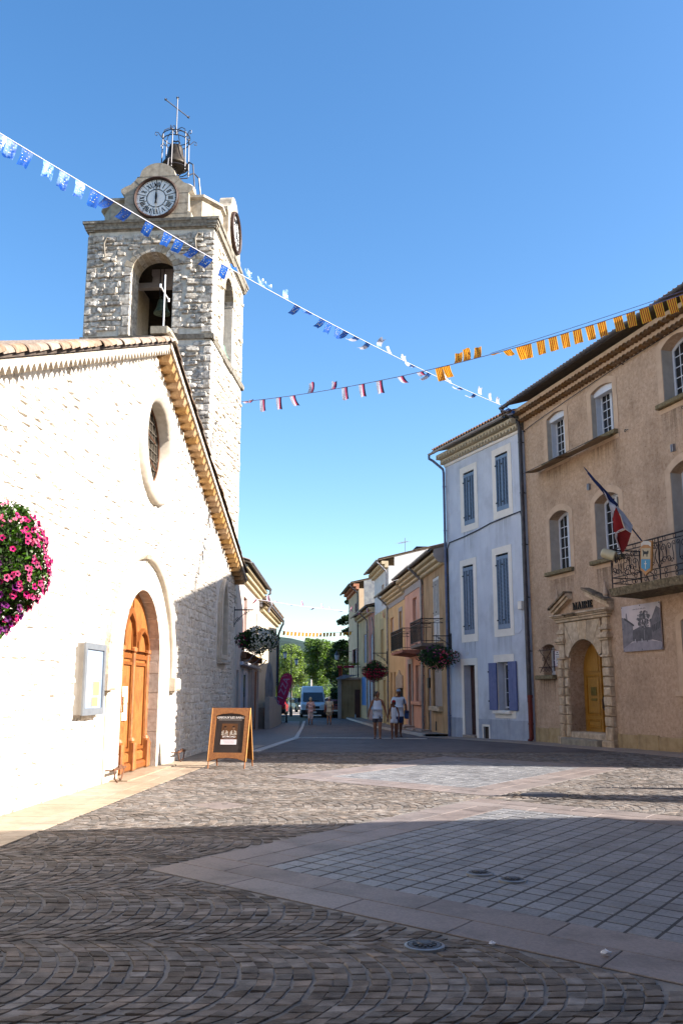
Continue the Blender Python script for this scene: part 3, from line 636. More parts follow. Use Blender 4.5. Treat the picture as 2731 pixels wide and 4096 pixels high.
def course(z0, z1, p0, p1, name, nx=6):
    for face in range(4):
        L_ = WT if face % 2 == 0 else DT
        for i in range(nx):
            u0, u1 = -p1 + (L_ + 2 * p1) * i / nx + .004, -p1 + (L_ + 2 * p1) * (i + 1) / nx - .004; b = MB(); j = rc.uniform(-.015, .015)
            b.hexa([(u0, -p0 + j, z0), (u1, -p0 + j, z0), (u1, .2, z0), (u0, .2, z0), (u0, -p1 + j, z1 + j * .5), (u1, -p1 + j, z1), (u1, .2, z1), (u0, .2, z1 + j * .5)])
            o = b.build(name, LED, TW)
            o.location = ((0, 0, 0), (WT, 0, 0), (WT, DT, 0), (0, DT, 0))[face]; o.rotation_euler = (0, 0, PI / 2 * face)
course(12.14, 12.28, .05, .10, 'ledge_stone', 5)
course(15.80, 15.92, .02, .08, 'cornice_stone', 6); course(15.925, 16.03, .09, .14, 'cornice_stone', 5); course(16.035, 16.12, .16, .18, 'cornice_stone', 4)
b = MB(); b.box(-.1, WT + .1, -.1, DT + .1, 15.85, 16.115); b.build('cornice_core', LED, TW)
# attic drum, cap and roof
DRUM = mat('weathered_cast_stone', '968b7c', 'b2a796', rough=.9, ns=7, var=.04, bump=.35, streak=.45, speck=.3, speckc='5f574c', specs=26)
octo = [(.55, .35), (3.5, .35), (3.95, 1.0), (3.95, 3.9), (3.5, 4.5), (.55, 4.5), (.1, 3.9), (.1, 1.0)]
b = MB(); b.prism([octo], 16.1, 16.98, 'z'); b.build('attic', DRUM, TW)
gro = lambda k: [(2.02 + (x - 2.02) * k, 2.43 + (y - 2.43) * k) for x, y in octo]
b = MB(); b.loft([[(x, y, z) for x, y in gro(k)] for k, z in ((1.0, 16.98), (1.05, 17.04), (1.05, 17.12), (1.0, 17.16), (.5, 17.42), (.1, 17.5))]); b.build('attic_cap', DRUM, TW)
# clock gables
def gable_outline():
    o = [(-1.18, 16.12), (1.13, 16.12), (1.13, 16.42), (1.03, 16.46), (1.03, 17.1), (1.16, 17.2), (1.17, 17.3), (1.05, 17.38), (.86, 17.46), (.72, 17.6), (.66, 17.7), (.58, 17.72)]
    for i in range(1, 12): a = PI * (.12 + .76 * i / 12); o.append((.58 * cos(a) / cos(PI * .12), 17.62 + .56 * sin(a)))
    return o + [(-.58, 17.72), (-.66, 17.7), (-.72, 17.6), (-.86, 17.46), (-1.05, 17.38), (-1.17, 17.3), (-1.16, 17.2), (-1.03, 17.1), (-1.03, 16.46), (-1.13, 16.42)]
WHD = mat('enamel_white', 'dededc', 'e8e8e6', rough=.3, spec=.5, ns=3); BLK = mat('black_paint', '161416', rough=.5); RIM = mat('brown_clock_rim', '2c1b15', '3c271e', rough=.6)
def strokes(ch):
    V = []; w_ = 0
    for c in ch:
        if c == 'I': V.append([(w_, 0), (w_ + .022, 0), (w_ + .022, .15), (w_, .15)]); w_ += .036
        elif c == 'V': V.append([(w_, .15), (w_ + .028, .15), (w_ + .052, 0), (w_ + .034, 0)]); V.append([(w_ + .075, .15), (w_ + .085, .15), (w_ + .05, 0), (w_ + .042, 0)]); w_ += .098
        else: V.append([(w_, .15), (w_ + .028, .15), (w_ + .088, 0), (w_ + .06, 0)]); V.append([(w_ + .072, .15), (w_ + .083, .15), (w_ + .014, 0), (w_ + .003, 0)]); w_ += .1
    return V, w_ - .012
def clock(root_loc, rotz):
    # local x right, y into the wall, z up; hangs on its gable
    def put(o): o.location = root_loc; o.rotation_euler = (0, 0, rotz); return o
    b = MB(); b.prism([gable_outline()], .0, .42); g = put(b.build('clock_gable', DRUM, TW))
    b = MB()   # joints cut between the blocks
    for p in (((-1.02, 17.1), (-.66, 17.1)), ((.66, 17.1), (1.02, 17.1)), ((-.66, 17.71), (.66, 17.71)), ((-.2, 17.62), (-.24, 17.71)), ((.2, 17.62), (.3, 17.71)), ((.55, 17.42), (.72, 17.58)), ((-.55, 17.42), (-.72, 17.58)), ((.68, 16.75), (1.02, 16.75)), ((-1.02, 16.75), (-.68, 16.75)), ((.4, 16.4), (1.02, 16.4))):
        b.tube([(p[0][0], -.0, p[0][1]), (p[1][0], -.0, p[1][1])], .006, 4)
    b.build('block_joint', mat('dark_joint', '5f564b'), g)
    cz = 16.93
    b = MB(); b.loft([[(r * cos(2 * PI * i / 40), y, cz + r * sin(2 * PI * i / 40)) for i in range(40)] for r, y in ((.72, .01), (.72, -.10), (.685, -.13), (.645, -.10), (.64, -.02))], cap=False); b.build('clock_rim', RIM, g, smooth=False)
    b = MB(); b.prism([[(.645 * cos(2 * PI * i / 40), cz + .645 * sin(2 * PI * i / 40)) for i in range(40)]], -.03, .0); d = put(b.build('clock_dial', WHD, TW)); d.location = root_loc
    b = MB(); b.prism([[(.315 * cos(2 * PI * i / 32), cz + .315 * sin(2 * PI * i / 32)) for i in range(32)], [(.295 * cos(2 * PI * i / 32), cz + .295 * sin(2 * PI * i / 32)) for i in range(32)]], -.042, -.03); b.build('dial_ring', BLK, d)
    for k in range(12):
        a = PI / 2 - 2 * PI * (k + .5) / 12; b = MB(); b.tube([(.31 * cos(a), -.036, cz + .31 * sin(a)), (.645 * cos(a), -.036, cz + .645 * sin(a))], .008, 4); b.build('dial_divider', BLK, d)
        V, wd = strokes(('XII', 'I', 'II', 'III', 'IIII', 'V', 'VI', 'VII', 'VIII', 'IX', 'X', 'XI')[k]); a = PI / 2 - 2 * PI * k / 12; b = MB(); up = (cos(a), sin(a)); rt = (sin(a), -cos(a))
        for poly in V: b.prism([[(rt[0] * (x - wd / 2) * 1.25 + up[0] * (.38 + z * 1.1), cz + rt[1] * (x - wd / 2) * 1.25 + up[1] * (.38 + z * 1.1)) for x, z in poly]], -.038, -.03)
        b.build('numeral', BLK, d)
    b = MB()
    for k in range(60):
        a = 2 * PI * k / 60; r_ = .012 if k % 5 == 0 else .007; b.box(.61 * cos(a) - r_, .61 * cos(a) + r_, -.036, -.03, cz + .61 * sin(a) - r_, cz + .61 * sin(a) + r_)
    b.build('minute_dots', BLK, d)
    b = MB(); b.prism([[(-.012, cz - .2), (-.045, cz - .2), (-.02, cz - .1), (-.035, cz), (-.03, cz + .1), (-.012, cz + .2), (-.008, cz + .6), (.012, cz + .6), (.014, cz + .2), (.035, cz + .1), (.04, cz), (.02, cz - .1), (.03, cz - .2)]], -.085, -.07); b.prism([[(-.05, cz + .38), (-.03, cz + .42), (.03, cz + .42), (.05, cz + .38), (.02, cz + .44), (0, cz + .5), (-.02, cz + .44)]], -.087, -.07); b.build('minute_hand', BLK, d)
    b = MB(); b.prism([[(-.008, cz), (.008, cz), (.008, cz - .42), (.022, cz - .45), (0, cz - .56), (-.022, cz - .45), (-.008, cz - .42)]], -.066, -.056); b.build('hour_hand', mat('pale_hand', 'a5a29a', rough=.4), d)
clock((2.1, .06, 0), 0); clock((WT + .12, 2.5, 0), PI / 2)
# S-shaped wall anchors
ANC = mat('old_iron_anchor', '6e665c', '8a8276', rough=.9)
for x, z in ((.55, 15.25), (3.45, 15.3), (3.55, 9.9)):
    b = MB(); b.tube([(x - .14, -.08, z - .35), (x - .05, -.1, z - .42), (x + .04, -.1, z - .34), (x, -.1, z - .1), (x - .02, -.1, z + .14), (x + .06, -.1, z + .3), (x + .16, -.08, z + .28)], .03, 6); b.build('wall_anchor', ANC, TW)
# bells
BRZ = mat('green_bronze', '4f5f52', '6f7f6c', rough=.55, metal=.5, ns=9); BRD = mat('dark_bronze', '2a2420', '4a4238', rough=.5, metal=.5)
def bell(loc, r, h, label, m, parts=True):
    t = thing('bell', label, 'bell', loc, 0)
    b = MB(); b.lathe([(r * .96, 0), (r, .0), (r * .97, h * .1), (r * .8, h * .25), (r * .64, h * .5), (r * .56, h * .8), (r * .48, h * .93), (r * .2, h), (.01, h)], n=24); b.lathe([(r * .94, .005), (r * .6, h * .4), (r * .4, h * .9), (.01, h * .92)], n=20); b.build('bell_body', m, t, smooth=True)
    b = MB(); b.tube([(0, 0, h * .8), (0, 0, -.02)], r * .05, 6); b.ball((0, 0, -.01), r * .13, 8, 6); b.build('clapper', mat('dark_iron', '29272a', '3a383b', rough=.6, metal=.4), t)
    for k in (-1, 1):
        b = MB(); b.tube([(k * r * .15, 0, h), (k * r * .3, 0, h + r * .2), (k * r * .15, 0, h + r * .38), (0, 0, h + r * .3)], r * .06, 6); b.build('crown_loop', m, t)
    return t
T_ = TW.matrix_basis
bell(T_ @ Vector((2.0, 1.5, 13.66)), .27, .5, 'green bronze bell hanging in the front arch of the tower', BRZ)
bell(T_ @ Vector((3.75, 2.4, 12.35)), .33, .55, 'bronze bell low in the side opening of the tower', BRZ)
t = thing('bell_yoke', 'pale wooden bell frame above the bell in the front arch', 'bell frame', T_ @ Vector((2.0, 1.5, 14.2)), TW.rotation_euler[2])
PW = mat('pale_grey_wood', '9a8f8c', 'aba09c', ns=6, scale=(1, 8, 8))
b = MB(); b.box(-1.25, 1.25, -.1, .12, .34, .52); b.build('beam', PW, t)
b = MB(); b.prism([[(-.35, .5), (.35, .5), (.32, .7), (.36, .8), (.36, .98), (-.36, .98), (-.36, .8), (-.32, .7)]], -.09, .09); b.build('headstock', PW, t)
for x in (-.06, .06):
    b = MB(); b.tube([(x, -.12, -.02), (x, -.12, 1.0)], .014, 5); b.build('strap', MATS['dark_iron'], t)
# wrought iron bell cage with cross
t = thing('bell_cage', 'wrought iron cage with scrolls and cross topping the tower', 'bell cage', T_ @ Vector((1.98, 2.45, 17.45)), TW.rotation_euler[2])
WI = mat('wrought_iron', '1b171b', '353036', rough=.45, metal=.2, spec=.6)
Rc = .46
def ringpts(r, z, n=24): return [(r * cos(2 * PI * i / n), r * sin(2 * PI * i / n), z) for i in range(n + 1)]
for z, r_ in ((1.95, Rc), (3.02, Rc), (3.2, Rc + .02)):
    b = MB(); b.tube(ringpts(r_, z, 20), .018, 5); b.build('hoop', WI, t)
for k in range(6):
    a = PI / 6 + k * PI / 3; c_, s_ = cos(a), sin(a); P = lambda r, z: (r * c_, r * s_, z)
    b = MB(); b.tube([P(Rc + .02, 1.8), P(Rc, 3.25)], .022, 6); b.build('upright', WI, t)
    b = MB(); b.tube([P(Rc, 3.22), P(Rc * .9, 3.38), P(Rc * .55, 3.5), P(.12, 3.5), P(.03, 3.4), P(.02, 3.3)], .014, 5); b.build('crown_rib', WI, t)
    b = MB(); b.tube([P(Rc, 3.02), P(Rc + .1, 3.12), P(Rc + .18, 3.22), P(Rc + .27, 3.2), P(Rc + .28, 3.1), P(Rc + .22, 3.08), P(Rc + .2, 3.14)], .013, 5); b.build('scroll', WI, t)
    b = MB(); b.tube([P(Rc, 1.85), P(Rc + .22, 2.0), P(Rc + .4, 1.85), P(Rc + .48, 1.2), P(Rc + .55, .65), P(Rc + .95, .35), P(Rc + 1.0, -.05)], .026, 6); b.build('leg', WI, t)
    b = MB(); b.tube([P(.0, 1.6), P(Rc, 1.75)], .02, 5); b.build('brace', WI, t)
b = MB(); b.tube([(0, 0, .0), (0, 0, 1.95)], .06, 8); b.build('post', WI, t)
b = MB(); b.tube([(0, 0, 3.4), (0, 0, 4.75)], .02, 6); b.build('cross_upright', WI, t)
b = MB(); b.tube([(-.27, -.52, 4.33), (.27, .52, 4.33)], .018, 6); b.build('cross_bar', WI, t)
for p in ((-.27, -.52, 4.33), (.27, .52, 4.33), (0, 0, 4.75)):
    b = MB(); b.tube([(p[0] - .03, p[1] - .03, p[2] + .03), p, (p[0] + .03, p[1] + .03, p[2] - .03)], .025, 5); b.tube([(p[0] - .04, p[1], p[2] - .02), p, (p[0] + .04, p[1], p[2] + .03)], .02, 5); b.build('finial', WI, t)
bell(T_ @ Vector((1.98, 2.45, 19.5)), .46, .84, 'large dark bronze bell inside the iron cage above the clock', BRD)
t = thing('satellite_dish', 'small pale dish fixed behind the front clock gable', 'satellite dish', T_ @ Vector((2.95, .75, 17.35)), TW.rotation_euler[2])
b = MB(); b.lathe([(.001, 0), (.12, .01), (.2, .03), (.24, .045)], n=24); o = b.build('reflector', mat('pale_grey_plastic', 'b9b6b2', rough=.5), t, smooth=True); o.rotation_euler = (R(90), 0, R(40)); o.location = (0, 0, .2)
b = MB(); b.tube([(0, .1, -.4), (0, .1, .2)], .025, 6); b.build('mast', WI, t)
# ------------------------------------------------------------- right-hand buildings
rb = random.Random(23)
def frame(name, label, cat, o, d, z=0.): return thing(name, label, cat, (o[0], o[1], z), math.atan2(d[1], d[0]))
GLASS = mat('dark_window_glass', '17191c', '23262a', rough=.06, spec=.6, ns=2)
UPVC = mat('white_window_paint', 'b9bcc6', 'c4c6ce', rough=.4)
GUT = mat('grey_zinc_gutter', '3d3b40', '4d4a4e', rough=.45, metal=.35, ns=5); GUTP = mat('pale_zinc_pipe', '77757a', '8b888a', rough=.4, metal=.4)
TILE_R = mat('brown_roof_tile', '5c4438', '83614c', rough=.9, ns=5, var=.15, bump=.4)
MOSS = mat('mossy_stone_sill', '5f5440', '7d7055', rough=.95, ns=12, bump=.6, speck=.4, speckc='46401f', specs=20)
def wall(par, outline, holes, m, y0=0., th=.45, name='wall'):
    b = MB(); b.prism([outline] + holes, y0, y0 + th); return b.build(name, m, par)
def house_box(par, w_, h, dep, m, th=.45, zb=-.6):
    b = MB(); b.prism([rect(th, dep, zb, h)], 0, th, 'x'); b.build('side_wall', m, par)
    b = MB(); b.prism([rect(th, dep, zb, h)], w_ - th, w_, 'x'); b.build('side_wall', m, par)
    b = MB(); b.box(th, w_ - th, dep - th, dep, zb, h); b.build('rear_wall', m, par)
def canal_roof(par, x0, x1, ye, ze, yr, zr, yb=None, zb=None, m=None, pitch=.21, amp=.05):
    m = m or TILE_R; n = int((x1 - x0) / pitch * 6); prof = [(x0 + (x1 - x0) * i / n, amp * (sin(PI * i / 3) + .35 * sin(2 * PI * i / 3 + 1))) for i in range(n + 1)]
    line = [(ye, ze), (yr, zr)] + ([(yb, zb)] if yb is not None else [])
    b = MB(); b.loft([[(x, y, z + a) for x, a in prof] for y, z in line], cap=False, closed=False)
    b.loft([[(x, line[0][0], line[0][1] + a) for x, a in prof], [(x, line[0][0], line[0][1] + a - .03) for x, a in prof]], cap=False, closed=False)
    b.build('roof', m, par, norm=False)
    b = MB(); pts = [(y, z - .05) for y, z in line] + [(y, z - .10) for y, z in reversed(line)]; b.prism([pts], x0, x1, 'x'); b.build('roof_deck', mat('roof_underside', '5f5143', '75634f'), par)
def gutter(par, x0, x1, y, z, m=None, r=.075):
    b = MB(); o = [(y + (r if k < 8 else r - .01) * cos(PI + PI * (k if k < 8 else 15 - k) / 7), z + (r if k < 8 else r - .01) * sin(PI + PI * (k if k < 8 else 15 - k) / 7)) for k in range(16)]
    b.prism([o], x0, x1, 'x'); b.tube([(x0 + .01, y, z - .0), (x0, y, z)], .02, 4); 
    x = x0 + .4
    while x < x1: b.prism([[(y + (r + .008) * cos(PI + PI * k / 7), z + (r + .008) * sin(PI + PI * k / 7)) for k in range(8)]], x, x + .03, 'x'); x += 1.1
    b.build('gutter', m or GUT, par)
def downpipe(par, x, yg, zg, z0, m=None, r=.055, y=-.1, xg=None):
    xg = x if xg is None else xg
    b = MB(); b.tube([(xg, yg, zg), (xg, yg, zg - .12), (xg + (x - xg) * .3, yg * .8, zg - .22), (x, y * 1.3, zg - .62), (x, y, zg - .8), (x, y, z0)], r, 10)
    z = zg - 1.4
    while z > z0: b.tube([(x, y, z), (x, y, z + .05)], r + .012, 10); b.box(x - .015, x + .015, y, 0, z + .01, z + .04); z -= 1.9
    b.build('downpipe', m or GUT, par)
def surround(par, o, i, m, y=-.014, name='window_surround'):
    b = MB(); b.prism([o, i], y, .03); return b.build(name, m, par)
def casement(par, x0, x1, z0, zs, rise, y, cols=2, rows=5, two=True, fm=None):
    """arched casement: frame, leaf stiles, panes and glazing bars"""
    fm = fm or UPVC; o = arch(x0, x1, z0, zs, rise); f = .06
    inn = arch(x0 + f, x1 - f, z0 + f, zs, max(.01, rise - .02))
    b = MB(); b.prism([o, inn], y, y + .07); W = b.build('window', fm, par)
    mid = (x0 + x1) / 2; leaves = ((x0 + f, mid), (mid, x1 - f)) if two else ((x0 + f, x1 - f),)
    for a, c in leaves:
        t_ = lambda x: zs + (rise - .02) * (1 - ((x - mid) / ((x1 - x0) / 2)) ** 2) if rise > .05 else zs
        lo = [(a + .005, z0 + f), (c - .005, z0 + f), (c - .005, t_(c) - .03), ((a + c) / 2, t_((a + c) / 2) - .03), (a + .005, t_(a) - .03)]
        s = .055; ni = [(a + s, z0 + f + s), (c - s, z0 + f + s), (c - s, t_(c) - .03 - s), ((a + c) / 2, t_((a + c) / 2) - .03 - s), (a + s, t_(a) - .03 - s)]
        b = MB(); b.prism([lo, ni], y - .015, y + .05); b.build('window_leaf', fm, W)
        h0, h1 = z0 + f + s, t_((a + c) / 2) - .03 - s
        nc = cols
        for i in range(nc):
            for r in range(rows):
                xa, xb = a + s + (c - a - 2 * s) * i / nc, a + s + (c - a - 2 * s) * (i + 1) / nc; za, zb = h0 + (h1 - h0) * r / rows, h0 + (h1 - h0) * (r + 1) / rows
                if r == rows - 1: top = lambda x: t_(x) - .03 - s - .002
                b = MB(); b.prism([[(xa + .008, za + .008), (xb - .008, za + .008), (xb - .008, (zb if r < rows - 1 else top(xb)) - .008), (xa + .008, (zb if r < rows - 1 else top(xa)) - .008)]], y + .018, y + .026); b.build('pane', GLASS, W)
        b = MB()
        for i in range(1, nc): xa = a + s + (c - a - 2 * s) * i / nc; b.box(xa - .012, xa + .012, y + .005, y + .035, h0, h1)
        for r in range(1, rows): za = h0 + (h1 - h0) * r / rows; b.box(a + s, c - s, y + .003, y + .037, za - .012, za + .012)
        b.build('glazing_bars', fm, W)
    b = MB(); b.prism([arch(x0 + .02, x1 - .02, z0 + .02, zs, max(.01, rise - .01))], y + .1, y + .12); b.build('dark_interior', mat('dark_room', '0e0d0c', rough=.9), W)
    return W
def sill(par, x0, x1, z, m, d=.14, h=.1):
    b = MB(); b.bevbox(x0, x1, -d, .3, z - h, z, .02, rb, .008); return b.build('sill', m, par)
def shutter_leaf(par, x0, x1, z0, z1, y, m, louver=True, th=.04, cols=2):
    b = MB(); f = .05; holes = []
    if louver:
        for i in range(cols):
            a = x0 + f + (x1 - x0 - f) * i / cols; holes.append(rect(a, a + (x1 - x0 - f) / cols - f, z0 + .16, z1 - .12))
    b.prism([rect(x0, x1, z0, z1)] + holes, y - th, y); S = b.build('shutter', m, par)
    if louver:
        b = MB()
        for h_ in holes:
            z = h_[0][1]
            while z < h_[2][1] - .02: b.hexa([(h_[0][0], y - th + .004, z), (h_[1][0], y - th + .004, z), (h_[1][0], y - .004, z + .026), (h_[0][0], y - .004, z + .026), (h_[0][0], y - th + .004, z + .008), (h_[1][0], y - th + .004, z + .008), (h_[1][0], y - .004, z + .034), (h_[0][0], y - .004, z + .034)]); z += .052
        b.build('louvres', m, S, kind='stuff')
    else:
        n = 4
        for i in range(n):
            b = MB(); b.bevbox(x0 + (x1 - x0) * i / n + .004, x0 + (x1 - x0) * (i + 1) / n - .004, y - th - .012, y - th + .002, z0 + .01, z1 - .01, .006); b.build('board', m, S)
    for z in (z0 + .3, z1 - .35):
        b = MB(); b.box(x0 - .04, x0 + .05, y - th - .02, y - th, z, z + .05); b.build('hinge', mat('dark_hinge', '2d3038'), S)
    return S
def genoise(par, x0, x1, rows, m, z0, pitch=.19, dep=.09, h=.17, step=.12, ends=True):
    """stacked eaves courses with scalloped lower edges"""
    for k in range(rows):
        b = MB(); b.prism([scallops((x0, z0 + k * h), (x1, z0 + k * h), pitch, dep, h - .004)], -step * (k + 1), .02); b.build('genoise_course', m, par)

# ------------------------------------------------------------- town hall
MA = frame('town_hall', 'ochre roughcast town hall with carved stone doorway and balcony', 'town hall', (6.72, 32.72), (.28, -1))
OCH = mat('ochre_roughcast', 'a88c74', 'bba089', rough=.95, ns=9, bump=1., bs=30, streak=.10, speck=.75, speckc='6b5138', specs=20, stain=(.7, .4, '7a6a5a'))
BAND = mat('smooth_ochre_band', 'b0957e', 'bea38b', rough=.9, ns=3, bump=.1); REV = mat('grey_reveal', 'a69b90', 'b4a89c', ns=4)
MW = 14.3
wins = [(1.74, 2.97, 9.36, 10.92, .11), (4.68, 5.93, 9.36, 10.92, .11), (8.47, 9.75, 9.42, 11.02, .22), (12.0, 13.25, 9.42, 11.0, .22), (1.62, 2.96, 5.54, 7.38, .2), (4.56, 5.92, 5.54, 7.38, .2), (8.5, 9.85, 4.45, 7.45, .22), (12.0, 13.3, 5.5, 7.4, .2), (8.5, 9.8, 1.55, 3.42, .1), (11.9, 13.2, 1.55, 3.42, .1)]
md = arch(2.52, 4.62, -.4, 2.15, 1.05, 16); gw = arch(.78, 1.58, 2.12, 3.06, .1, 8)
wall(MA, rect(0, MW, -.6, 11.75), [arch(*w_, 10) for w_ in wins] + [md, gw], OCH, th=.5)
house_box(MA, MW, 11.75, 9, OCH)
for i, (x0, x1, z0, zs, rise) in enumerate(wins):
    o = arch(x0 - .24, x1 + .24, z0 - .24 if i != 6 else z0, zs + .1, rise + .12, 10); surround(MA, o, arch(x0, x1, z0, zs, rise, 10), BAND)
    b = MB(); b.box(x0 + .001, x0 + .012, .004, .34, z0, zs); b.build('reveal', REV, MA); b = MB(); b.box(x1 - .012, x1 - .001, .004, .34, z0, zs); b.build('reveal', REV, MA)
    if i != 6:
        sill(MA, x0 - .24, x1 + .2, z0 + .02, MOSS if i < 8 else BAND, .17, .13)
    W = casement(MA, x0, x1, z0 + .02, zs, rise, .34, 2, 5)
    if i in (1, 4, 5):   # pale blind behind the panes
        b = MB(); b.box(x0 + .08, (x0 + x1) / 2 - .02 if i != 4 else x1 - .08, .40, .41, z0 + .1, z0 + (1.7 if i != 4 else .9)); b.build('curtain', mat('net_curtain', '6f7478', '8b8f92', rough=.9, ns=3, wave=('X', 9., .5, 1.)), W)
    if i < 2:   # raised roller blind box
        b = MB(); b.prism([[(x0 + .01, zs - .12), (x1 - .01, zs - .12)] + arch(x0 + .01, x1 - .01, z0, zs, rise, 8)[2:]], .1, .3); b.build('blind_box', UPVC, W)
        b = MB(); b.box(x0 + .0, x0 + .03, .16, .34, z0 + .02, zs); b.box(x1 - .03, x1, .16, .34, z0 + .02, zs); b.build('blind_rail', UPVC, W)
GENO = mat('ochre_genoise_tile', '5f4630', '8d6f50', rough=.95, ns=9, var=.15, bump=.5, speck=.4, speckc='4d3a28', specs=20)
mt = half_tile(.42, .1, .085, .016, 6).build('genoise_tile', GENO, MA); first = True
for row in range(2):
    b = MB(); b.box(-.02, MW + .3, -.17 - .17 * row, .1, 11.44 + .22 * row - .02, 11.46 + .22 * row + .13); b.build('genoise_bed', BAND, MA)
    for i in range(int(MW / .215)):
        o = mt if first else inst(mt, MA); first = False
        o.location = (.1 + i * .215 + row * .1, -.24 - .17 * row + rb.uniform(-.01, .01), 11.33 + .22 * row); o.rotation_euler = (rb.uniform(-.05, .05), rb.uniform(-.06, .06), 0)
canal_roof(MA, -.1, MW + .3, -.62, 12.06, 4.5, 13.6, 9.5, 11.9, amp=.075)
gutter(MA, -.45, MW + .3, -.68, 11.98, r=.095)
downpipe(MA, -.02, -.68, 11.95, 1.42, y=-.16, r=.075, xg=-.35)
b = MB(); b.tube([(-.02, -.16, 1.45), (-.02, -.16, -.02), (-.02, -.24, -.12)], .085, 10); b.tube([(-.02, -.16, 1.36), (-.02, -.16, 1.46)], .1, 10); b.tube([(-.02, -.16, .45), (-.02, -.16, .5)], .1, 10); b.build('downpipe_foot', mat('oxide_red_paint', '5c2420', '6b2b26', rough=.5), MA)
drips(OCH, [(2.35, .85, 9.23, .9), (5.3, .85, 9.23, .9), (9.1, .85, 9.3, 1.3), (2.3, .85, 5.43, 1.1), (5.25, .85, 5.43, 1.2), (1.05, .6, 2.0, .9), (9.1, .8, 1.45, 1.0)])
# plinth stones
PLI = mat('limestone_plinth', '97805f', 'a8926f', rough=.95, ns=5, bump=.5, streak=.3, speck=.2)
for a, c, n in ((.08, 2.0, 2), (5.2, MW, 9)):
    for i in range(n):
        x0, x1 = a + (c - a) * i / n, a + (c - a) * (i + 1) / n; b = MB(); b.bevbox(x0 + .004, x1 - .004, -.05, .02, -.4, .36 + .03 * (i % 2), .015); b.build('plinth_stone', PLI, MA)
# carved doorway
DST = mat('carved_sandstone', 'a8927a', 'c6b096', rough=.92, ns=7, var=.08, bump=.55, bs=40, streak=.4, speck=.3, speckc='6a5842', specs=26)
DSD = mat('black_crusted_sandstone', '453c33', '8d7a64', rough=.95, ns=5, bump=.6)
hs = [.42, .30, .29, .30, .28, .30, .28, .30]; z = .12
for i, h in enumerate(hs):
    for x0, x1, ix in ((2.02, 2.52, 1), (4.62, 5.14, -1)):
        big = i % 2 == 0; xa, xb = (x0 - (.04 if i == 0 else 0), x1) if ix > 0 else (x0, x1 + (.04 if i == 0 else 0))
        xm = xa + (xb - xa) * (.58 if ix > 0 else .42)
        outer_, inner_ = ((xa, xm), (xm, xb)) if ix > 0 else ((xm, xb), (xa, xm))
        b = MB(); b.bevbox(outer_[0] + .004, outer_[1] - .004, -.16 - .03 * big, .05, z + .011, z + h - .011, .035, rb, .012); b.build('rusticated_block', DST, MA)
        b = MB(); b.bevbox(inner_[0] + .004, inner_[1] - .004, -.09, .62, z + .011, z + h - .011, .035, rb, .012); b.build('rusticated_block', DST, MA)
    z += h
for x0, x1 in ((1.94, 2.52), (4.62, 5.24)):
    b = MB(); b.bevbox(x0, x1, -.24, .62, -.4, .14, .04, rb, .02); b.build('base_block', DST, MA)
for x0, x1, s in ((2.02, 2.5, 1), (4.66, 5.14, 1)):   # upper pilasters with capitals
    for za, zb, e in ((2.6, 2.66, .03), (2.66, 3.1, -.02), (3.1, 3.17, .04), (3.17, 3.27, .09), (3.27, 3.34, .02), (3.34, 3.42, -.04), (3.42, 3.50, .03), (3.50, 3.57, -.02), (3.57, 3.80, -.05)):
        b = MB(); b.bevbox(x0 + .04 - e, x1 - .04 + e, -.14 - e, .05, za, zb - .003, .01); b.build('pilaster_block', DST, MA)
vs_ang = [0, 28, 56, 79, 101, 124, 152, 180]
for i in range(7):   # fan of arch stones filling the field up to the cornice
    a0, a1 = R(vs_ang[i]) + .008, R(vs_ang[i + 1]) - .008; n = 4; loop = [(3.57 + 1.05 * cos(a0 + (a1 - a0) * k / n), 2.15 + 1.05 * sin(a0 + (a1 - a0) * k / n)) for k in range(n + 1)]
    def out(a):
        c_, s_ = cos(a), sin(a); r = min((1.09 / abs(c_)) if abs(c_) > 1e-3 else 99, (1.63 / s_) if s_ > 1e-3 else 99); return (3.57 + r * c_, 2.15 + r * s_)
    corner = [out(a0 + (a1 - a0) * k / 8) for k in range(8, -1, -1)]
    if i in (0, 6): continue
    b = MB(); b.prism([loop + corner], -.10, .62); b.build('arch_stone', DST, MA)
for z0, z1, e, d in ((3.80, 3.88, .0, .16), (3.885, 3.95, .06, .2), (3.955, 4.0, .12, .26), (4.0, 4.05, .17, .31)):
    for i in range(4):
        x0, x1 = 2.0 - e + (3.16 + 2 * e) * i / 4, 2.0 - e + (3.16 + 2 * e) * (i + 1) / 4; b = MB(); b.bevbox(x0 + .003, x1 - .003, -d, .05, z0, z1, .012); b.build('cornice_block', DST if z1 < 4.0 or i != 1 else DSD, MA)
for s, xe, xt in ((1, 1.82, 2.92), (-1, 5.34, 4.02)):   # raking halves of the broken pediment
    for off, th, d, m_ in ((0, .10, .18, DST), (.10, .09, .25, DST), (.19, .07, .33, DSD)):
        z0, z1 = 4.05, 4.52; b = MB(); b.prism([[(xe, z0 + off), (xt, z1 + off), (xt, z1 + off + th - .004), (xe, z0 + off + th - .004)]], -d, .04); b.build('raking_cornice', m_, MA)
for xc, zb in ((2.1, 4.3), (5.06, 4.25)):
    b = MB(); b.lathe([(.1, 0), (.1, .12), (.06, .16), (.09, .22), (.05, .42), (.015, .62), (.001, .64)], (xc, -.1, zb), 8); b.build('obelisk', mat('pale_carved_stone', 'a08a78', 'b39c88', ns=6), MA)
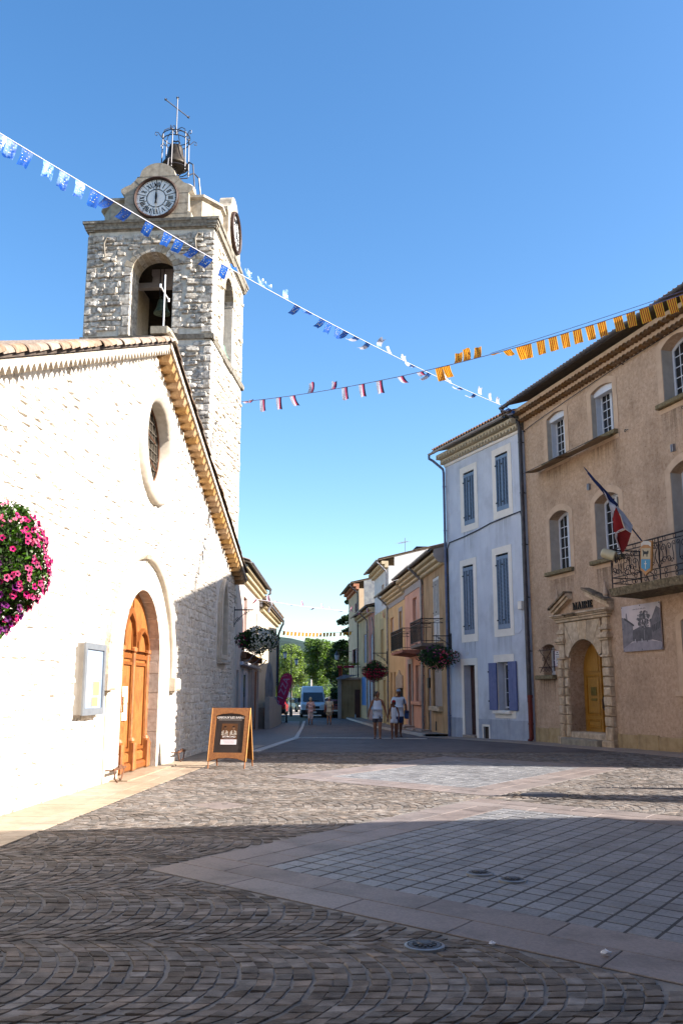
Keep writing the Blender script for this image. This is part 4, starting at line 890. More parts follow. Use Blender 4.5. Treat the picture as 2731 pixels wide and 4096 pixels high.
# carved letters
def serif(ch):
    I = lambda x, w_=.045: [rect(x, x + w_, 0, .24), rect(x - .03, x + w_ + .03, 0, .022), rect(x - .03, x + w_ + .03, .218, .24)]
    if ch == 'I': return I(.03), .105
    if ch == 'M': return [rect(.03, .05, 0, .24), rect(0, .08, 0, .022), [(.0, .24), (.06, .24), (.155, .03), (.135, .0)], [(.135, 0), (.155, .0), (.25, .24), (.235, .24)], rect(.225, .27, 0, .24), rect(.2, .295, 0, .022), rect(.22, .3, .218, .24), rect(0, .06, .218, .24)], .3
    if ch == 'A': return [[(.03, 0), (.052, 0), (.135, .24), (.118, .24)], [(.19, 0), (.238, 0), (.142, .25), (.112, .25)], rect(.07, .2, .08, .1), rect(0, .085, 0, .02), rect(.165, .265, 0, .02)], .265
    if ch == 'R': return I(.03) + [[(.06, .24), (.14, .24), (.185, .22), (.2, .18), (.185, .14), (.14, .115), (.06, .115), (.06, .135), (.13, .135), (.155, .155), (.16, .18), (.15, .205), (.12, .22), (.06, .22)], [(.11, .125), (.145, .125), (.23, 0), (.18, 0)], rect(.18, .25, 0, .018)], .24
    return I(.03) + [rect(.03, .18, 0, .022), rect(.03, .175, .218, .24), rect(.06, .14, .112, .132), rect(.165, .18, 0, .07), rect(.16, .175, .17, .24), rect(.127, .14, .085, .16)], .19
x = 2.98; INK = mat('dark_metal_letters', '17130f', rough=.5)
for ch in 'MAIRIE':
    P_, wd = serif(ch); b = MB()
    for k, l in enumerate(P_): b.prism([[(x + a * .9, 4.16 + c * .98) for a, c in l]], -.05 - .0007 * k, -.012)
    b.build('letter', INK, MA); x += wd * .9 + .022
# door leaves
OAK2 = mat('golden_oak', '835a1c', 'a87a30', rough=.4, ns=8, spec=.5, scale=(9, 9, .7), ramp=(.3, .7)); OAK2D = mat('golden_oak_moulding', '86591a', '9e7026', rough=.4)
dl = MB(); dl.prism([arch(2.5, 4.64, .32, 2.15, 1.06)], .5, .56); DL = dl.build('entrance_door', OAK2, MA)
for x0, x1 in ((2.62, 3.56), (3.66, 4.56)):
    for z0, z1 in ((.42, .72), (.82, 2.1)):
        b = MB(); b.prism([rect(x0 + .08, x1 - .08, z0, z1), rect(x0 + .13, x1 - .13, z0 + .05, z1 - .05)], .47, .5); b.build('panel_moulding', OAK2D, DL); b = MB(); b.bevbox(x0 + .15, x1 - .15, .475, .5, z0 + .07, z1 - .07, .02); b.build('door_panel', OAK2, DL)
    c = 3.57; pts = [(x, 2.18) for x in (x0 + .1, x1 - .1)]; ar = lambda x: 2.15 + math.sqrt(max(.01, .93 ** 2 - (x - c) ** 2)); xs = [x1 - .1 + (x0 + .2 - x1) * k / 8 for k in range(9)]
    lo = [(x0 + .1, 2.2), (x1 - .1, 2.2)] + [(q, max(2.25, ar(q))) for q in xs]; b = MB(); b.prism([lo], .475, .5); b.build('door_panel', OAK2, DL)
b = MB(); b.bevbox(3.56, 3.66, .43, .5, .34, 3.12, .02); b.build('meeting_stile', OAK2D, DL)
b = MB(); b.box(3.0, 3.32, .455, .47, 1.45, 1.72); b.build('brass_plate', mat('dull_brass', '6b5a2c', '82703c', rough=.4, metal=.6), DL)
b = MB(); b.box(3.0, 3.33, .455, .47, 1.28, 1.36); b.build('letter_slot', MATS['dull_brass'], DL)
b = MB(); b.tube([(3.72, .47, 1.05), (3.72, .42, 1.07), (3.72, .42, 1.33), (3.72, .47, 1.35)], .015, 6); b.box(3.69, 3.75, .46, .475, 1.0, 1.42); b.build('door_handle', MATS['dark_iron'], DL)
b = MB(); b.bevbox(2.5, 4.64, -.05, .6, -.4, .32, .03); b.build('door_step', DST, MA); b = MB(); b.bevbox(2.48, 4.66, -.42, -.04, -.1, .14, .025); b.build('door_step', mat('worn_step_stone', '7d7466', '938a7b', ns=6, bump=.4), MA)
# barred window
sill(MA, .44, 1.68, 2.12, MOSS, .18, .14); casement(MA, .8, 1.56, 2.14, 3.02, .08, .3, 1, 2, False)
b = MB()
for k in range(2):
    for s in (-1, 1): b.tube([(1.18 + s * .22 - s * (.28 * ((i % 4) - 2) / 2 if i % 4 else 0) * 0 + s * .2 * cos(PI * i / 4), -.12, 2.2 + .1 * i + .0) for i in range(9)], .012, 5)
for z in (2.38, 2.95): b.tube([(.66, -.12, z), (1.72, -.12, z)], .014, 5)
for x_, z_ in ((.98, 2.3), (1.18, 2.3), (1.38, 2.3), (.98, 2.66), (1.38, 2.66), (1.18, 3.0), (.98, 3.0), (1.38, 3.0)): b.tube([(x_ + .06 * cos(a_ * PI / 5), -.12, z_ + .06 * sin(a_ * PI / 5)) for a_ in range(11)], .009, 4)
for x_ in (.7, 1.68): b.tube([(x_, -.12, 2.38), (x_, .02, 2.38)], .012, 4); b.tube([(x_, -.12, 2.95), (x_, .02, 2.95)], .012, 4)
b.build('window_grille', mat('rust_brown_iron', '3a2522', '4d332c', rough=.7), MA)
# balcony
SLAB = mat('lichened_concrete', '4f4638', '746852', rough=.95, ns=9, bump=.5, speck=.5, speckc='a09a84', specs=14)
b = MB(); b.hexa([(6.78, -.98, 4.2), (11.4, -.98, 4.2), (11.4, .0, 4.16), (6.78, .0, 4.16), (6.74, -1.02, 4.42), (11.44, -1.02, 4.42), (11.44, .0, 4.44), (6.74, .0, 4.44)]); BAL = b.build('balcony', SLAB, MA)
BI = mat('black_balcony_iron', '171318', '2a2328', rough=.5, metal=.3)
y_ = -.95
def rail(p, q, z, r=.014, name='rail'): b = MB(); b.tube([(*p, z), (*q, z)], r, 6); b.build(name, BI, BAL)
for p, q in (((6.84, y_), (11.36, y_)), ((6.84, y_), (6.84, .0)), ((11.36, y_), (11.36, 0))):
    for z, r in ((5.52, .02), (5.40, .013), (4.72, .013), (4.56, .013)): rail(p, q, z, r)
for p in ((6.84, y_), (9.1, y_), (11.36, y_), (6.84, -.02)):
    b = MB(); b.tube([(*p, 4.42), (*p, 5.54)], .018, 6); b.build('post', BI, BAL)
def spiral(cx, cz, r, turns, a0, s=1, n=18): return [(cx + r * (1 - .8 * i / n) * cos(a0 + s * turns * 2 * PI * i / n), 0, cz + r * (1 - .8 * i / n) * sin(a0 + s * turns * 2 * PI * i / n)) for i in range(n + 1)]
def scroll_mesh():
    b = MB(); b.tube(list(reversed(spiral(.10, .17, .10, 1.2, PI, -1))) + [(.0, 0, .3), (.02, 0, .42)] + spiral(.13, .50, .1, 1.2, PI, 1 * -1), .010, 5)
    b.tube(list(reversed(spiral(.22, .12, .07, 1.1, 0, 1))) + [(.3, 0, .25), (.27, 0, .4)] + spiral(.33, .55, .075, 1.1, PI, -1), .009, 5); return b
sm = scroll_mesh().build('scroll', BI, BAL); sm.location = (6.9, y_, 4.73); rm = MB(); rm.tube([(.055 * cos(2 * PI * i / 14), 0, .055 * sin(2 * PI * i / 14)) for i in range(15)], .009, 5); rm = rm.build('iron_ring', BI, BAL); rm.location = (7.1, y_, 5.46)
for i in range(1, 11):
    o = inst(sm, BAL, (6.9 + i * .42 + (.42 if i % 2 else 0), y_, 4.73)); o.scale = (-1 if i % 2 else 1, 1, 1)
for i in range(1, 10): inst(rm, BAL, (7.1 + i * .45, y_, 5.46)); inst(rm, BAL, (7.1 + i * .45, y_, 4.64)); inst(rm, BAL, (7.1 + i * .45, y_, 4.5), (0, 0, 0), (.9, 1, .9))
for i in range(3): o = inst(sm, BAL, (6.84, -.05 - i * .3, 4.73), (0, 0, -PI / 2), (1, 1, 1))
for i in range(2): inst(rm, BAL, (6.84, -.25 - i * .4, 5.46), (0, 0, PI / 2)); inst(rm, BAL, (6.84, -.25 - i * .4, 4.64), (0, 0, PI / 2))
b = MB()   # urn shaped ornament with square key panel in the middle of the railing
for s in (-1, 1): b.tube([(9.1 + s * x_, y_, z_) for x_, z_ in ((.04, 4.74), (.06, 4.82), (.16, 4.98), (.17, 5.1), (.1, 5.2), (.06, 5.24), (.16, 5.26), (.16, 5.38), (.08, 5.38), (.08, 5.3))], .011, 5)
b.build('urn_ornament', BI, BAL)
# plaque, poster, catch sheet, crest, loudspeaker, flag: things fixed to or leaning on the hall
M_ = MA.matrix_basis
def on_hall(name, label, cat, x, y, z): return thing(name, label, cat, M_ @ Vector((x, y, z)), MA.rotation_euler[2])
t = on_hall('notice_plaque', 'narrow white notice plaque beside the barred window of the town hall', 'notice', 1.83, -.02, 2.39)
b = MB(); b.box(-.19, .19, -.015, .02, 0, .52); b.build('panel', mat('plaque_white', 'b5b0b4', 'c0bcc0', rough=.5), t)
b = MB(); b.prism([rect(-.19, .19, 0, .52), rect(-.175, .175, .015, .505)], -.02, -.0145); b.build('border', mat('mauve_border', '8d5f78'), t)
b = MB()
for z, h_, w_ in ((.44, .03, .05), (.385, .02, .13), (.33, .008, .13), (.3, .008, .12), (.27, .008, .13), (.24, .008, .13), (.21, .008, .11), (.18, .008, .12), (.1, .022, .08), (.04, .008, .1)): b.box(-w_, w_, -.018, -.0149, z, z + h_)
b.build('print', mat('dark_print', '2c2830'), t)
t = on_hall('photo_panel', 'large black and white street photograph on a panel under the balcony', 'poster', 5.82, -.05, 2.7)
PW_, PH_ = 1.9, 1.31
b = MB(); b.box(0, PW_, -.02, .0, 0, PH_); b.build('panel', mat('faded_print_sky', 'a49aa0', 'c5b4b2', rough=.35, ns=1.2, spec=.5), t)
gy = lambda n_, a, c=None: mat(n_, a, c, rough=.4, ns=6, spec=.4, ramp=(.25, .75))
def pic(name, loops, m_, k): b = MB(); b.prism(loops, -.0205 - .0012 * k, -.0195); b.build(name, m_, t)
pic('printed_road', [[(0, 0), (PW_, 0), (PW_, .2), (1.2, .3), (.8, .3), (0, .16)]], gy('print_grey', '77707a', '8d858d'), 1)
pic('printed_house', [[(.0, .1), (.55, .3), (.55, .78), (.3, .9), (.27, 1.1), (.22, 1.1), (.2, .95), (0, 1.0)]], gy('print_mid_grey', '4d4850', '7a737b'), 2)
pic('printed_house', [[(1.4, .3), (PW_, .2), (PW_, 1.12), (1.72, 1.2), (1.4, .78)]], gy('print_dark_grey', '3d363d', '6d636a'), 2)
pic('printed_roof', [[(.14, .98), (.52, .8), (.62, .74), (.6, .7), (.4, .8), (.12, .92)]], gy('print_black', '1d1b20', '2b282e'), 3)
pic('printed_shadow', [[(.5, .28), (1.45, .28), (1.45, .62), (1.0, .7), (.55, .6)]], gy('print_deep_grey', '2a272d', '565058'), 3)
for k in range(90):
    a_ = rb.uniform(0, 2 * PI); q_ = rb.random() ** .5; cx_, cz_, r_ = 1.1 + .33 * q_ * cos(a_), .86 + .26 * q_ * sin(a_), rb.uniform(.02, .06)
    pic('printed_leaves', [[(cx_ + r_ * rb.uniform(.5, 1.2) * cos(i_ * PI / 4), cz_ + r_ * rb.uniform(.5, 1.2) * sin(i_ * PI / 4)) for i_ in range(8)]], gy('print_tree', '2a272c', '4d484e') if k % 3 else gy('print_tree_pale', '5d575e', '787178'), 4 + .04 * k)
pic('printed_trunk', [rect(1.08, 1.12, .3, .75)], gy('print_trunk', '6a646a'), 5)
for x_ in (.62, .7, .95, 1.2): pic('printed_person', [[(x_, .24), (x_ + .03, .24), (x_ + .035, .32), (x_ + .015, .35), (x_ - .005, .32)]], gy('print_pale', '9d979d') if x_ in (.62, .95) else gy('print_deep_grey', ''), 5)
for k in range(5): pic('printed_window', [rect(1.5 + .08 * k, 1.54 + .08 * k, .5 + .02 * k, .68 + .02 * k)], gy('print_black', ''), 3)
b = MB()
for x_ in range(16): b.box(.55 + x_ * .042, .55 + x_ * .042 + (.03 if x_ % 4 else .015), -.022, -.0199, 1.17, 1.19 + .006 * (x_ % 3))
b.build('caption', gy('print_grey2', '6b656c'), t)
for x_, z_ in ((.03, .03), (PW_ - .03, .03), (.03, PH_ - .03), (PW_ - .03, PH_ - .03), (.95, .04), (.95, PH_ - .03), (.03, .65)):
    b = MB(); b.lathe([(.014, 0), (.014, .012), (.001, .014)], n=8); o = b.build('screw', MATS['dark_iron'], t); o.location = (x_, -.02, z_); o.rotation_euler = (R(90), 0, 0)
t = on_hall('catch_board', 'sagging grey canvas sheet hung below the two upper town hall windows', 'canvas sheet', 0, 0, 0)
b = MB(); rows = []
for i in range(25):
    u = i / 24; x_ = 1.0 + 4.95 * u; sag = .06 * abs(sin(PI * 2 * u)); rows.append([(x_ + .02 * k, -.03 - .62 * k / 6, 9.22 - .10 * sin(PI * .5 * k / 6) - sag * (k / 6) - .10 * (1 - k / 6) * 0 - .1 * u * 0) for k in range(7)])
b.loft(rows, cap=False, closed=False); o = b.build('canvas', mat('grey_brown_canvas', '756450', '8d7a64', rough=.95, ns=4, bump=.2), t, smooth=True)
b = MB(); b.tube([(1.0, -.66, 9.1), (5.98, -.66, 9.1)], .012, 5); b.build('edge_rod', MATS['dark_iron'], t)
b = MB(); b.tube([(3.45, -.02, 9.22), (3.48, -.66, 9.07)], .01, 5); b.build('tie', MATS['dark_iron'], t)
t = on_hall('crest_board', 'small coat of arms board with dark animal fixed to the balcony railing', 'coat of arms', 8.72, -1.10, 4.62); t.rotation_euler[1] = R(8)
sh = [(-.24, .08), (-.1, .02), (0, -.05), (.1, .02), (.24, .08), (.25, .85), (-.25, .85)]
b = MB(); b.prism([sh], -.03, .02); b.build('board', mat('varnished_tan_wood', '9a6a3a', 'ad7c48', rough=.5), t)
ins = [(x_ * .8, .1 + z_ * .82) for x_, z_ in sh]
b = MB(); b.prism([[(-.2, .38), (.2, .38), (.2, .66), (-.2, .66)]], -.036, -.03); b.build('upper_field', mat('crest_cream', 'a89a80'), t)
b = MB(); b.prism([[(-.2, .37), (-.2, .14), (-.08, .1), (0, .05), (.08, .1), (.2, .14), (.2, .37)]], -.036, -.03); b.build('lower_field', mat('crest_blue', '4b83a0'), t)
b = MB(); b.prism([[(-.22, .7), (-.1, .75), (.1, .75), (.22, .7), (.22, .8), (.1, .85), (-.1, .85), (-.22, .8)]], -.04, -.03); b.build('scroll_ribbon', mat('ribbon_white', 'c2bcb2'), t)
b = MB(); b.prism([[(-.12, .44), (-.1, .44), (-.08, .5), (.04, .5), (.05, .43), (.07, .43), (.08, .5), (.12, .52), (.13, .58), (.09, .6), (.06, .57), (-.08, .58), (-.13, .63), (-.14, .6), (-.11, .54)]], -.042, -.036); b.build('animal_emblem', INK, t)
b = MB(); b.prism([rect(-.012, .012, .12, .33)], -.042, -.036); b.prism([rect(-.05, .05, .24, .264)], -.0425, -.036); b.build('pale_emblem', mat('ribbon_white', ''), t)
b = MB(); b.tube([(-.05, .0, .02), (-.05, .12, -.2)], .014, 5); b.tube([(.12, .0, .06), (.18, .08, -.02), (.2, .1, -.2)], .014, 5); b.build('bracket', BI, t)
t = on_hall('loudspeaker', 'cream cylinder loudspeaker at the left end of the town hall balcony', 'loudspeaker', 7.15, -1.0, 5.3)
b = MB(); b.lathe([(.13, 0), (.14, .02), (.14, .36), (.1, .4), (.001, .4)], n=18); o = b.build('housing', mat('cream_plastic', 'b0a486', 'bbb090', rough=.5), t, smooth=False); o.rotation_euler = (R(70), 0, R(-50)); b = MB(); b.tube([(0, .0, -.2), (0, 0, .1)], .02, 6); b.build('mount', BI, t)
for x_, z_ in ((4.36, 7.86), (8.75, 8.0)):
    t = on_hall('wall_clamp', 'small double metal clamp %s on ochre wall' % ('above the flag' if x_ < 5 else 'above the balcony door'), 'wall clamp', x_, 0, z_)
    for k in (0, 1):
        b = MB(); b.box(-.06 + k * .07, -.02 + k * .07, -.09, .01, 0, .2); b.build('clamp_bar', GUTP, t)
t = on_hall('cable', 'thin black cable running below the eaves of the town hall', 'cable', 0, 0, 0)
b = MB(); b.tube([(.1, -.06, 10.98), (1.5, -.06, 11.08), (3.6, -.06, 11.18), (6.6, -.07, 11.28), (10, -.06, 11.33), (13.8, -.06, 11.4)], .012, 4); b.build('wire', MATS['black_paint'], t)
for x_, z_ in ((.1, 10.98), (6.6, 11.28)): b = MB(); b.tube([(x_, .02, z_ - .02), (x_, -.08, z_)], .02, 5); b.build('hook', MATS['dark_iron'], t)
for x_, z_, lab in ((6.55, 9.2, 'iron ring bolt in the ochre wall right of the canvas sheet'), (9.3, 9.08, 'iron ring bolt under the sill of the top right window')):
    t = on_hall('ring_bolt', lab, 'ring bolt', x_, -.02, z_); b = MB(); b.tube([(.04 * cos(a_ * PI / 5), -.03, .04 * sin(a_ * PI / 5)) for a_ in range(11)], .01, 4); b.tube([(.03, -.03, 0), (.16, -.03, 0)], .01, 4); b.build('ring', MATS['dark_iron'], t)

# ------------------------------------------------------------- blue-grey house
BL = frame('blue_house', 'pale blue-grey three storey house with louvred shutters', 'house', (4.42, 38.2), (.398, -1))
BW_ = 5.9
BLU = mat('pale_blue_render', 'b9bdca', 'c3c7d2', rough=.9, ns=1.3, bump=.25, bs=90, streak=.14, stain=(.6, .3, '7f7d80')); BLD = mat('blue_grey_plinth', '9499a8', 'a0a5b2', rough=.9, ns=3, bump=.3, streak=.3)
CRM = mat('cream_surround', 'd8d0c8', 'e0d8cf', rough=.85, ns=3); SHB = mat('slate_blue_paint', '64778f', '6f829a', rough=.55, var=.04); SHP = mat('periwinkle_paint', '56618c', '606a94', rough=.5)
wl = [(1.56, 2.42, 8.18, 10.36), (4.08, 4.95, 8.3, 10.5), (1.32, 2.16, 3.8, 6.55), (3.9, 4.76, 3.85, 6.66)]
so_ = [(1.28, 2.66, 7.93, 10.62), (3.82, 5.2, 8.03, 10.76), (1.1, 2.4, 3.5, 6.8), (3.62, 4.99, 3.58, 6.93)]
holes = [rect(*w_) for w_ in wl] + [rect(1.2, 2.06, -.4, 2.6), rect(3.76, 4.57, .9, 2.65), rect(2.6, 3.0, -.2, .28)]
wall(BL, rect(0, BW_, .58, 11.05), [h for h in holes if h[0][1] > .6] + [rect(1.2, 2.06, .5, 2.6)][:0], BLU, th=.4) if False else None
b = MB(); b.prism([rect(0, BW_, -.6, 11.05)] + holes, 0, .4); b.build('wall', BLU, BL); house_box(BL, BW_, 11.05, 8, BLU, th=.4)
for x0, x1 in ((.005, 1.0), (2.28, 2.5), (3.1, BW_ - .05)):
    b = MB(); b.box(x0, x1, -.022, .01, -.4, .56); b.build('plinth', BLD, BL)
b = MB(); b.box(2.5, 3.1, -.022, .01, .36, .56); b.build('plinth', BLD, BL)
for (x0, x1, z0, z1), o in zip(wl, so_):
    surround(BL, rect(*o), rect(x0, x1, z0, z1), CRM); m_ = (x0 + x1) / 2
    shutter_leaf(BL, x0 + .005, m_ - .004, z0 + .01, z1 - .08, .03, SHB); shutter_leaf(BL, m_ + .004, x1 - .005, z0 + .01, z1 - .08, .03, SHB)
    b = MB(); b.box(x0, x1, .05, .3, z0, z1); b.build('dark_opening', mat('dark_room', ''), BL)
surround(BL, [(1.0, -.2), (2.28, -.2), (2.28, 2.86), (1.0, 2.86)], [(1.2, -.2 + .001), (2.06, -.2 + .001), (2.06, 2.6), (1.2, 2.6)], CRM, name='door_surround')
b = MB(); b.box(1.18, 2.08, .3, .35, -.1, 2.62); D_ = b.build('door', mat('dark_red_brown_wood', '37201d', '4a2c26', rough=.5, scale=(8, 8, 1)), BL)
for z0, z1 in ((.15, .9), (1.05, 2.4)): b = MB(); b.bevbox(1.3, 1.96, .275, .3, z0, z1, .02); b.build('door_panel', MATS['dark_red_brown_wood'], D_)
b = MB(); b.bevbox(1.15, 2.1, -.12, .3, -.35, -.08, .03); b.build('door_step', PAV, BL)
surround(BL, rect(3.5, 4.9, .62, 2.92), rect(3.76, 4.57, .9, 2.65), CRM); casement(BL, 3.78, 4.55, .92, 2.63, .01, .25, 1, 3, True)
shutter_leaf(BL, 3.2, 3.75, .9, 2.63, -.03, SHP, False); shutter_leaf(BL, 4.58, 5.1, .9, 2.65, -.03, SHP, False)
b = MB()
for k in range(7): b.bevbox(3.52 + k * .165, 3.52 + k * .165 + .155, -.15, .2, .78, .88, .015)
b.build('brick_sill', CRM, BL)
surround(BL, rect(2.52, 3.08, -.2, .36), rect(2.6, 3.0, -.19, .28), CRM, name='vent_surround'); b = MB(); b.box(2.6, 3.0, .06, .1, -.2, .28); b.build('vent', mat('brown_vent', '2e221e', '3a2c26'), BL)
b = MB(); b.box(BW_ - .06, BW_ + .03, -.05, .02, -.3, 11.2); b.build('corner_band', CRM, BL)
drips(BLU, [(1.95, .6, 7.93, 1.0), (4.5, .6, 8.03, 1.0), (1.75, .6, 3.5, .8), (4.3, .6, 3.58, .7), (4.2, .6, .78, .7)], '6a6c76', .45)
GENW = mat('cream_genoise', 'b0a48f', 'bcb09a', rough=.9, ns=6, bump=.2)
b = MB(); b.box(0, BW_, -.05, .02, 10.98, 11.08); b.build('frieze', CRM, BL)
genoise(BL, -.05, BW_, 2, GENW, 11.08, .23, .14, .20, .2)
canal_roof(BL, -.15, BW_ + .05, -.55, 11.72, 4, 12.95, 8.3, 11.6, amp=.075); gutter(BL, -.3, BW_ - .2, -.6, 11.58, GUTP)
downpipe(BL, .05, -.6, 11.5, -.2, mat('bluish_pipe', '59607a', '667088', rough=.5), y=-.1, xg=-.3)
b = MB(); b.box(1.4, 1.6, -.012, .0, 2.98, 3.12); b.build('number_plate', mat('white_enamel', 'b8b8bc'), BL)
t = thing('cable', 'black cable drooping across the middle of the blue-grey house', 'cable', BL.location, BL.rotation_euler[2]); b = MB()
b.tube([(.12, -.04, 3.), (.12, -.04, 7.45), (.3, -.04, 7.68), (1.55, -.04, 7.74), (2.6, -.04, 7.82), (3.62, -.04, 7.94), (5.0, -.04, 8.0), (5.75, -.05, 8.02), (5.82, -.05, 7.8), (5.8, -.05, 4.8), (5.78, -.05, 1.2)], .022, 5); b.build('wire', MATS['black_paint'], t)
t = thing('utility_box', 'small white electrical box near the corner of the blue-grey house', 'electrical box', BL.matrix_basis @ Vector((5.62, -.02, 4.46)), BL.rotation_euler[2])
b = MB(); b.bevbox(-.12, .12, -.14, .02, 0, .3, .02); b.build('case', CRM, t); b = MB(); b.tube([(.0, -.06, 0), (.02, -.05, -.12), (.0, -.03, -.7), (-.25, -.03, -.82), (-.6, -.03, -.8)], .01, 4); b.build('wire', UPVC, t)

# ------------------------------------------------------------- row of village houses
DD = Vector((-.0856, 1)).normalized()
def rowhouse(name, label, t0, t1): p = Vector((4.38, 38.4)) + DD * t1; return frame(name, label, 'house', p, -DD), t1 - t0
def X(T1): return lambda t: T1 - t
# tan house
TN, wT = rowhouse('tan_house', 'tan rendered house with tall white louvred shutters beside the blue house', 0, 5.6); x_ = X(5.6)
TAN = mat('tan_render', 'a5835f', 'b99872', rough=.95, ns=1.4, bump=.35, streak=.5); WSH = mat('white_shutter', 'c5bdb8', 'd0c9c4', rough=.6); GRW = mat('grey_white_panel', '8f8582', '9b918c', rough=.7, ns=4)
b = MB(); b.prism([rect(0, wT, -.8, 6.95), rect(x_(2.95), x_(1.6), 3.72, 6.58), rect(x_(3.5), x_(1.35), .95, 2.6), rect(x_(4.75), x_(4.0), -.5, 2.6)], 0, .4); b.build('wall', TAN, TN); house_box(TN, wT, 6.95, 8, TAN, .4)
shutter_leaf(TN, x_(2.95) + .01, x_(2.28), 4.7, 6.55, .03, WSH); shutter_leaf(TN, x_(2.27), x_(1.61), 4.7, 6.55, .03, WSH)
for a, c in ((2.95, 2.28), (2.27, 1.61)): b = MB(); b.bevbox(x_(a) + .01, x_(c), .0, .05, 3.72, 4.69, .02); b.build('door_panel', WSH, TN)
b = MB(); b.box(x_(3.5), x_(1.35), .1, .14, .95, 2.6); b.build('shop_blind', GRW, TN); b = MB(); b.box(x_(4.75), x_(4.0), .06, .1, -.5, 2.6); D_ = b.build('door', mat('grey_door', '6d6a72', '7a767c'), TN)
sill(TN, x_(3.6), x_(1.3), .95, MATS['carved_sandstone'], .2, .2); b = MB(); b.box(x_(4.72), x_(4.3), -.03, .06, 1.75, 2.2); b.build('letter_box', MATS['black_paint'], D_)
b = MB(); b.box(x_(3.0), x_(2.7), -.01, .02, -.1, .3); b.build('vent', MATS['brown_vent'], TN)
genoise(TN, 0, wT, 3, mat('ochre_genoise', 'bba888', 'cbb898', rough=.95, ns=8, bump=.3), 6.88, .17, .09, .17, .16)
canal_roof(TN, -.05, wT + .02, -.6, 7.55, 4, 8.7, 8.2, 7.4); gutter(TN, 0, wT - .3, -.66, 7.5, GUTP, .09); b = MB(); b.prism([[(-.3, 6.95), (0, 6.9), (0, 7.6), (-.5, 7.48), (-.5, 7.2)]], wT - .12, wT + .02, 'x'); b.build('eaves_end', GRW, TN)
downpipe(TN, .05, -.66, 7.5, -.2, GUTP)
b = MB(); b.bevbox(x_(5.3), x_(3.9), -.5, .0, -.6, -.12, .03); b.build('door_step', PAV, TN)
# pink house
PK, wP = rowhouse('pink_house', 'salmon pink house with white door surround and small balcony', 5.6, 11.3); x_ = X(11.3)
PNK = mat('salmon_render', 'c4927c', 'd0a08a', rough=.92, ns=1.4, bump=.15, streak=.2); PND = mat('pale_salmon_panel', 'ab9085', 'b89d92', ns=3); MAU = mat('mauve_grey_shutter', '6f5f66', '7d6c72', rough=.6)
hol = [rect(x_(8.72), x_(7.45), 4.0, 6.25), rect(x_(10.1), x_(9.2), -.5, 2.98), rect(x_(8.1), x_(6.5), 1.1, 2.86)]
b = MB(); b.prism([rect(0, wP, -.8, 6.95)] + hol, 0, .4); b.build('wall', PNK, PK); house_box(PK, wP, 6.95, 8, PNK, .4)
b = MB(); b.box(hol[0][0][0], hol[0][1][0], .15, .2, 4.0, 6.25); b.build('shutter', PND, PK); b = MB(); b.box(hol[1][0][0], hol[1][1][0], .2, .25, -.5, 2.98); b.build('door', MAU, PK); b = MB(); b.box(hol[2][0][0], hol[2][1][0], .12, .17, 1.1, 2.86); b.build('shop_blind', PND, PK)
surround(PK, [(x_(10.4), -.4), (x_(8.85), -.4), (x_(8.85), 3.22), (x_(10.4), 3.22)], [(x_(10.1), -.39), (x_(9.2), -.39), (x_(9.2), 2.98), (x_(10.1), 2.98)], GRW, -.05, 'door_surround')
sill(PK, x_(8.9), x_(6.2), 1.12, PNK, .14, .18); b = MB(); b.box(.0, wP, -.04, .01, 6.62, 6.96); b.build('frieze', GRW, PK)
for a, c, z in ((11.0, 8.6, -.1), (8.0, 6.0, -.15)): b = MB(); b.bevbox(x_(a), x_(c), -.55, .0, -.7, z, .03); b.build('door_step', PAV, PK)
genoise(PK, 0, wP, 3, MATS['ochre_genoise'], 6.96, .17, .09, .16, .16); canal_roof(PK, 0, wP, -.6, 7.6, 4, 8.75, 8.2, 7.4); gutter(PK, 0, wP, -.66, 7.55, GUTP, .08); downpipe(PK, wP - .06, -.66, 7.5, -.2, GUTP)
# orange house
OR, wO = rowhouse('apricot_house', 'apricot house with small upper windows between pink and yellow houses', 11.3, 17.8); x_ = X(17.8)
ORG = mat('apricot_render', 'cba272', 'd6b080', rough=.92, ns=1.4, bump=.15, streak=.25)
hol = [rect(x_(17.0), x_(15.6), 4.2, 5.88), rect(x_(13.35), x_(12.5), 4.0, 5.98), rect(x_(17.2), x_(16.4), -.4, 2.7), rect(x_(15.8), x_(15.0), .9, 2.7), rect(x_(14.6), x_(12.3), -.5, 1.78)]
b = MB(); b.prism([rect(0, wO, -.8, 6.75)] + hol, 0, .4); b.build('wall', ORG, OR); house_box(OR, wO, 6.75, 8, ORG, .4)
for h_, m_, n_ in ((hol[0], PND, 'shutter'), (hol[1], MAU, 'shutter'), (hol[2], MAU, 'door'), (hol[3], PND, 'shutter'), (hol[4], MATS['dark_room'], 'garage_opening')): b = MB(); b.box(h_[0][0], h_[1][0], .12, .17, h_[0][1], h_[2][1]); b.build(n_, m_, OR)
surround(OR, rect(x_(13.6), x_(12.25), 3.9, 6.2), hol[1], GRW); b = MB(); b.prism([[(x_(14.75), 1.78), (x_(12.2), 1.78), (x_(12.2), 2.45), (x_(12.9), 2.5), (x_(13.45), 2.75), (x_(14.0), 2.5), (x_(14.75), 2.4)]], -.06, .0); b.build('carved_lintel', MATS['pale_carved_stone'], OR)
b = MB(); b.box(0, wO, -.04, .01, 6.5, 6.78); b.build('frieze', GRW, OR); genoise(OR, 0, wO, 3, MATS['ochre_genoise'], 6.78, .17, .09, .16, .16); canal_roof(OR, -1.2, wO, -.6, 7.45, 4, 8.6, 8.2, 7.3); gutter(OR, -1.6, wO, -.66, 7.4, GUTP, .08); downpipe(OR, .1, -.66, 7.35, -.2, GUTP)
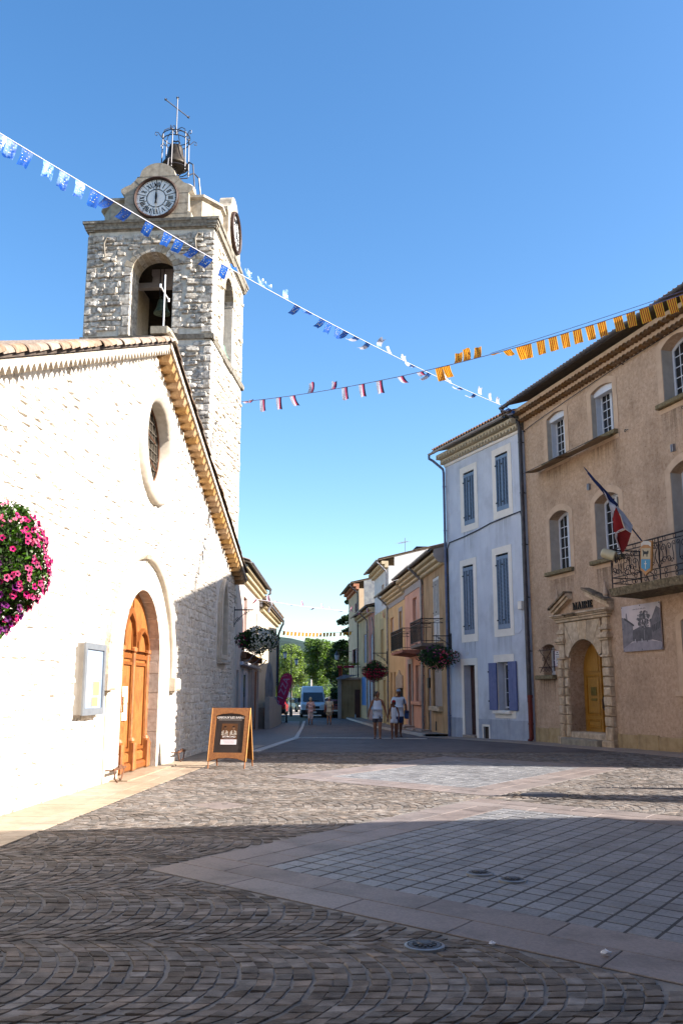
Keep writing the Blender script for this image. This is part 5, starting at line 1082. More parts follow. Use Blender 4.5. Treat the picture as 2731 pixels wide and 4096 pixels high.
# yellow / white tall house
YE, wY = rowhouse('yellow_house', 'tall pale yellow house with white upper storey and sunlit gable', 17.8, 24.9); x_ = X(24.9)
YEL = mat('pale_yellow_render', 'c9b07e', 'd4bd8c', rough=.92, ns=1.4, bump=.15, streak=.25); WHR = mat('whitewashed_block', 'c8c3be', 'd6d1cc', rough=.9, ns=2, bump=.2)
hol = [rect(x_(21.4), x_(20.3), 3.7, 5.5), rect(x_(21.1), x_(20.0), 7.0, 8.34), rect(x_(23.4), x_(22.6), 1.2, 2.3), rect(x_(20.6), x_(19.4), -.5, 2.3)]
b = MB(); b.prism([rect(0, wY, -.8, 6.7), hol[0], hol[2], hol[3]], 0, .4); b.build('wall', YEL, YE); b = MB(); b.prism([rect(0, wY, 6.702, 9.2), hol[1]], .02, .4); b.build('upper_wall', WHR, YE)
b = MB(); b.prism([[(.4, -.8), (8, -.8), (8, 9.4), (4.2, 10.7), (.4, 9.76)]], wY - .4, wY, 'x'); b.build('gable_wall', WHR, YE); b = MB(); b.prism([[(.4, -.8), (8, -.8), (8, 9.4), (4.2, 10.7), (.4, 9.76)]], 0, .4, 'x'); b.build('gable_wall', WHR, YE)
for h_, m_, n_ in ((hol[0], MAU, 'shutter'), (hol[1], PND, 'shutter'), (hol[2], MAU, 'window'), (hol[3], GRW, 'door')): b = MB(); b.box(h_[0][0], h_[1][0], .15, .2, h_[0][1], h_[2][1]); b.build(n_, m_, YE)
surround(YE, rect(x_(22.0), x_(20.0), 3.6, 6.2), hol[0], mat('pale_yellow_band', 'b8a274')); genoise(YE, 0, wY, 2, MATS['ochre_genoise'], 9.1, .18, .09, .2, .2)
canal_roof(YE, -.1, wY + .02, -.6, 9.62, 4.2, 10.8, 8.3, 9.4, m=TERR); gutter(YE, -.2, wY, -.66, 9.58, GUTP, .08); downpipe(YE, wY - .08, -.66, 9.5, 6.9, GUTP)
downpipe(YE, .1, -.2, 6.6, -.2, GUTP)
# rose and beige houses (lower roof)
RO, wR = rowhouse('rose_house', 'narrow dusty rose house with pale arched shutters', 24.9, 28.6); x_ = X(28.6)
ROS = mat('dusty_rose_render', 'b07a6c', 'bc887a', rough=.92, ns=1.4, streak=.3); PBS = mat('pale_blue_shutter', '8a98ac', '97a4b6', rough=.6)
hol = [arch(x_(27.2), x_(26.0), 3.75, 5.3, .3, 8), rect(x_(27.6), x_(26.8), .4, 2.3)]
b = MB(); b.prism([rect(0, wR, -.8, 7.0)] + hol, 0, .4); b.build('wall', ROS, RO); house_box(RO, wR, 7.0, 8, ROS, .4); b = MB(); b.prism([arch(x_(27.2), x_(26.0), 3.75, 5.3, .3, 8)], .05, .1); b.build('shutter', PBS, RO); b = MB(); b.box(x_(27.6), x_(26.8), .12, .17, .4, 2.3); b.build('window', GLASS, RO)
for a, c in ((28.5, 27.65), (26.75, 25.9)): b = MB(); b.prism([arch(x_(a), x_(c), .4, 2.2, .2, 8)], -.06, -.01); b.build('shutter', PBS, RO)
genoise(RO, 0, wR, 2, MATS['ochre_genoise'], 6.95, .18, .09, .18, .2); canal_roof(RO, 0, wR, -.6, 7.42, 4, 8.5, 8.2, 7.2); gutter(RO, 0, wR, -.66, 7.36, GUTP, .08)
BE, wB = rowhouse('beige_house', 'beige house with grey-blue shutters and bright blue door', 28.6, 35.0); x_ = X(35.0)
BEI = mat('beige_render', 'bb9d76', 'c8ab84', rough=.92, ns=1.4, streak=.3); GBS = mat('grey_blue_shutter', '5d6784', '68728e', rough=.6); BBD = mat('bright_blue_door', '3f6fa8', '4a7ab2', rough=.5)
b = MB(); b.prism([rect(0, wB, -.8, 7.0), rect(x_(31.5), x_(29.8), 3.7, 5.8), rect(x_(33.4), x_(30.2), .6, 2.7)], 0, .4); b.build('wall', BEI, BE); house_box(BE, wB, 7.0, 8, BEI, .4); b = MB(); b.box(x_(31.5), x_(29.8), .05, .1, 3.7, 5.8); b.build('shutter', GBS, BE); b = MB(); b.box(x_(33.4), x_(30.2), .03, .1, .6, 2.7); b.build('shop_shutter', BBD, BE)
genoise(BE, 0, wB, 2, MATS['ochre_genoise'], 6.95, .18, .09, .18, .2); canal_roof(BE, 0, wB, -.6, 7.42, 4, 8.5, 8.2, 7.2); gutter(BE, -.2, wB, -.66, 7.36, GUTP, .08); downpipe(BE, wB - .05, -.66, 7.3, -.2, GUTP)
# far house with grey gable
FA, wF = rowhouse('far_beige_house', 'tall far beige house with dark red shutters and grey gable', 35.0, 43.8); x_ = X(43.8)
FBE = mat('far_beige_render', 'c0a484', 'ccb292', rough=.92, ns=1.2, streak=.2); GRC = mat('rough_grey_cement', '77787c', '93938f', rough=.95, ns=2.5, bump=.7, bs=12); RDS = mat('dark_red_shutter', '5a2230', '682a38', rough=.6)
b = MB(); b.prism([rect(0, wF, -.8, 9.7), rect(x_(37.6), x_(36.0), 7.2, 8.7), rect(x_(40.0), x_(36.2), 3.7, 5.05)], 0, .4); b.build('wall', FBE, FA)
for xx in (0, wF - .4): b = MB(); b.prism([[(.4, -.8), (8, -.8), (8, 9.8), (4.2, 11.2), (.4, 10.33)]], xx, xx + .4, 'x'); b.build('gable_wall', GRC, FA)
for a, c, z0, z1 in ((37.9, 37.2, 7.2, 8.7), (36.4, 35.8, 7.2, 8.7), (40.2, 39.3, 3.7, 5.05), (37.0, 36.1, 3.7, 5.05)): b = MB(); b.box(x_(a), x_(c), -.05, .0, z0, z1); b.build('shutter', RDS, FA)
for h_ in ((37.6, 36.0, 7.2, 8.7), (40.0, 36.2, 3.7, 5.05)): b = MB(); b.box(x_(h_[0]), x_(h_[1]), .15, .2, h_[2], h_[3]); b.build('window', UPVC, FA)
genoise(FA, 0, wF, 2, mat('reddish_genoise', 'a8684a', 'b98466'), 9.65, .2, .09, .22, .22); canal_roof(FA, -.1, wF + .02, -.65, 10.2, 4.2, 11.3, 8.3, 9.8, m=TERR); gutter(FA, -.2, wF, -.72, 10.12, GUT, .09); downpipe(FA, wF - .1, -.7, 10.0, -.2, GUT)
# low extension with terrace projecting into the street
EX = thing('terrace_annex', 'low tan annex with planted terrace projecting at the street end', 'annex', (-.28, 72.2, -.45), 0)
b = MB(); b.box(0, 1.75, 0, 5.5, -.3, 2.95); b.build('wall', mat('annex_render', '86704f', '97805c', ns=1.5, streak=.4), EX); b = MB(); b.bevbox(.0, .28, -.06, .0, -.2, 2.95, .02); b.build('pilaster', GRW, EX); b = MB(); b.bevbox(-.12, 1.8, -.15, 5.6, 2.95, 3.12, .03, rb, .01); b.build('terrace_slab', MATS['pale_carved_stone'], EX)
b = MB(); b.box(1.3, 1.7, -.015, .0, -.1, 2.2); b.build('door', mat('dark_red_brown_wood', ''), EX)
b = MB(); b.box(.05, .3, -.1, -.06, 3.12, 4.0); b.build('wood_screen', mat('red_brown_panel', '6a2f22', '7a3828'), EX); b = MB(); b.box(.3, .36, -.1, -.04, 3.12, 4.1); b.build('post', mat('orange_wood', 'a86a2e'), EX)
for k in range(9): b = MB(); b.box(.42 + k * .14, .45 + k * .14, -.08, -.05, 3.12, 3.9); b.build('baluster', MATS['black_balcony_iron'], EX)
b = MB(); b.box(.36, 1.75, -.09, -.04, 3.9, 3.95); b.build('handrail', MATS['black_balcony_iron'], EX)
for x0_, x1_ in ((-.05, .25), (.45, 1.25)): b = MB(); b.box(x0_, x1_, -.28, -.1, 3.85, 4.02); b.build('planter_box', mat('magenta_red_plastic', '8a1f3a', '9a2844'), EX)
b = MB(); b.loft([[(-.1, -.6, 3.0), (.4, -.6, 3.0), (.4, -.55, 3.02), (-.1, -.55, 3.02)], [(.3, .0, 3.3), (1.5, .0, 3.3), (1.5, .03, 3.33), (.3, .03, 3.33)]]); b.build('awning_rib', GUTP, EX)
# row balconies
def iron_balcony(par, x0, x1, z, proj, slabm, name='balcony'):
    b = MB(); b.hexa([(x0, -proj, z - .12), (x1, -proj, z - .12), (x1, 0, z - .22), (x0, 0, z - .22), (x0, -proj, z), (x1, -proj, z), (x1, 0, z), (x0, 0, z)]); B_ = b.build(name, slabm, par)
    segs = (((x0, -proj), (x1, -proj)), ((x1, -proj), (x1, 0)), ((x0, -proj), (x0, 0)))
    for p, q in segs:
        for zz, r in ((1.03, .02), (.85, .012), (.1, .014)): b = MB(); b.tube([(p[0], p[1], z + zz), (q[0], q[1], z + zz)], r, 6); b.build('rail', BI, B_)
        L_ = math.hypot(q[0] - p[0], q[1] - p[1]); n = max(2, int(L_ / .14))
        if L_ > 1.5:
            for i in range(n + 1): u = i / n; b = MB(); b.box(-.009, .009, -.009, .009, 0, .75); o = b.build('baluster', BI, B_); o.location = (p[0] + (q[0] - p[0]) * u, p[1] + (q[1] - p[1]) * u, z + .1)
            for i in range(n): u = (i + .5) / n; b = MB(); b.tube([(.06 * cos(2 * PI * k / 10), 0, .07 * sin(2 * PI * k / 10)) for k in range(11)], .008, 4); o = b.build('iron_ring', BI, B_); o.location = (p[0] + (q[0] - p[0]) * u, p[1] + (q[1] - p[1]) * u, z + .94)
        else:
            for i in range(1, 4): u = i / 4; b = MB(); b.tube([(p[0] + (q[0] - p[0]) * u, p[1] + (q[1] - p[1]) * u, z), (p[0] + (q[0] - p[0]) * u, p[1] + (q[1] - p[1]) * u, z + .85)], .01, 5); b.build('baluster', BI, B_)
            P = lambda u, zz: (p[0] + (q[0] - p[0]) * u, p[1] + (q[1] - p[1]) * u, z + zz)
            b = MB()
            for i in range(2): b.tube([P(i / 2, .85), P(i / 2 + .5, 1.03)], .008, 4); b.tube([P(i / 2, 1.03), P(i / 2 + .5, .85)], .008, 4)
            b.build('lattice', BI, B_)
    for p in ((x0, -proj), (x1, -proj)): b = MB(); b.tube([(*p, z), (*p, z + 1.05)], .018, 6); b.build('post', BI, B_)
    return B_
iron_balcony(TN, 5.6 - 3.65, 5.6 - .85, 3.6, .95, mat('grey_brown_slab', '6d5f58', '7d6f66')); iron_balcony(PK, 11.3 - 10.0, 11.3 - 6.1, 3.55, .95, mat('brick_pink_slab', '8f5a48', '9d6654'))
# roof clutter
t = thing('chimney_pipe', 'rust brown bent flue pipe above the tan house roof', 'flue pipe', TN.matrix_basis @ Vector((.6, 1.8, 8.0)), 0); b = MB(); b.tube([(0, 0, -.3), (0, 0, .75), (-.12, 0, .95), (-.22, 0, 1.15), (-.18, 0, 1.4)], .11, 10); b.build('pipe', mat('rust_pipe', '4a2c28', '5c3a32'), t); b = MB(); b.tube([(0, 0, .3), (0, 0, .36)], .13, 10); b.build('collar', mat('rust_pipe', ''), t)
def antenna(loc, rot, label):
    t = thing('tv_antenna', label, 'antenna', loc, rot, 'antennas on the row house roofs'); b = MB(); b.tube([(0, 0, -.5), (0, 0, 1.5)], .02, 5); b.build('mast', GUTP, t); b = MB(); b.tube([(-.5, 0, 1.2), (1.1, 0, 1.3)], .012, 4); b.build('boom', GUTP, t)
    for k in range(9): b = MB(); b.tube([(-.4 + k * .18, -.22, 1.21 + k * .011), (-.4 + k * .18, .22, 1.21 + k * .011)], .007, 4); b.build('element', GUTP, t)
antenna(TN.matrix_basis @ Vector((.9, 2.2, 8.1)), .2, 'thin television antenna beside the bent flue pipe'); antenna(YE.matrix_basis @ Vector((4.4, 1.5, 9.9)), 1.9, 'small television antenna on the roof of the tall yellow house')
t = thing('roof_vent', 'low dark box on the ridge of the tall yellow house', 'roof vent', YE.matrix_basis @ Vector((5.9, 2.2, 10.0)), YE.rotation_euler[2]); b = MB(); b.bevbox(-.7, .7, -.3, .3, 0, .45, .04); b.build('case', MATS['dark_iron'], t); b = MB(); b.box(-.75, .75, -.35, .35, .45, .5); b.build('lid', MATS['dark_iron'], t)

# ------------------------------------------------------------- left-hand houses beyond the church
LA = frame('white_shop_house', 'sunlit white house with awning box beyond the church', 'house', (-4.51, 39.75), (0, 1), -.42); wl_ = 8.6; LA.scale = (1.27,) * 3
WSU = mat('warm_white_render', 'b3a79c', 'c0b4a8', rough=.92, ns=1.4, bump=.2, streak=.2)
hol = [rect(2.1, 3.4, 3.5, 5.0), rect(1.5, 5.4, -.5, 2.45), rect(6.4, 8.0, -.5, 2.4), rect(.3, 1.0, -.5, 2.3)]
b = MB(); b.prism([rect(0, wl_, -.8, 5.5)] + hol, 0, .4); b.build('wall', WSU, LA); house_box(LA, wl_, 5.5, 7, WSU, .4)
b = MB(); b.box(2.1, 3.4, .1, .15, 3.5, 5.0); b.build('shutter', mat('pinkish_shutter', '94716c', 'a07d76'), LA); b = MB(); b.box(1.5, 5.4, .1, .15, -.5, 2.45); SF = b.build('shop_front', mat('grey_shop_front', 'a9a9b2', 'b5b5bd', rough=.3), LA)
for x0_ in (1.6, 3.0, 4.2): b = MB(); b.box(x0_, x0_ + .1, .05, .1, -.4, 2.4); b.build('frame_post', UPVC, SF)
b = MB(); b.box(3.2, 4.1, .08, .1, .4, 2.2); b.build('pane', GLASS, SF)
b = MB(); b.box(6.4, 8.0, .03, .09, -.5, 2.4); b.build('door', mat('brown_wood_door', '6b4226', '7c5030'), LA); b = MB(); b.box(.3, 1.0, .1, .15, -.5, 2.3); b.build('shutter', GBS, LA)
for x0_ in (5.45, 6.2, 8.1): b = MB(); b.bevbox(x0_, x0_ + .18, -.06, .0, -.5, 2.45, .02); b.build('pilaster', GRW, LA)
b = MB(); b.bevbox(1.3, 8.3, -.12, .0, 2.5, 2.62, .02); b.build('fascia_board', UPVC, LA); b = MB(); b.box(1.4, 8.2, -.2, -.04, 2.74, 2.96); AW = b.build('awning', mat('rust_brown_cassette', '6a4a34', '7d5a42'), LA)
b = MB(); b.loft([[(1.5, -.2, 2.93), (8.2, -.2, 2.93), (8.2, -.18, 2.95), (1.5, -.18, 2.95)], [(1.5, -.42, 2.84), (8.2, -.42, 2.84), (8.2, -.42, 2.87), (1.5, -.42, 2.87)]]); b.build('awning_cloth', mat('ochre_canvas', 'a8875a', 'b5966a'), AW)
for x0_ in (1.8, 4.5, 7.5): b = MB(); b.tube([(x0_, -.1, 2.6), (x0_ + .2, -.28, 2.72), (x0_, -.4, 2.84)], .025, 6); b.build('folding_arm', UPVC, AW)
genoise(LA, 0, wl_, 3, mat('pale_genoise', 'a89878', 'b8a888'), 5.42, .19, .08, .15, .11); canal_roof(LA, -.05, wl_ + .05, -.42, 6.0, 3.5, 7.2, 7.2, 5.9, m=TERR); gutter(LA, -.05, wl_ + .1, -.47, 5.95, GUTP, .06); downpipe(LA, wl_ + .05, -.47, 5.9, 4.95, GUTP, y=-.4)
b = MB()
for k in range(4): b.box(wl_ - .1, wl_ + .5, -.12, -.02, 5.2 + k * .13, 5.29 + k * .13)
b.build('wall_louvre', GUTP, LA)
LB = frame('corner_house', 'white corner house with barrel tile roof and painted wall picture', 'house', (-4.51, 50.7), (0, 1), -.42); wb_ = 10.9; LB.scale = (1.27,) * 3
b = MB(); b.prism([rect(0, wb_, -.8, 5.0), rect(.5, 1.6, 2.4, 3.2)], 0, .4); b.build('wall', mat('cream_render', 'b3a68f', 'bfb29b', rough=.92, ns=1.2, streak=.25), LB); house_box(LB, wb_, 5.0, 7, MATS['cream_render'], .4)
b = MB(); b.box(.5, 1.6, .1, .15, 2.4, 3.2); b.build('shutter', GRW, LB); b = MB(); b.prism([arch(3.6, 8.6, 1.2, 2.1, .9, 10)], -.02, .0); b.build('wall_picture', mat('dark_blue_picture', '3d4450', '7a7f88', ns=1.5, ramp=(.3, .6)), LB)
b = MB(); b.box(2.6, wb_, -.03, .0, -.6, 1.1); b.build('plinth', mat('grey_plinth', 'a09a92', 'aea79e', ns=3, streak=.3), LB)
b = MB(); b.prism([[(0, -.6), (8, -.6), (8, .9), (5.4, .95), (2.6, 1.35), (0, 1.35)]], -.5, -.3); b.build('stair_parapet', MATS['grey_plinth'], LB)
for k in range(6): b = MB(); b.bevbox(.3 + k * .5, .3 + (k + 1) * .5, -.3, .0, -.6, .9 - k * .2, .02); b.build('stair_step', PAV, LB)
b = MB(); b.bevbox(9.6, 9.95, -.2, .0, .9, 1.32, .02); b.build('letter_box', UPVC, LB)
genoise(LB, .5, wb_ - .3, 2, MATS['pale_genoise'], 5.02, .19, .09, .16, .13); gutter(LB, 0, wb_ + .1, -.36, 5.42, GUTP, .06); downpipe(LB, wb_ - .08, -.36, 5.35, -.2, GUT)
b = MB(); b.prism([[(-.34, 5.46), (3.6, 7.2), (7.4, 5.6), (7.4, 5.45), (3.6, 7.05), (-.34, 5.31)]], 0, wb_ + .15, 'x'); b.build('roof_deck', MATS['roof_underside'], LB)
rt0 = half_tile(.52, .12, .1).build('roof_tile', TERR, LB); first = True; sl_ = math.atan2(1.74, 3.94)
for i in range(26):
    for j in range(11):
        o = rt0 if first else inst(rt0, LB); first = False
        o.location = (.1 + i * .425, -.36 + j * .40 * cos(sl_), 5.5 + j * .40 * sin(sl_) + rb.uniform(0, .012)); o.rotation_euler = (sl_ + .05, 0, rb.uniform(-.03, .03))
b = MB(); b.box(wb_ + .02, wb_ + .5, -.06, .0, 1.9, 4.6); t = b.build('street_banner', mat('blue_white_banner', '5a74a8', '7a90ba', ns=.8), None); t.parent = None; t.location = LB.location; t.rotation_euler = LB.rotation_euler; t.scale = LB.scale; tag(t, 'tall narrow blue banner hanging at the corner of the tiled roof house', 'banner')

# ------------------------------------------------------------- house on the right behind the camera, throwing the foreground shade
SH_ = frame('shade_house', 'plain rendered house on the near right of the square', 'house', (9.35, 8.3), (-.05, -1))
b = MB(); b.prism([[(0, 0), (6.8, 0), (24, 0), (24, 12), (0, 12)][:1] + [(24, 0), (24, 9), (-1.6, 7.0)]], -.5, 8.0, 'z'); b.build('wall', TAN, SH_)
for k in range(5):
    for z in (1, 4.4): b = MB(); b.box(1.5 + k * 4, 2.8 + k * 4, -.04, .0, z, z + 1.9); b.build('shutter', GRW, SH_)
b = MB(); b.prism([[(-.1, -.15), (24.1, -.15), (24.1, 9.1), (-1.75, 7.1)]], 8.0, 8.15, 'z'); b.build('roof', TILE_R, SH_)

RH_ = frame('rear_sky_blocker', 'unseen rendered house added behind the camera to block sky light', 'house', (14, -4), (-1, 0))  # added out of view to cut sky light on the foreground
b = MB(); b.box(0, 30, 0, 8, -.5, 13); b.build('wall', GRC, RH_)
for k in range(9):
    for z in (1, 4.4): b = MB(); b.box(1.5 + k * 3.2, 2.6 + k * 3.2, -.04, .0, z, z + 1.9); b.build('shutter', GRW, RH_)
b = MB(); b.box(-.4, 30.4, -.5, 8.4, 13, 13.2); b.build('roof', TILE_R, RH_)
LH_ = frame('left_sky_blocker', 'unseen rendered house added left of the church to dim the foreground', 'house', (-4.9, -7), (.02, 1))  # another unseen block, added to darken the near paving
b = MB(); b.box(0, 14.2, 0, 8, -.5, 12); b.build('wall', GRC, LH_)
for k in range(4):
    for z in (1, 4.4): b = MB(); b.box(1.2 + k * 3.2, 2.3 + k * 3.2, -.04, .0, z, z + 1.9); b.build('shutter', GRW, LH_)
b = MB(); b.box(-.2, 14.3, -.3, 8.4, 12, 12.2); b.build('roof', TILE_R, LH_)
# ------------------------------------------------------------- flag on the town hall
rf = random.Random(3)
t = on_hall('tricolour_flag', 'blue white and red flag drooping from a pole over the balcony', 'flag', 8.59, -1.05, 5.45)
O_ = Vector((8.59, -1.05, 5.45))
b = MB(); b.tube([Vector((8.59, -1.05, 5.45)) - O_, Vector((8.82, -2.78, 7.28)) - O_], .018, 8); b.tube([Vector((8.82, -2.78, 7.28)) - O_, Vector((8.83, -2.87, 7.37)) - O_], .02, 6, .002); b.build('pole', mat('dark_blue_pole', '20264a', rough=.5), t)
FB = mat('flag_blue', '111c44', '162552', rough=.8, trans=.15); FW = mat('flag_white', '9c9ca8', 'aaaab4', rough=.8, trans=.15); FR = mat('flag_red', '6e0d16', '7d121b', rough=.8, trans=.15)
b = MB(); b.tube([Vector(p) - O_ for p in ((8.8, -2.72, 7.22), (8.78, -2.55, 7.04), (8.77, -2.38, 6.88), (8.76, -2.2, 6.7), (8.78, -2.05, 6.5), (8.86, -1.98, 6.35))], .028, 8, .07); b.build('blue_band', FB, t, smooth=True)
def cloth(name, loop, m, bulge):
    P = [Vector(p) - O_ for p in loop]; c = sum(P, Vector()) / len(P) + Vector((-.02, 0, 0)) + Vector((0, -1, 0)) * bulge; n = len(P); v = []; f = []
    rings = []
    for k in (1., .66, .33): rings.append([c + (p - c) * k + Vector((.5, -1, 0)).normalized() * (.03 * sin(5 * i / n * 2 * PI) * (k < 1)) for i, p in enumerate(P)])
    b = MB(); b.loft(rings, cap=False); o = len(b.v); b.add([c], []); 
    for i in range(n): b.f.append([2 * n + i, 2 * n + (i + 1) % n, o]); b.m.append(0)
    b.build(name, m, t, smooth=True, norm=False)
cloth('white_band', [(8.75, -2.28, 6.79), (8.9, -2.37, 6.75), (8.91, -2.29, 6.64), (8.8, -2.09, 6.33), (8.6, -1.94, 6.07), (8.82, -2.02, 6.24), (8.97, -2.04, 6.3), (8.76, -2.0, 6.5)], FW, .03)
cloth('white_band', [(8.75, -1.87, 6.38), (8.74, -1.67, 6.19), (8.67, -1.39, 5.89), (8.88, -1.59, 5.65), (8.77, -1.69, 5.76), (8.91, -1.88, 6.06), (8.97, -2.04, 6.3)], FW, .03)
cloth('red_band', [(8.95, -2.05, 6.3), (8.62, -1.95, 6.07), (8.39, -1.8, 5.79), (8.42, -1.76, 5.70), (8.77, -1.72, 5.76), (8.91, -1.9, 6.06)], FR, .06)
cloth('red_fold', [(8.42, -1.72, 5.71), (8.29, -1.65, 5.58), (8.18, -1.5, 5.33), (8.19, -1.43, 5.22), (8.5, -1.48, 5.38), (8.88, -1.59, 5.64), (8.77, -1.68, 5.75)], mat('flag_red_shaded', '560a11', '620d15', rough=.85), -.05)  # shade of the fold's underside put into a darker red
b = MB(); b.tube([Vector(p) - O_ for p in ((8.78, -1.75, 5.77), (8.6, -1.78, 5.74), (8.43, -1.77, 5.70), (8.36, -1.73, 5.62), (8.27, -1.62, 5.48), (8.18, -1.5, 5.32))], .02, 5); b.build('hem', mat('flag_hem', 'a09094'), t)

# ------------------------------------------------------------- strings of pennants
CORD = mat('pale_cord', 'b5b3bd', rough=.6); CORD2 = mat('violet_cord', '6c6486', rough=.6)
EUB = mat('pennant_blue', '1d4fa0', '2c66bd', rough=.28, spec=.7, trans=.35, ns=4); EUS = mat('pennant_star', 'c9c47c', rough=.5); YEL_ = mat('pennant_yellow', 'd9a21c', 'e3b233', rough=.5, trans=.45); RED_ = mat('pennant_red', '9c2418', 'ad2c1c', rough=.5, trans=.35); PWH = mat('pennant_white', 'a9a9b4', 'b9b9c4', rough=.4, trans=.4); PPK = mat('pennant_pink', 'b0405e', 'bc5070', rough=.5, trans=.35); PNV = mat('pennant_navy', '1d1c33', '2a2848', rough=.5, trans=.15); PBL = mat('pennant_mid_blue', '2a5596', '3a68aa', rough=.5, trans=.3); SIL = mat('pennant_painted_gloss', '1f52a8', '7d9fd8', rough=.15, spec=.9, trans=.2, ns=9, ramp=(.45, .62))  # SIL has pale sheen patches in its colour besides its low roughness
def pennant(kind, w_, h_, curl, seed):
    """small cloth hanging from z=0; columns or rows coloured by the flag"""
    r_ = random.Random(seed); NX, NZ = (9, 5) if kind == 'cat' else (8, 6); ph = r_.uniform(0, 6); am = w_ * (.05 if kind == 'cat' else .10); g = []
    for j in range(NZ + 1):
        v = j / NZ; row = []
        for i in range(NX + 1):
            u = i / NX - .5; a = curl * v
            z = -h_ * (sin(a) / curl if abs(curl) > .05 else v); y = h_ * ((1 - cos(a)) / curl if abs(curl) > .05 else 0)
            row.append((u * w_ * (1 - .12 * v * (1 if seed % 2 else 0)) + .05 * w_ * v * (seed % 3 - 1), y + am * v * sin(ph + u * 7 + v * 3), z + (.0 if kind == 'cat' else .03) * h_ * sin(ph + u * 5)))
        g.append(row)
    b = MB()
    for j in range(NZ):
        for i in range(NX):
            b.mi = {'eu': 0, 'sil': 0, 'cat': i % 2, 'tri': (0, 0, 0, 0, 1, 1, 2, 2, 2)[i], 'wb': 0 if j >= 2 else 1}[kind]
            b.add([g[j][i], g[j][i + 1], g[j + 1][i + 1], g[j + 1][i]], [(0, 1, 2, 3)])
    if kind in ('eu', 'sil'):
        b.mi = 1
        for k in range(12):
            a = 2 * PI * k / 12; fu, fv = .5 + .26 * cos(a), .48 + .3 * sin(a); i, j = min(NX - 1, int(fu * NX)), min(NZ - 1, int(fv * NZ)); p = Vector(g[j][i]); r = w_ * .028
            for dy in (-.004, .004): b.add([(p.x - r, p.y + dy, p.z - r), (p.x + r, p.y + dy, p.z - r), (p.x + r, p.y + dy, p.z + r), (p.x - r, p.y + dy, p.z + r)], [(0, 1, 2, 3)])
    return b, {'eu': [EUB, EUS], 'sil': [SIL, EUS], 'cat': [YEL_, RED_], 'tri': [PWH, PPK, PNV], 'wb': [PWH, PBL]}[kind]
def bunting(label, pts, cord, cr, spec, group=None):
    """pts: cord polyline; spec: list of (u along cord, kind, w, h, curl, swing about the cord)"""
    pts = [Vector(p) for p in pts]; o0 = pts[0]; t = thing('bunting', label, 'bunting', o0, 0, group); seg = [(q - p).length for p, q in zip(pts, pts[1:])]; tot = sum(seg)
    def at(u):
        d = u * tot
        for p, q, s in zip(pts, pts[1:], seg):
            if d <= s: return p + (q - p) * (d / s), (q - p).normalized()
            d -= s
        return pts[-1], (pts[-1] - pts[-2]).normalized()
    b = MB(); b.tube([p - o0 for p in pts], cr, 5); b.build('cord', cord, t)
    cache = {}
    for k, (u, kind, w_, h_, curl, swing) in enumerate(spec):
        key = (kind, k % 5, curl, round(w_, 2), round(h_, 2))
        p, d = at(u); yaw = math.atan2(d.y, d.x); tilt = -math.atan2(d.z, math.hypot(d.x, d.y))
        if key in cache: o = inst(cache[key], t)
        else:
            b, m = pennant(kind, w_, h_, curl, k % 5 + 1); o = b.build('pennant', m, t, smooth=True, norm=False); cache[key] = o
        M4 = Matrix.Rotation(yaw, 4, 'Z') @ Matrix.Rotation(tilt, 4, 'Y') @ Matrix.Rotation(swing, 4, 'X'); o.rotation_euler = M4.to_euler(); o.location = p - o0
    return t
def sagline(p, q, sag, n=18): return [(p[0] + (q[0] - p[0]) * i / n, p[1] + (q[1] - p[1]) * i / n, p[2] + (q[2] - p[2]) * i / n - sag * 4 * (i / n) * (1 - i / n)) for i in range(n + 1)]
A_, B_ = (-7.2, 14.0, 11.75), (6.45, 32.4, 11.65)
near = [(.069, 'eu', 0, .1), (.079, 'sil', .4, .2), (.094, 'eu', .2, .25), (.114, 'sil', .4, -.2), (.131, 'sil', .3, .2), (.147, 'sil', .5, -.1), (.164, 'eu', .2, .35), (.179, 'eu', .9, .9), (.20, 'eu', .3, .9), (.227, 'eu', .4, .5), (.25, 'eu', .2, .4), (.265, 'eu', .4, .5), (.285, 'eu', .6, .8), (.305, 'eu', .4, .7), (.328, 'eu', .3, .3), (.347, 'eu', .4, 2.3), (.366, 'eu', .2, 2.8), (.387, 'sil', .3, 2.6), (.401, 'eu', .5, 2.4), (.425, 'sil', .9, 2.6), (.445, 'eu', .5, .7), (.467, 'eu', 1.8, 1.2), (.491, 'eu', .8, .5), (.503, 'eu', .2, .25), (.521, 'eu', .1, .2), (.537, 'eu', .6, .8)]
spec = [(u, k, .24, .33 if u < .2 else .29, c_, s_) for u, k, c_, s_ in near]
for i, u in enumerate((.56, .583, .609, .637, .676, .689, .728, .757, .775, .8, .819, .858, .879, .914, .943, .973, .988)): spec.append((u, 'wb', .24, .36, .9 + .5 * (i % 3), (1.2, .6, 2.6, 2.2, 1.9)[i % 5]))
bunting('long string of blue starred pennants turning white towards the blue-grey house', sagline(A_, B_, .40), CORD, .010, spec)
P0, P1 = (-3.9, 27.65, 10.43), (10.3, 18.95, 11.25)
spec = []
for i, (u, cc, sw) in enumerate(zip((.066, .106, .142, .172, .209, .253, .28, .314, .348, .388, .424), (1.6, .2, .25, .8, 1.2, 1.5, .2, .3, .4, 1., 1.3), (1.2, .1, .15, .4, 2.4, 1.9, .1, .2, .1, .8, 1.0))): spec.append((u, 'tri', .2, .36, cc, sw))
for i, u in enumerate((.458, .471, .491, .507, .525, .553, .575, .596, .608, .629, .648, .667, .686, .705, .723, .747, .766, .785, .805, .824, .842, .861)):
    cc, sw = ((.3, .3), (.7, .5), (.9, 2.3), (1.3, 2.5), (.4, 2.6), (.3, 1.75), (.3, 1.35), (.3, .6))[i] if i < 8 else (.10 * (i % 3), .05 * (i % 2))
    spec.append((u, 'cat', .22, .37, cc, sw))
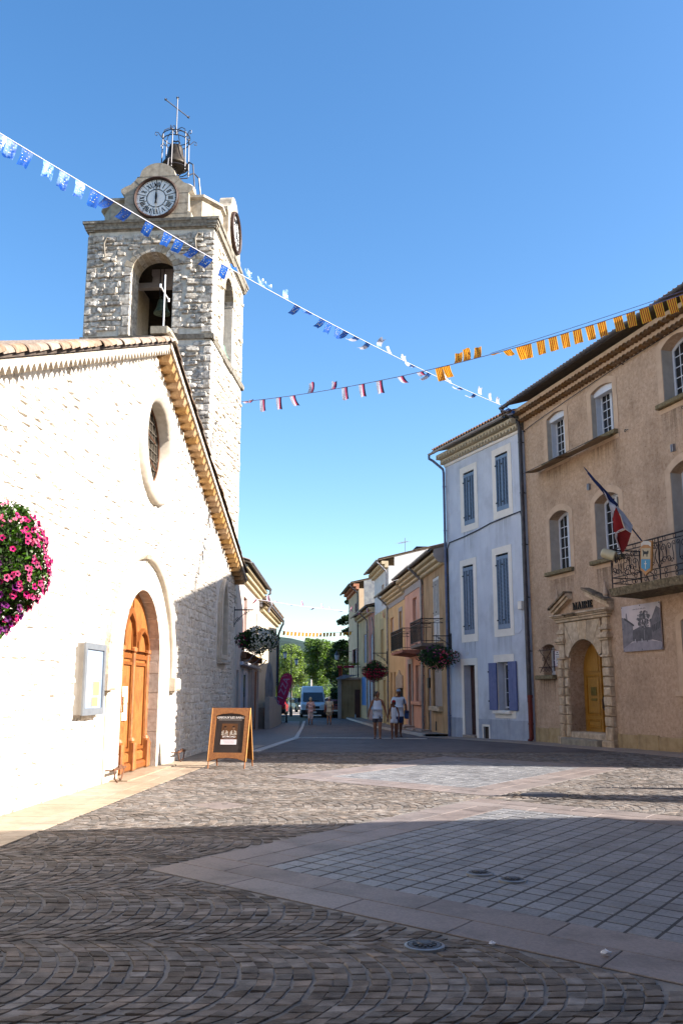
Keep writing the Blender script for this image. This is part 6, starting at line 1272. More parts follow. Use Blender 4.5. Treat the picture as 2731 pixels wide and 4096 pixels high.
t_ = bunting('long string of pink tricolour and striped yellow pennants from tower to town hall', sagline(P0, P1, .64), CORD2, .010, spec)
b = MB(); b.tube([Vector(p) - Vector(P0) for p in sagline((3.9, 22.88, 10.28), P1, .05, 8)], .007, 4); b.build('upper_cord', CORD2, t_)
spec = [(.05 + i * .075, 'tri', .22, .3, (.6, 1.4, .9, 1.5)[i % 4], (.5, 2.3, 1.5, 1.1, 2.6)[i % 5]) for i in range(13)]
bunting('far string of pale pink pennants slung across the street', sagline((-4.4, 43, 5.9), (2.45, 57, 6.35), .12), CORD, .012, spec)
spec = [(.03 + i * .0465, 'cat', .27, .28, .1 * (i % 3), .1) for i in range(21) if i not in (0, 16)]
bunting('far string of striped yellow pennants slung low across the street', sagline((-4.4, 64, 5.75), (.9, 71.8, 6.2), .15), CORD2, .012, spec)
t_ = thing('pennant', 'small dark red and black pennant hanging on the yellow house front', 'pennant', YE.matrix_basis @ Vector((5.4, -.1, 6.6)), YE.rotation_euler[2]); b, m_ = pennant('tri', .3, .45, .2, 2); b.build('cloth', [RED_, RED_, PNV], t_, norm=False)

# ------------------------------------------------------------- A-board
t = thing('sandwich_board', 'wicker framed sandwich board standing at the shadow edge', 'sandwich board', (-2.375, 19.57, 0), R(-8))
WK = mat('woven_wicker', '9a5c26', 'b57434', rough=.75, ns=30, bump=.8, wave=('X', 26., .75, .6)); WKD = mat('brown_cane', '7a4820', '8d5628', rough=.6)
tl = math.atan2(.36, 1.22)
def wicker(y_sign, nm):
    o_ = [(-.40, .15), (-.2, .21), (0, .225), (.2, .21), (.40, .15), (.41, 1.27), (-.41, 1.27)]
    i_ = [(-.31, .33), (.31, .33), (.31, 1.10), (.2, 1.14), (0, 1.16), (-.2, 1.14), (-.31, 1.10)]
    b = MB(); b.prism([o_, i_], -.02, .02); F_ = b.build(nm, WK, t)
    F_.location = (0, 0 if y_sign > 0 else .72, 0); F_.rotation_euler = (-tl if y_sign > 0 else tl, 0, 0 if y_sign > 0 else 0)
    b = MB(); b.prism([i_], -.002, .012); bd = b.build('board', mat('charcoal_board', '26201f', '2f2928', rough=.45), F_)
    for x in (-.385, .385): b = MB(); b.tube([(x, 0, 0), (x, 0, .2)], .016, 6); b.build('leg', WKD, F_)
    for x in (-.41, .41): b = MB(); b.tube([(x * .985, -.012, .15), (x, -.012, 1.27)], .014, 6); b.build('edge_cane', mat('light_cane', 'c08a4e'), F_)
    return F_
Fp = wicker(1, 'front_panel'); Bp = wicker(-1, 'rear_panel')
WTX = mat('white_lettering', 'd8d4d0', rough=.6)
text_mesh('GREOUX LES BAINS', .066, Fp, 'lettering', WTX, (0, -.006, 1.045)); b = MB(); b.box(-.25, .25, -.006, -.002, 1.016, 1.020); b.build('underline', WTX, Fp)
b = MB(); b.box(-.17, .17, -.006, -.002, .50, .94); PO = b.build('concert_poster', mat('poster_brown', '4a2f18', '5e3d22', rough=.4, ns=5), Fp)
b = MB(); b.box(-.17, .17, -.009, -.005, .50, .605); b.build('poster_strip', mat('poster_white', 'd0ccd0'), Fp)
for x in (-.095, .085):
    b = MB(); b.prism([[(x - .075, .70), (x + .075, .70), (x + .068, .77), (x + .03, .80), (x, .79), (x - .03, .80), (x - .068, .77)]], -.009, -.005); b.build('printed_shirt', mat('printed_shirt_white', '5d554c', 'b5ada0', ns=45), Fp)
    b = MB(); b.prism([[(x + .026 * cos(a * PI / 6), .845 + .036 * sin(a * PI / 6)) for a in range(12)]], -.0095, -.005); b.build('printed_face', mat('printed_skin', '4a3424', '7d5e46', ns=20), Fp)
    b = MB(); b.prism([[(x - .026, .86), (x + .026, .86), (x + .022, .885), (x, .892), (x - .022, .885)]], -.0105, -.005); b.build('printed_hair', mat('printed_hair_dark', '1d120c'), Fp)
    b = MB(); b.prism([[(x - .012, .80), (x + .012, .80), (x + .02, .77), (x, .72), (x - .02, .77)]], -.0105, -.005); b.build('printed_collar', MATS['poster_brown'], Fp)
text_mesh('SKYROAD', .055, Fp, 'lettering', WTX, (0, -.010, .645), sx=1.15)
b = MB()
for k in range(8): b.box(-.1 + k * .026, -.085 + k * .026, -.0095, -.005, .622, .63)
for k in range(3): b.box(-.12 + .02 * k, .12, -.0098, -.005, .575 - k * .022, .579 - k * .022)
b.build('small_print', mat('small_print_grey', 'a08c8c'), Fp)

# ------------------------------------------------------------- plants: leaves, flowers, trees
def leaf_quads(b, pts, size, rng, flat=0.):
    for p in pts:
        s = size * rng.uniform(.6, 1.3); a = Vector((rng.gauss(0, 1), rng.gauss(0, 1), rng.gauss(0, 1) * (1 - flat))).normalized(); c = a.cross(Vector((rng.gauss(0, 1), rng.gauss(0, 1), rng.gauss(0, 1)))).normalized(); p = Vector(p)
        b.add([p - a * s, p - c * s * .45, p + a * s, p + c * s * .45], [(0, 1, 2, 3)])
def petunia_mesh(m2):
    b = MB(); n = 10; rim = [(.036 * (1.08 if k % 2 == 0 else .86) * cos(2 * PI * k / n), .036 * (1.08 if k % 2 == 0 else .86) * sin(2 * PI * k / n), .018 + (.004 if k % 2 else -.002)) for k in range(n)]
    mid = [(.015 * cos(2 * PI * k / n), .015 * sin(2 * PI * k / n), .012) for k in range(n)]; b.add(rim + mid, [(k, (k + 1) % n, n + (k + 1) % n, n + k) for k in range(n)])
    b.mi = 1; b.add(mid + [(0, 0, -.01)], [(k, (k + 1) % n, n) for k in range(n)]); return b
LEAF = mat('basket_leaf', '22390f', '456820', rough=.65, ns=12, var=.35, trans=.2, spec=.15); LEAFD = mat('dark_basket_leaf', '1d3414', '35552a', rough=.6, ns=12, var=.35, trans=.2)
MAG = mat('magenta_petal', 'a00d52', 'bb1a66', rough=.6, var=.18, trans=.3); MAGD = mat('violet_and_shaded_petal', '5a0a55', '6e0f66', rough=.6, var=.2, trans=.3); THR = mat('dark_throat', '2a0a38', rough=.7); PKP = mat('pink_petal', 'd2607e', 'de8098', rough=.6, var=.15, trans=.3); WPE = mat('white_petal', 'b9bcb2', 'c9ccc2', rough=.6, var=.1, trans=.3); RPE = mat('crimson_petal', 'a0183c', 'b82450', rough=.6, var=.2, trans=.3)
rp = random.Random(8)
def surf(c, r, low=0., rng=rp):
    while True:
        v = Vector((rng.gauss(0, 1), rng.gauss(0, 1), rng.gauss(0, 1))).normalized()
        if v.z > low: return Vector((c[0] + v.x * r[0], c[1] + v.y * r[1], c[2] + v.z * r[2])), v
# large basket at the left edge
t = thing('flower_basket', 'huge cascading basket of magenta petunias at the left edge', 'flower basket', (-3.72, 9.9, 2.15), 0)
b = MB(); P = []
def prof(z): # radius of the cascade over its height 0..1.4
    u = z / 1.42; return .50 * (sin(PI * min(1, .12 + u * .78)) ** .7) * (1 if u > .35 else (.35 + u * 1.85))
for k in range(9000):
    z = 1.4 * rp.random() ** .8; a = rp.uniform(0, 2 * PI); r = prof(z) * rp.uniform(.72, 1.03) + rp.gauss(0, .012); P.append((r * cos(a), r * sin(a), z + rp.gauss(0, .02)))
leaf_quads(b, P, .03, rp); b.build('foliage', LEAF, t, norm=False, kind='stuff')
b = MB(); b.ball((0, 0, .75), (.36, .36, .5), 14, 9); b.build('basket_core', mat('dark_soil', '1c1710', ns=9), t)
b = MB(); b.tube([(0, 0, 1.0), (-.1, 0, 1.75), (-.6, .02, 1.8)], .025, 6); b.build('hanger', WI, t)
pm = {k: petunia_mesh(None).build('petunia', [m_, THR], t) for k, m_ in (('m', MAG), ('p', MAGD))}; used = {k: False for k in pm}
for k in range(290):
    z = .78 * rp.random() ** .8; a = rp.uniform(-PI, .35 * PI)
    if rp.random() < .16: z = rp.uniform(.75, 1.3); a = rp.gauss(-.1, .35)
    elif rp.random() < .04: z = rp.uniform(.75, 1.1)
    r = prof(z) * rp.uniform(.99, 1.09) + .015; key = 'm' if (cos(a) * .8 + z > .9 + rp.gauss(0, .2)) else 'p'  # low left purple is magenta with the basket's own shade coloured in
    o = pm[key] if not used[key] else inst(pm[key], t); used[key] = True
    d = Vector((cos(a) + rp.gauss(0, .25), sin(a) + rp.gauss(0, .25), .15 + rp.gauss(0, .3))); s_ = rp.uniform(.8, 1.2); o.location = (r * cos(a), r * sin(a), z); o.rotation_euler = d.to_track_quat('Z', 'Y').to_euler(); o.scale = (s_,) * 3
pk = petunia_mesh(None).build('geranium_floret', [PKP, PKP], t); pk.scale = (.4,) * 3; fst = True
for (a0, z0, n_) in ((-1.3, 1.18, 12), (-.85, 1.2, 9), (-.2, 1.16, 8), (-1.9, 1.1, 8), (-.45, .98, 6), (-1.1, 1.38, 5)):
    for k in range(n_):
        a, z = a0 + rp.gauss(0, .11), z0 + rp.gauss(0, .03); r = prof(z) + .05; o = pk if fst else inst(pk, t); fst = False
        o.location = (r * cos(a), r * sin(a), z); o.rotation_euler = Vector((cos(a) + rp.gauss(0, .3), sin(a) + rp.gauss(0, .3), .4)).to_track_quat('Z', 'Y').to_euler(); o.scale = (.45,) * 3
def bracket(loc, rot, ln, label, post=.0):
    t = thing('basket_bracket', label, 'bracket', loc, rot, 'scrolled basket brackets'); b = MB(); b.box(0, ln, -.02, .02, -.02, .02); b.build('arm', WI, t)
    b = MB(); b.box(-.03, .03, -.03, .03, -.55, .1); b.build('wall_bar', WI, t); b = MB(); b.tube([(.02, 0, -.5)] + [(.02 + ln * .75 * (k / 8), 0, -.5 + .46 * (k / 8) ** .6) for k in range(1, 9)], .012, 5); b.tube([(.12 + .08 * (1 - k / 14) * cos(k * .75), 0, -.32 + .08 * (1 - k / 14) * sin(k * .75)) for k in range(14)], .01, 5); b.tube([(ln * .62 + .06 * (1 - k / 14) * cos(k * .75), 0, -.11 + .06 * (1 - k / 14) * sin(k * .75)) for k in range(14)], .01, 5); b.build('scroll', WI, t); return t
def small_basket(loc, r, label, petals, n=2600, fl=220, lobes=None):
    t = thing('flower_basket', label, 'flower basket', loc, 0, 'hanging flower baskets along the street'); b = MB(); P = []
    for k in range(n):
        p, v = surf((0, 0, 0), r, -1); q = rp.uniform(.62, 1.05); d = .10 * sin(5 * p.x / r[0] + 2) + .10 * sin(7 * p.y + 3 * p.x / r[0]); P.append((p.x * q * (1 + d), p.y * q, p.z * q * (1 + d) - (.16 * rp.random() ** 2 if p.z < 0 else 0)))
    leaf_quads(b, P, .05, rp); b.build('foliage', LEAFD, t, norm=False, kind='stuff')
    for nm, m_, zone, cnt in petals:
        b = MB()
        for k in range(cnt):
            p, v = surf((0, 0, 0), (r[0] * 1.03, r[1] * 1.03, r[2] * 1.04), -1)
            for _ in range(60):
                if zone(p.x / r[0], p.z / r[2]) and p.y < r[1] * .4: break
                p, v = surf((0, 0, 0), (r[0] * 1.03, r[1] * 1.03, r[2] * 1.04), -1)
            s_ = rp.uniform(.024, .04); u_ = v.orthogonal().normalized(); w2 = v.cross(u_); d = .1 * sin(5 * p.x / r[0] + 2)
            p = Vector((p.x * (1 + d), p.y, p.z * (1 + d) - (.1 * rp.random() if p.z < 0 else 0))); b.add([p + (u_ * cos(2 * PI * i / 6) + w2 * sin(2 * PI * i / 6)) * s_ * (1 if i % 2 else .8) + v * .01 for i in range(6)] + [p - v * .004], [(i, (i + 1) % 6, 6) for i in range(6)])
        b.build(nm, m_, t, norm=False, kind='stuff')
    b = MB(); b.ball((0, 0, -.02), (r[0] * .6, r[1] * .6, r[2] * .5), 12, 7); b.build('trough', mat('dark_green_trough', '14291f', '1c3328', rough=.5), t); b = MB(); b.tube([(0, 0, .1), (0, 0, r[2] + .45)], .012, 5); b.build('hanger', WI, t); return t
any_ = lambda x, z: True
small_basket((3.80, 37.3, 2.97), (.80, .45, .42), 'wide hanging basket of mixed dark pink flowers at the blue-grey house corner', (('crimson_blossoms', RPE, lambda x, z: x > .0 and z < .5, 70), ('pink_blossoms', PKP, lambda x, z: x > -.2 and z < .6, 60), ('violet_blossoms', MAGD, lambda x, z: x < .4, 60)))
small_basket((1.62, 46.0, 2.62), (.60, .45, .44), 'round hanging basket dripping magenta flowers in front of the rose house', (('magenta_blossoms', RPE, lambda x, z: z < .15, 380), ('crimson_blossoms', MAG, any_, 60)))
small_basket((-2.72, 29.6, 3.22), (.66, .42, .36), 'hanging basket of white and red flowers at the church corner', (('white_blossoms', WPE, lambda x, z: x > -.2, 420), ('crimson_blossoms', RPE, lambda x, z: x < -.4 and z < .4, 26), ('violet_blossoms', MAGD, lambda x, z: x < -.2 and z < 0, 30)))
bracket((4.48, 38.0, 3.82), PI + .05, .75, 'black scrolled bracket on the blue-grey house corner'); bracket((2.25, 46.0, 3.45), PI, .72, 'black scrolled bracket on the yellow house downpipe'); bracket((-3.45, 29.6, 4.15), 0, .62, 'black scrolled bracket at the church corner with bare arm')
# terrace planting on the annex
t = thing('terrace_plants', 'yellowish potted plants along the terrace of the tan annex', 'plants', (.2, 72.0, 3.5), 0); b = MB(); leaf_quads(b, [(rp.uniform(-.75, 1.2), rp.uniform(-.3, .3), .12 + abs(rp.gauss(0, .1))) for k in range(700)], .05, rp); b.build('foliage', mat('yellow_green_leaf', '59601d', '86852e', var=.3, trans=.2), t, norm=False, kind='stuff')
def tree(name, label, loc, h, r, trunk_h, m, n=9000, size=.14, clumps=26, seed=1, cat='tree', squash=.85, lean=0.):
    q = random.Random(seed); t = thing(name, label, cat, loc, 0, 'trees at the end of the street'); b = MB(); b.tube([(0, 0, -.2), (.05 + lean * .3, 0, trunk_h * .5), (lean * .6, .05, trunk_h), (lean, 0, trunk_h + (h - trunk_h) * .55)], .17, 8, .05)
    cl = []
    for k in range(clumps):
        a = q.uniform(0, 2 * PI); u = q.random() ** .5; z = trunk_h + (h - trunk_h) * q.uniform(.08, .92); e = sin(PI * min(1, max(0, (z - trunk_h) / (h - trunk_h) * .92 + .06))) ** .6; cl.append((lean + r * u * .8 * e * cos(a), r * u * .8 * e * sin(a), z, r * q.uniform(.2, .38)))
        if k < 10: b.tube([(lean * .5, 0, trunk_h * q.uniform(.8, 1.15)), (cl[-1][0] * .5, cl[-1][1] * .5, (z + trunk_h) * .5), cl[-1][:3]], .05, 5, .012)
    b.build('trunk', mat('grey_brown_bark', '54483b', '746552', rough=.95, ns=6, bump=.6), t); b = MB(); P = []
    for k in range(n):
        c = cl[k % clumps]; v = Vector((q.gauss(0, 1), q.gauss(0, 1), q.gauss(0, 1))).normalized() * q.random() ** .35; P.append((c[0] + v.x * c[3], c[1] + v.y * c[3], c[2] + v.z * c[3] * squash))
    leaf_quads(b, P, size, q, .2); b.build('crown', m, t, norm=False); return t
TL1 = mat('plane_tree_leaf', '3c5420', '6a823c', rough=.6, ns=1.2, var=.35, trans=.3); TL2 = mat('light_tree_leaf', '52682a', '7c9044', rough=.6, ns=1.2, var=.35, trans=.35); TL3 = mat('dark_tree_leaf', '1c3216', '374f22', rough=.6, ns=1.2, var=.4, trans=.25)
tree('plane_tree', 'broad mid green tree standing behind the white van', (-2.15, 95, -.45), 7.3, 2.2, 2.6, TL1, 12000, .13, 46, 4)
tree('light_tree', 'lighter yellow-green tree left of the broad tree', (-5.6, 104, -.45), 7.2, 2.3, 2.4, TL2, 9000, .13, 36, 5)
tree('tall_light_tree', 'tall thin tree rising between the light and the broad tree', (-3.5, 108, -.45), 8.4, 1.5, 4.2, TL1, 5000, .13, 20, 15)
tree('dark_tree', 'dark dense tree at the right end of the street', (.2, 90, -.45), 7.2, 2.0, 1.0, TL3, 12000, .13, 46, 6)
tree('acacia_tree', 'tall feathery tree behind the far beige house', (1.1, 88.5, -.45), 11.2, 1.75, 5.2, TL3, 8000, .15, 30, 27, squash=.5)
tree('light_tree', 'pale green tree at far left beside the feather flag', (-8.2, 110, -.45), 6.6, 2.6, 1.6, TL2, 8000, .14, 30, 8)
def hedge(label, x0, x1, y, h, m, seed, n=5000):
    q = random.Random(seed); t = thing('hedge', label, 'hedge', (x0, y, -.45), 0); b = MB(); leaf_quads(b, [(q.uniform(0, x1 - x0), q.gauss(0, .7), h * q.random() * (.75 + .25 * sin(q.random() * 9))) for k in range(n)], .16, q); b.build('foliage', m, t, norm=False, kind='stuff')
hedge('low sunlit hedge behind the railing at the car park', -13, 12, 118, 2.6, TL2, 1, 9000); hedge('dark bushes under the trees right of the van', -.9, 1.6, 80.5, 2.4, TL3, 2, 5000); hedge('tall dark hedge closing the view behind the trees', -20, 20, 126, 4.4, TL1, 3, 12000)
# stand-in cypresses added out of frame, shaped to throw the pointed shadows
def cypress(loc, h, r, seed, label):
    q = random.Random(seed); t = thing('shadow_cypress', label, 'tree', loc, 0); b = MB(); b.tube([(0, 0, 0), (0, 0, h * .8)], .1, 6, .02); b.build('trunk', MATS['grey_brown_bark'], t); b = MB(); P = []
    for k in range(11000):
        u = q.random(); rr = r * (1 - u) ** .8 * min(1, (u + .03) * 8); a = q.uniform(0, 2 * PI); s_ = q.random() ** .4; P.append((rr * s_ * cos(a), rr * s_ * sin(a), .25 + u * (h - .25)))
    leaf_quads(b, P, .07, q); b.build('crown', TL3, t, norm=False)
cypress((13.1, 12.6, 0), 6.6, 1.55, 1, 'unseen stand-in cypress for the pointed shadows, nearest the camera'); cypress((14.2, 13.95, 0), 6.1, .8, 2, 'unseen stand-in cypress for the pointed shadows, farther from the camera')

# ------------------------------------------------------------- vehicles and street furniture at the end of the street
TYRE = mat('tyre_rubber', '17171a', rough=.85); HUB = mat('wheel_silver', '8d8f94', rough=.4, metal=.6); CGL = mat('car_glass', '12161c', '1c222a', rough=.05, spec=.7); BUMP = mat('black_bumper', '1b1c20', rough=.6); HLT = mat('headlight_glass', 'c2c8cc', rough=.08, spec=.8); PLT = mat('number_plate_white', 'c9c9c2', rough=.5); TAIL = mat('tail_light_red', '8a0f12', rough=.2)
def car(name, label, cat, loc, rot, m, W_, prof, wheels, wr, wsc, taper, beltz, van=False):
    """prof: side outline (y,z), front at -y; wsc: windscreen (y0,z0,y1,z1)"""
    t = thing(name, label, cat, loc, rot); zt = max(p[1] for p in prof); hw = W_ / 2; cy_ = sum(p[0] for p in prof) / len(prof); cz_ = sum(p[1] for p in prof) / len(prof)
    wx = lambda z: 1 - taper * max(0, (z - beltz) / (zt - beltz)); rings = []
    for x, k in ((-hw, .93), (-hw + .05, .985), (-hw + .14, 1), (hw - .14, 1), (hw - .05, .985), (hw, .93)): rings.append([(x * wx(z), cy_ + (y - cy_) * k, cz_ + (z - cz_) * k) for y, z in prof])
    b = MB(); b.loft(rings); body = b.build('body', m, t)
    y0, z0, y1, z1 = wsc; dn = Vector((0, z1 - z0, -(y1 - y0))).normalized() * -.012
    if dn.y > 0: dn = -dn
    b = MB(); a0, a1 = hw * .86 * wx(z0), hw * .86 * wx(z1); b.loft([[(-a0, y0 + dn.y, z0 + dn.z), (a0, y0 + dn.y, z0 + dn.z), (a0, y0 + .02, z0), (-a0, y0 + .02, z0)], [(-a1, y1 + dn.y, z1 + dn.z), (a1, y1 + dn.y, z1 + dn.z), (a1, y1 + .02, z1), (-a1, y1 + .02, z1)]]); b.build('windscreen', CGL, t)
    for y_, s in [(y, s) for y in wheels for s in (-1, 1)]:
        b = MB(); b.lathe([(wr * .62, -.1), (wr * .95, -.1), (wr, -.07), (wr, .07), (wr * .95, .1), (wr * .62, .1)], n=20); o = b.build('wheel', TYRE, t); o.rotation_euler = (0, R(90), 0); o.location = (s * (hw - .08), y_, wr); b = MB(); b.lathe([(.001, -.06), (wr * .6, -.09), (wr * .62, .09), (.001, .06)], n=16); h_ = b.build('rim', HUB, o)
    return t, body
vp = [(-2.6, .28), (-2.68, .55), (-2.62, .95), (-2.5, 1.12), (-1.9, 1.24), (-1.05, 2.05), (-.8, 2.42), (-.2, 2.5), (2.5, 2.5), (2.65, 2.3), (2.65, .3), (1.0, .25)]
VW = mat('van_white_paint', 'b4c2ce', 'bccad4', rough=.28, spec=.6, ns=1)
t, body = car('van', 'white high-roof van parked facing the camera at the street end', 'van', (-2.42, 78.2, -.45), R(3.5), VW, 2.0, vp, (-1.75, 1.6), .34, (-1.98, 1.27, -1.12, 1.98), .13, 1.1)
b = MB(); b.bevbox(-.98, .98, -2.78, -2.5, .22, .62, .06); b.build('bumper', BUMP, t); b = MB(); b.box(-.5, .5, -2.72, -2.6, .72, .9); b.build('grille', BUMP, t)
for s in (-1, 1):
    b = MB(); b.prism([[(s * .56, .74), (s * .95, .78), (s * .93, 1.06), (s * .6, 1.0)]], -2.70, -2.5); b.build('headlight', HLT, t); b = MB(); b.bevbox(s * 1.14 - .1, s * 1.14 + .1, -1.75, -1.62, 1.2, 1.55, .03); b.build('mirror', BUMP, t)
    b = MB(); b.box(s * .99 - .012, s * .99 + .012, -1.5, -.4, 1.25, 1.9); b.build('side_window', CGL, t)
b = MB(); b.box(-.26, .26, -2.80, -2.77, .36, .48); b.build('number_plate', PLT, t); b = MB(); b.tube([(0, -.7, 2.45), (.0, -.62, 2.85)], .008, 4); b.build('aerial', BUMP, t)
for s in (-1, 1): b = MB(); b.tube([(s * .1 - .4, -2.0, 1.3), (s * .1 + .35, -1.9, 1.36)], .012, 4); b.build('wiper', BUMP, t)
b = MB(); b.prism([[(-.16, .93), (.16, .93), (.13, 1.02), (-.13, 1.02)]], -2.63, -2.52); b.build('badge', HUB, t)
cp = [(-2.0, .25), (-2.05, .55), (-1.9, .78), (-.95, .92), (-.35, 1.38), (.1, 1.46), (1.1, 1.42), (1.75, .98), (2.0, .9), (2.03, .5), (1.95, .25)]
def small_car(label, loc, rot, col, name='parked_car'):
    m = mat(name + '_paint_' + col, col, rough=.25, spec=.6); t, body = car(name, label, 'car', loc, rot, m, 1.66, cp, (-1.25, 1.25), .3, (-.9, .95, -.38, 1.35), .18, .85)
    for s in (-1, 1):
        b = MB(); b.bevbox(s * .62 - .14, s * .62 + .14, -2.06, -1.9, .56, .72, .03); b.build('headlight', HLT, t); b = MB(); b.box(s * .66 - .1, s * .66 + .1, 1.98, 2.06, .62, .9); b.build('tail_light', TAIL, t); b = MB(); b.box(s * .80 - .01, s * .80 + .01, -.55, 1.1, .95, 1.28); b.build('side_window', CGL, t)
    b = MB(); b.box(-.6, .6, 1.42, 1.62, 1.03, 1.3); b.build('rear_window', CGL, t)
    b = MB(); b.bevbox(-.82, .82, 1.98, 2.1, .28, .5, .03); b.build('rear_bumper', BUMP, t); b = MB(); b.bevbox(-.82, .82, -2.12, -1.98, .28, .5, .03); b.build('front_bumper', BUMP, t); b = MB(); b.box(-.26, .26, 2.1, 2.12, .52, .63); b.build('number_plate', PLT, t); return t
small_car('dark red car parked beside the van, seen from behind', (-.55, 76.5, -.45), PI, '5a0d14'); small_car('bright red car half hidden behind the feather flag', (-5.85, 87, -.45), PI, '8a1210'); small_car('dark green car parked beyond the van to the left', (-4.3, 97, -.45), R(20), '1c2a22'); small_car('pale van-like car behind the trees to the right of the van', (-1.0, 96, -.45), R(-10), 'a8b0b8'); small_car('second pale car parked far right under the trees', (.6, 92, -.45), R(60), '8f979f')
# double crook street lamp
def lantern(par, loc):
    b = MB(); b.lathe([(.02, .02), (.14, .0), (.19, -.1), (.2, -.13)], loc, 6); b.build('lantern_cap', WI, par); b = MB(); b.lathe([(.17, -.13), (.11, -.5), (.1, -.52)], loc, 6); b.build('lamp_glass', mat('frosted_lamp_glass', 'b5b8bc', rough=.3), par); b = MB(); b.lathe([(.11, -.5), (.1, -.58), (.03, -.62)], loc, 6); b.build('lantern_base', WI, par)
t = thing('street_lamp', 'tall dark double crook lamp post with two hanging lanterns', 'street lamp', (-4.3, 80, -.45), R(8)); b = MB(); b.tube([(0, 0, 0), (0, 0, .9), (0, 0, 5.6)], .06, 8, .04); b.lathe([(.14, 0), (.14, .5), (.08, .8)], n=10); b.build('pole', WI, t)
b = MB(); b.tube([(-.27 + .27 * cos(PI * k / 12), 0, 5.6 + .45 * sin(PI * k / 12)) for k in range(13)] + [(-.54, 0, 5.4)], .025, 6); b.build('crook', WI, t); b = MB(); b.tube([(.27 - .27 * cos(PI * k / 12), 0, 5.05 + .35 * sin(PI * k / 12)) for k in range(13)] + [(.5, 0, 4.9), (.3, 0, 4.7), (.06, 0, 4.85)], .02, 6); b.build('crook', WI, t)
lantern(t, (-.54, 0, 5.4)); lantern(t, (.44, 0, 4.85))
t = thing('wall_lantern', 'black six-sided wall lantern on a long arm from the far house', 'lantern', (-.38, 78, 4.85), 0); b = MB(); b.lathe([(.02, .12), (.08, .02), (.22, -.2), (.26, -.24)], n=6); b.build('lantern_cap', WI, t); b = MB(); b.lathe([(.22, -.24), (.15, -.62)], n=6); b.build('lamp_glass', MATS['frosted_lamp_glass'], t); b = MB(); b.lathe([(.16, -.62), (.15, -.66), (.04, -.72)], n=6); b.build('lantern_base', WI, t); b = MB(); b.tube([(0, 0, .1), (0, 0, .25), (1.2, .0, .05)], .02, 5); b.build('arm', WI, t)
for k in range(6): a = k * PI / 3; b = MB(); b.tube([(.22 * cos(a), .22 * sin(a), -.24), (.15 * cos(a), .15 * sin(a), -.62)], .014, 4); b.build('bar', WI, t)
# feather flag
t = thing('feather_flag', 'magenta feather flag lettered PIZZA at the left kerb', 'feather flag', (-4.18, 62, -.45), 0); ol = [(0, .55), (.36, 1.1), (.62, 1.7), (.83, 2.4), (.92, 2.85), (.86, 3.1), (.66, 3.25), (.4, 3.22), (.18, 2.95), (.03, 2.4), (-.05, 1.6)]
b = MB(); b.prism([ol], -.006, .006); b.build('sail', mat('magenta_cloth', 'a0285c', 'b2306a', rough=.7, trans=.2), t); b = MB(); b.tube([(0, .01, 0), (-.06, .01, 1.6), (.02, .01, 2.5), (.2, .01, 3.0), (.42, .01, 3.26), (.68, .01, 3.28), (.9, .01, 3.1)], .018, 5); b.build('pole', WI, t)
for k, ch in enumerate('PIZZA'): o = text_mesh(ch, .58, t, 'lettering', mat('pale_violet_print', '9a8ab4'), (.21 + k * .118, -.012, 1.22 + k * .37), (R(90), R(-66), 0), .003); 
b = MB()
for k in range(7): b.box(.24 + k * .05, .27 + k * .05, -.012, -.006, 3.02 + .012 * k, 3.05 + .012 * k)
b.build('small_print', mat('pale_pink_print', 'c9a0b4'), t); b = MB(); b.bevbox(-.25, .25, -.25, .25, 0, .08, .03); b.build('base', BUMP, t)
# cafe table, chairs, plant, bollard
def chair(loc, rot, label):
    t = thing('cafe_chair', label, 'chair', loc, rot, 'black chairs by the feather flag'); b = MB(); b.bevbox(-.2, .2, -.2, .2, .43, .46, .01); b.build('seat', BUMP, t); b = MB(); b.box(-.2, .2, .18, .2, .62, .85); b.build('backrest', BUMP, t)
    for x, y in ((-.18, -.18), (.18, -.18), (-.18, .18), (.18, .18)): b = MB(); b.tube([(x, y, 0), (x, y, .86 if y > 0 else .43)], .013, 5); b.build('leg', BUMP, t)
chair((-4.05, 61.0, -.45), R(20), 'black metal chair nearest the feather flag'); chair((-3.8, 61.6, -.45), R(150), 'black metal chair beside the small bollard')
t = thing('cafe_table', 'small dark round table with a potted plant by the feather flag', 'table', (-4.1, 61.6, -.45), 0); b = MB(); b.lathe([(.3, .72), (.3, .75), (.001, .75)], n=16); b.build('tabletop', BUMP, t); b = MB(); b.tube([(0, 0, 0), (0, 0, .72)], .03, 6); b.lathe([(.2, 0), (.18, .03), (.03, .05)], n=12); b.build('pedestal', BUMP, t)
t = thing('potted_plant', 'small leafy green plant on the dark round table', 'plant', (-4.05, 61.6, .3), 0); b = MB(); b.lathe([(.07, 0), (.1, .14)], n=10); b.build('pot', mat('brown_pot', '5a3826'), t); b = MB(); leaf_quads(b, [(rp.gauss(0, .1), rp.gauss(0, .1), .2 + rp.gauss(0, .07)) for k in range(160)], .05, rp); b.build('foliage', LEAF, t, norm=False, kind='stuff')
t = thing('bollard', 'short dark bollard at the kerb by the cafe chairs', 'bollard', (-3.68, 63, -.45), 0); b = MB(); b.lathe([(.1, 0), (.1, .08), (.06, .12), (.055, .55), (.08, .58), (.05, .66), (.001, .68)], n=12); b.build('post', BUMP, t)
t = thing('metal_railing', 'dark metal railing at the far side of the car park', 'railing', (-7.5, 108, -.45), 0)
for k in range(40): b = MB(); b.box(-.01, .01, -.01, .01, .1, 1.1); o = b.build('baluster', BUMP, t); o.location = (k * .14, 0, 0)
for z in (.1, 1.1): b = MB(); b.box(-.05, 5.6, -.02, .02, z - .02, z + .02); b.build('rail', BUMP, t)
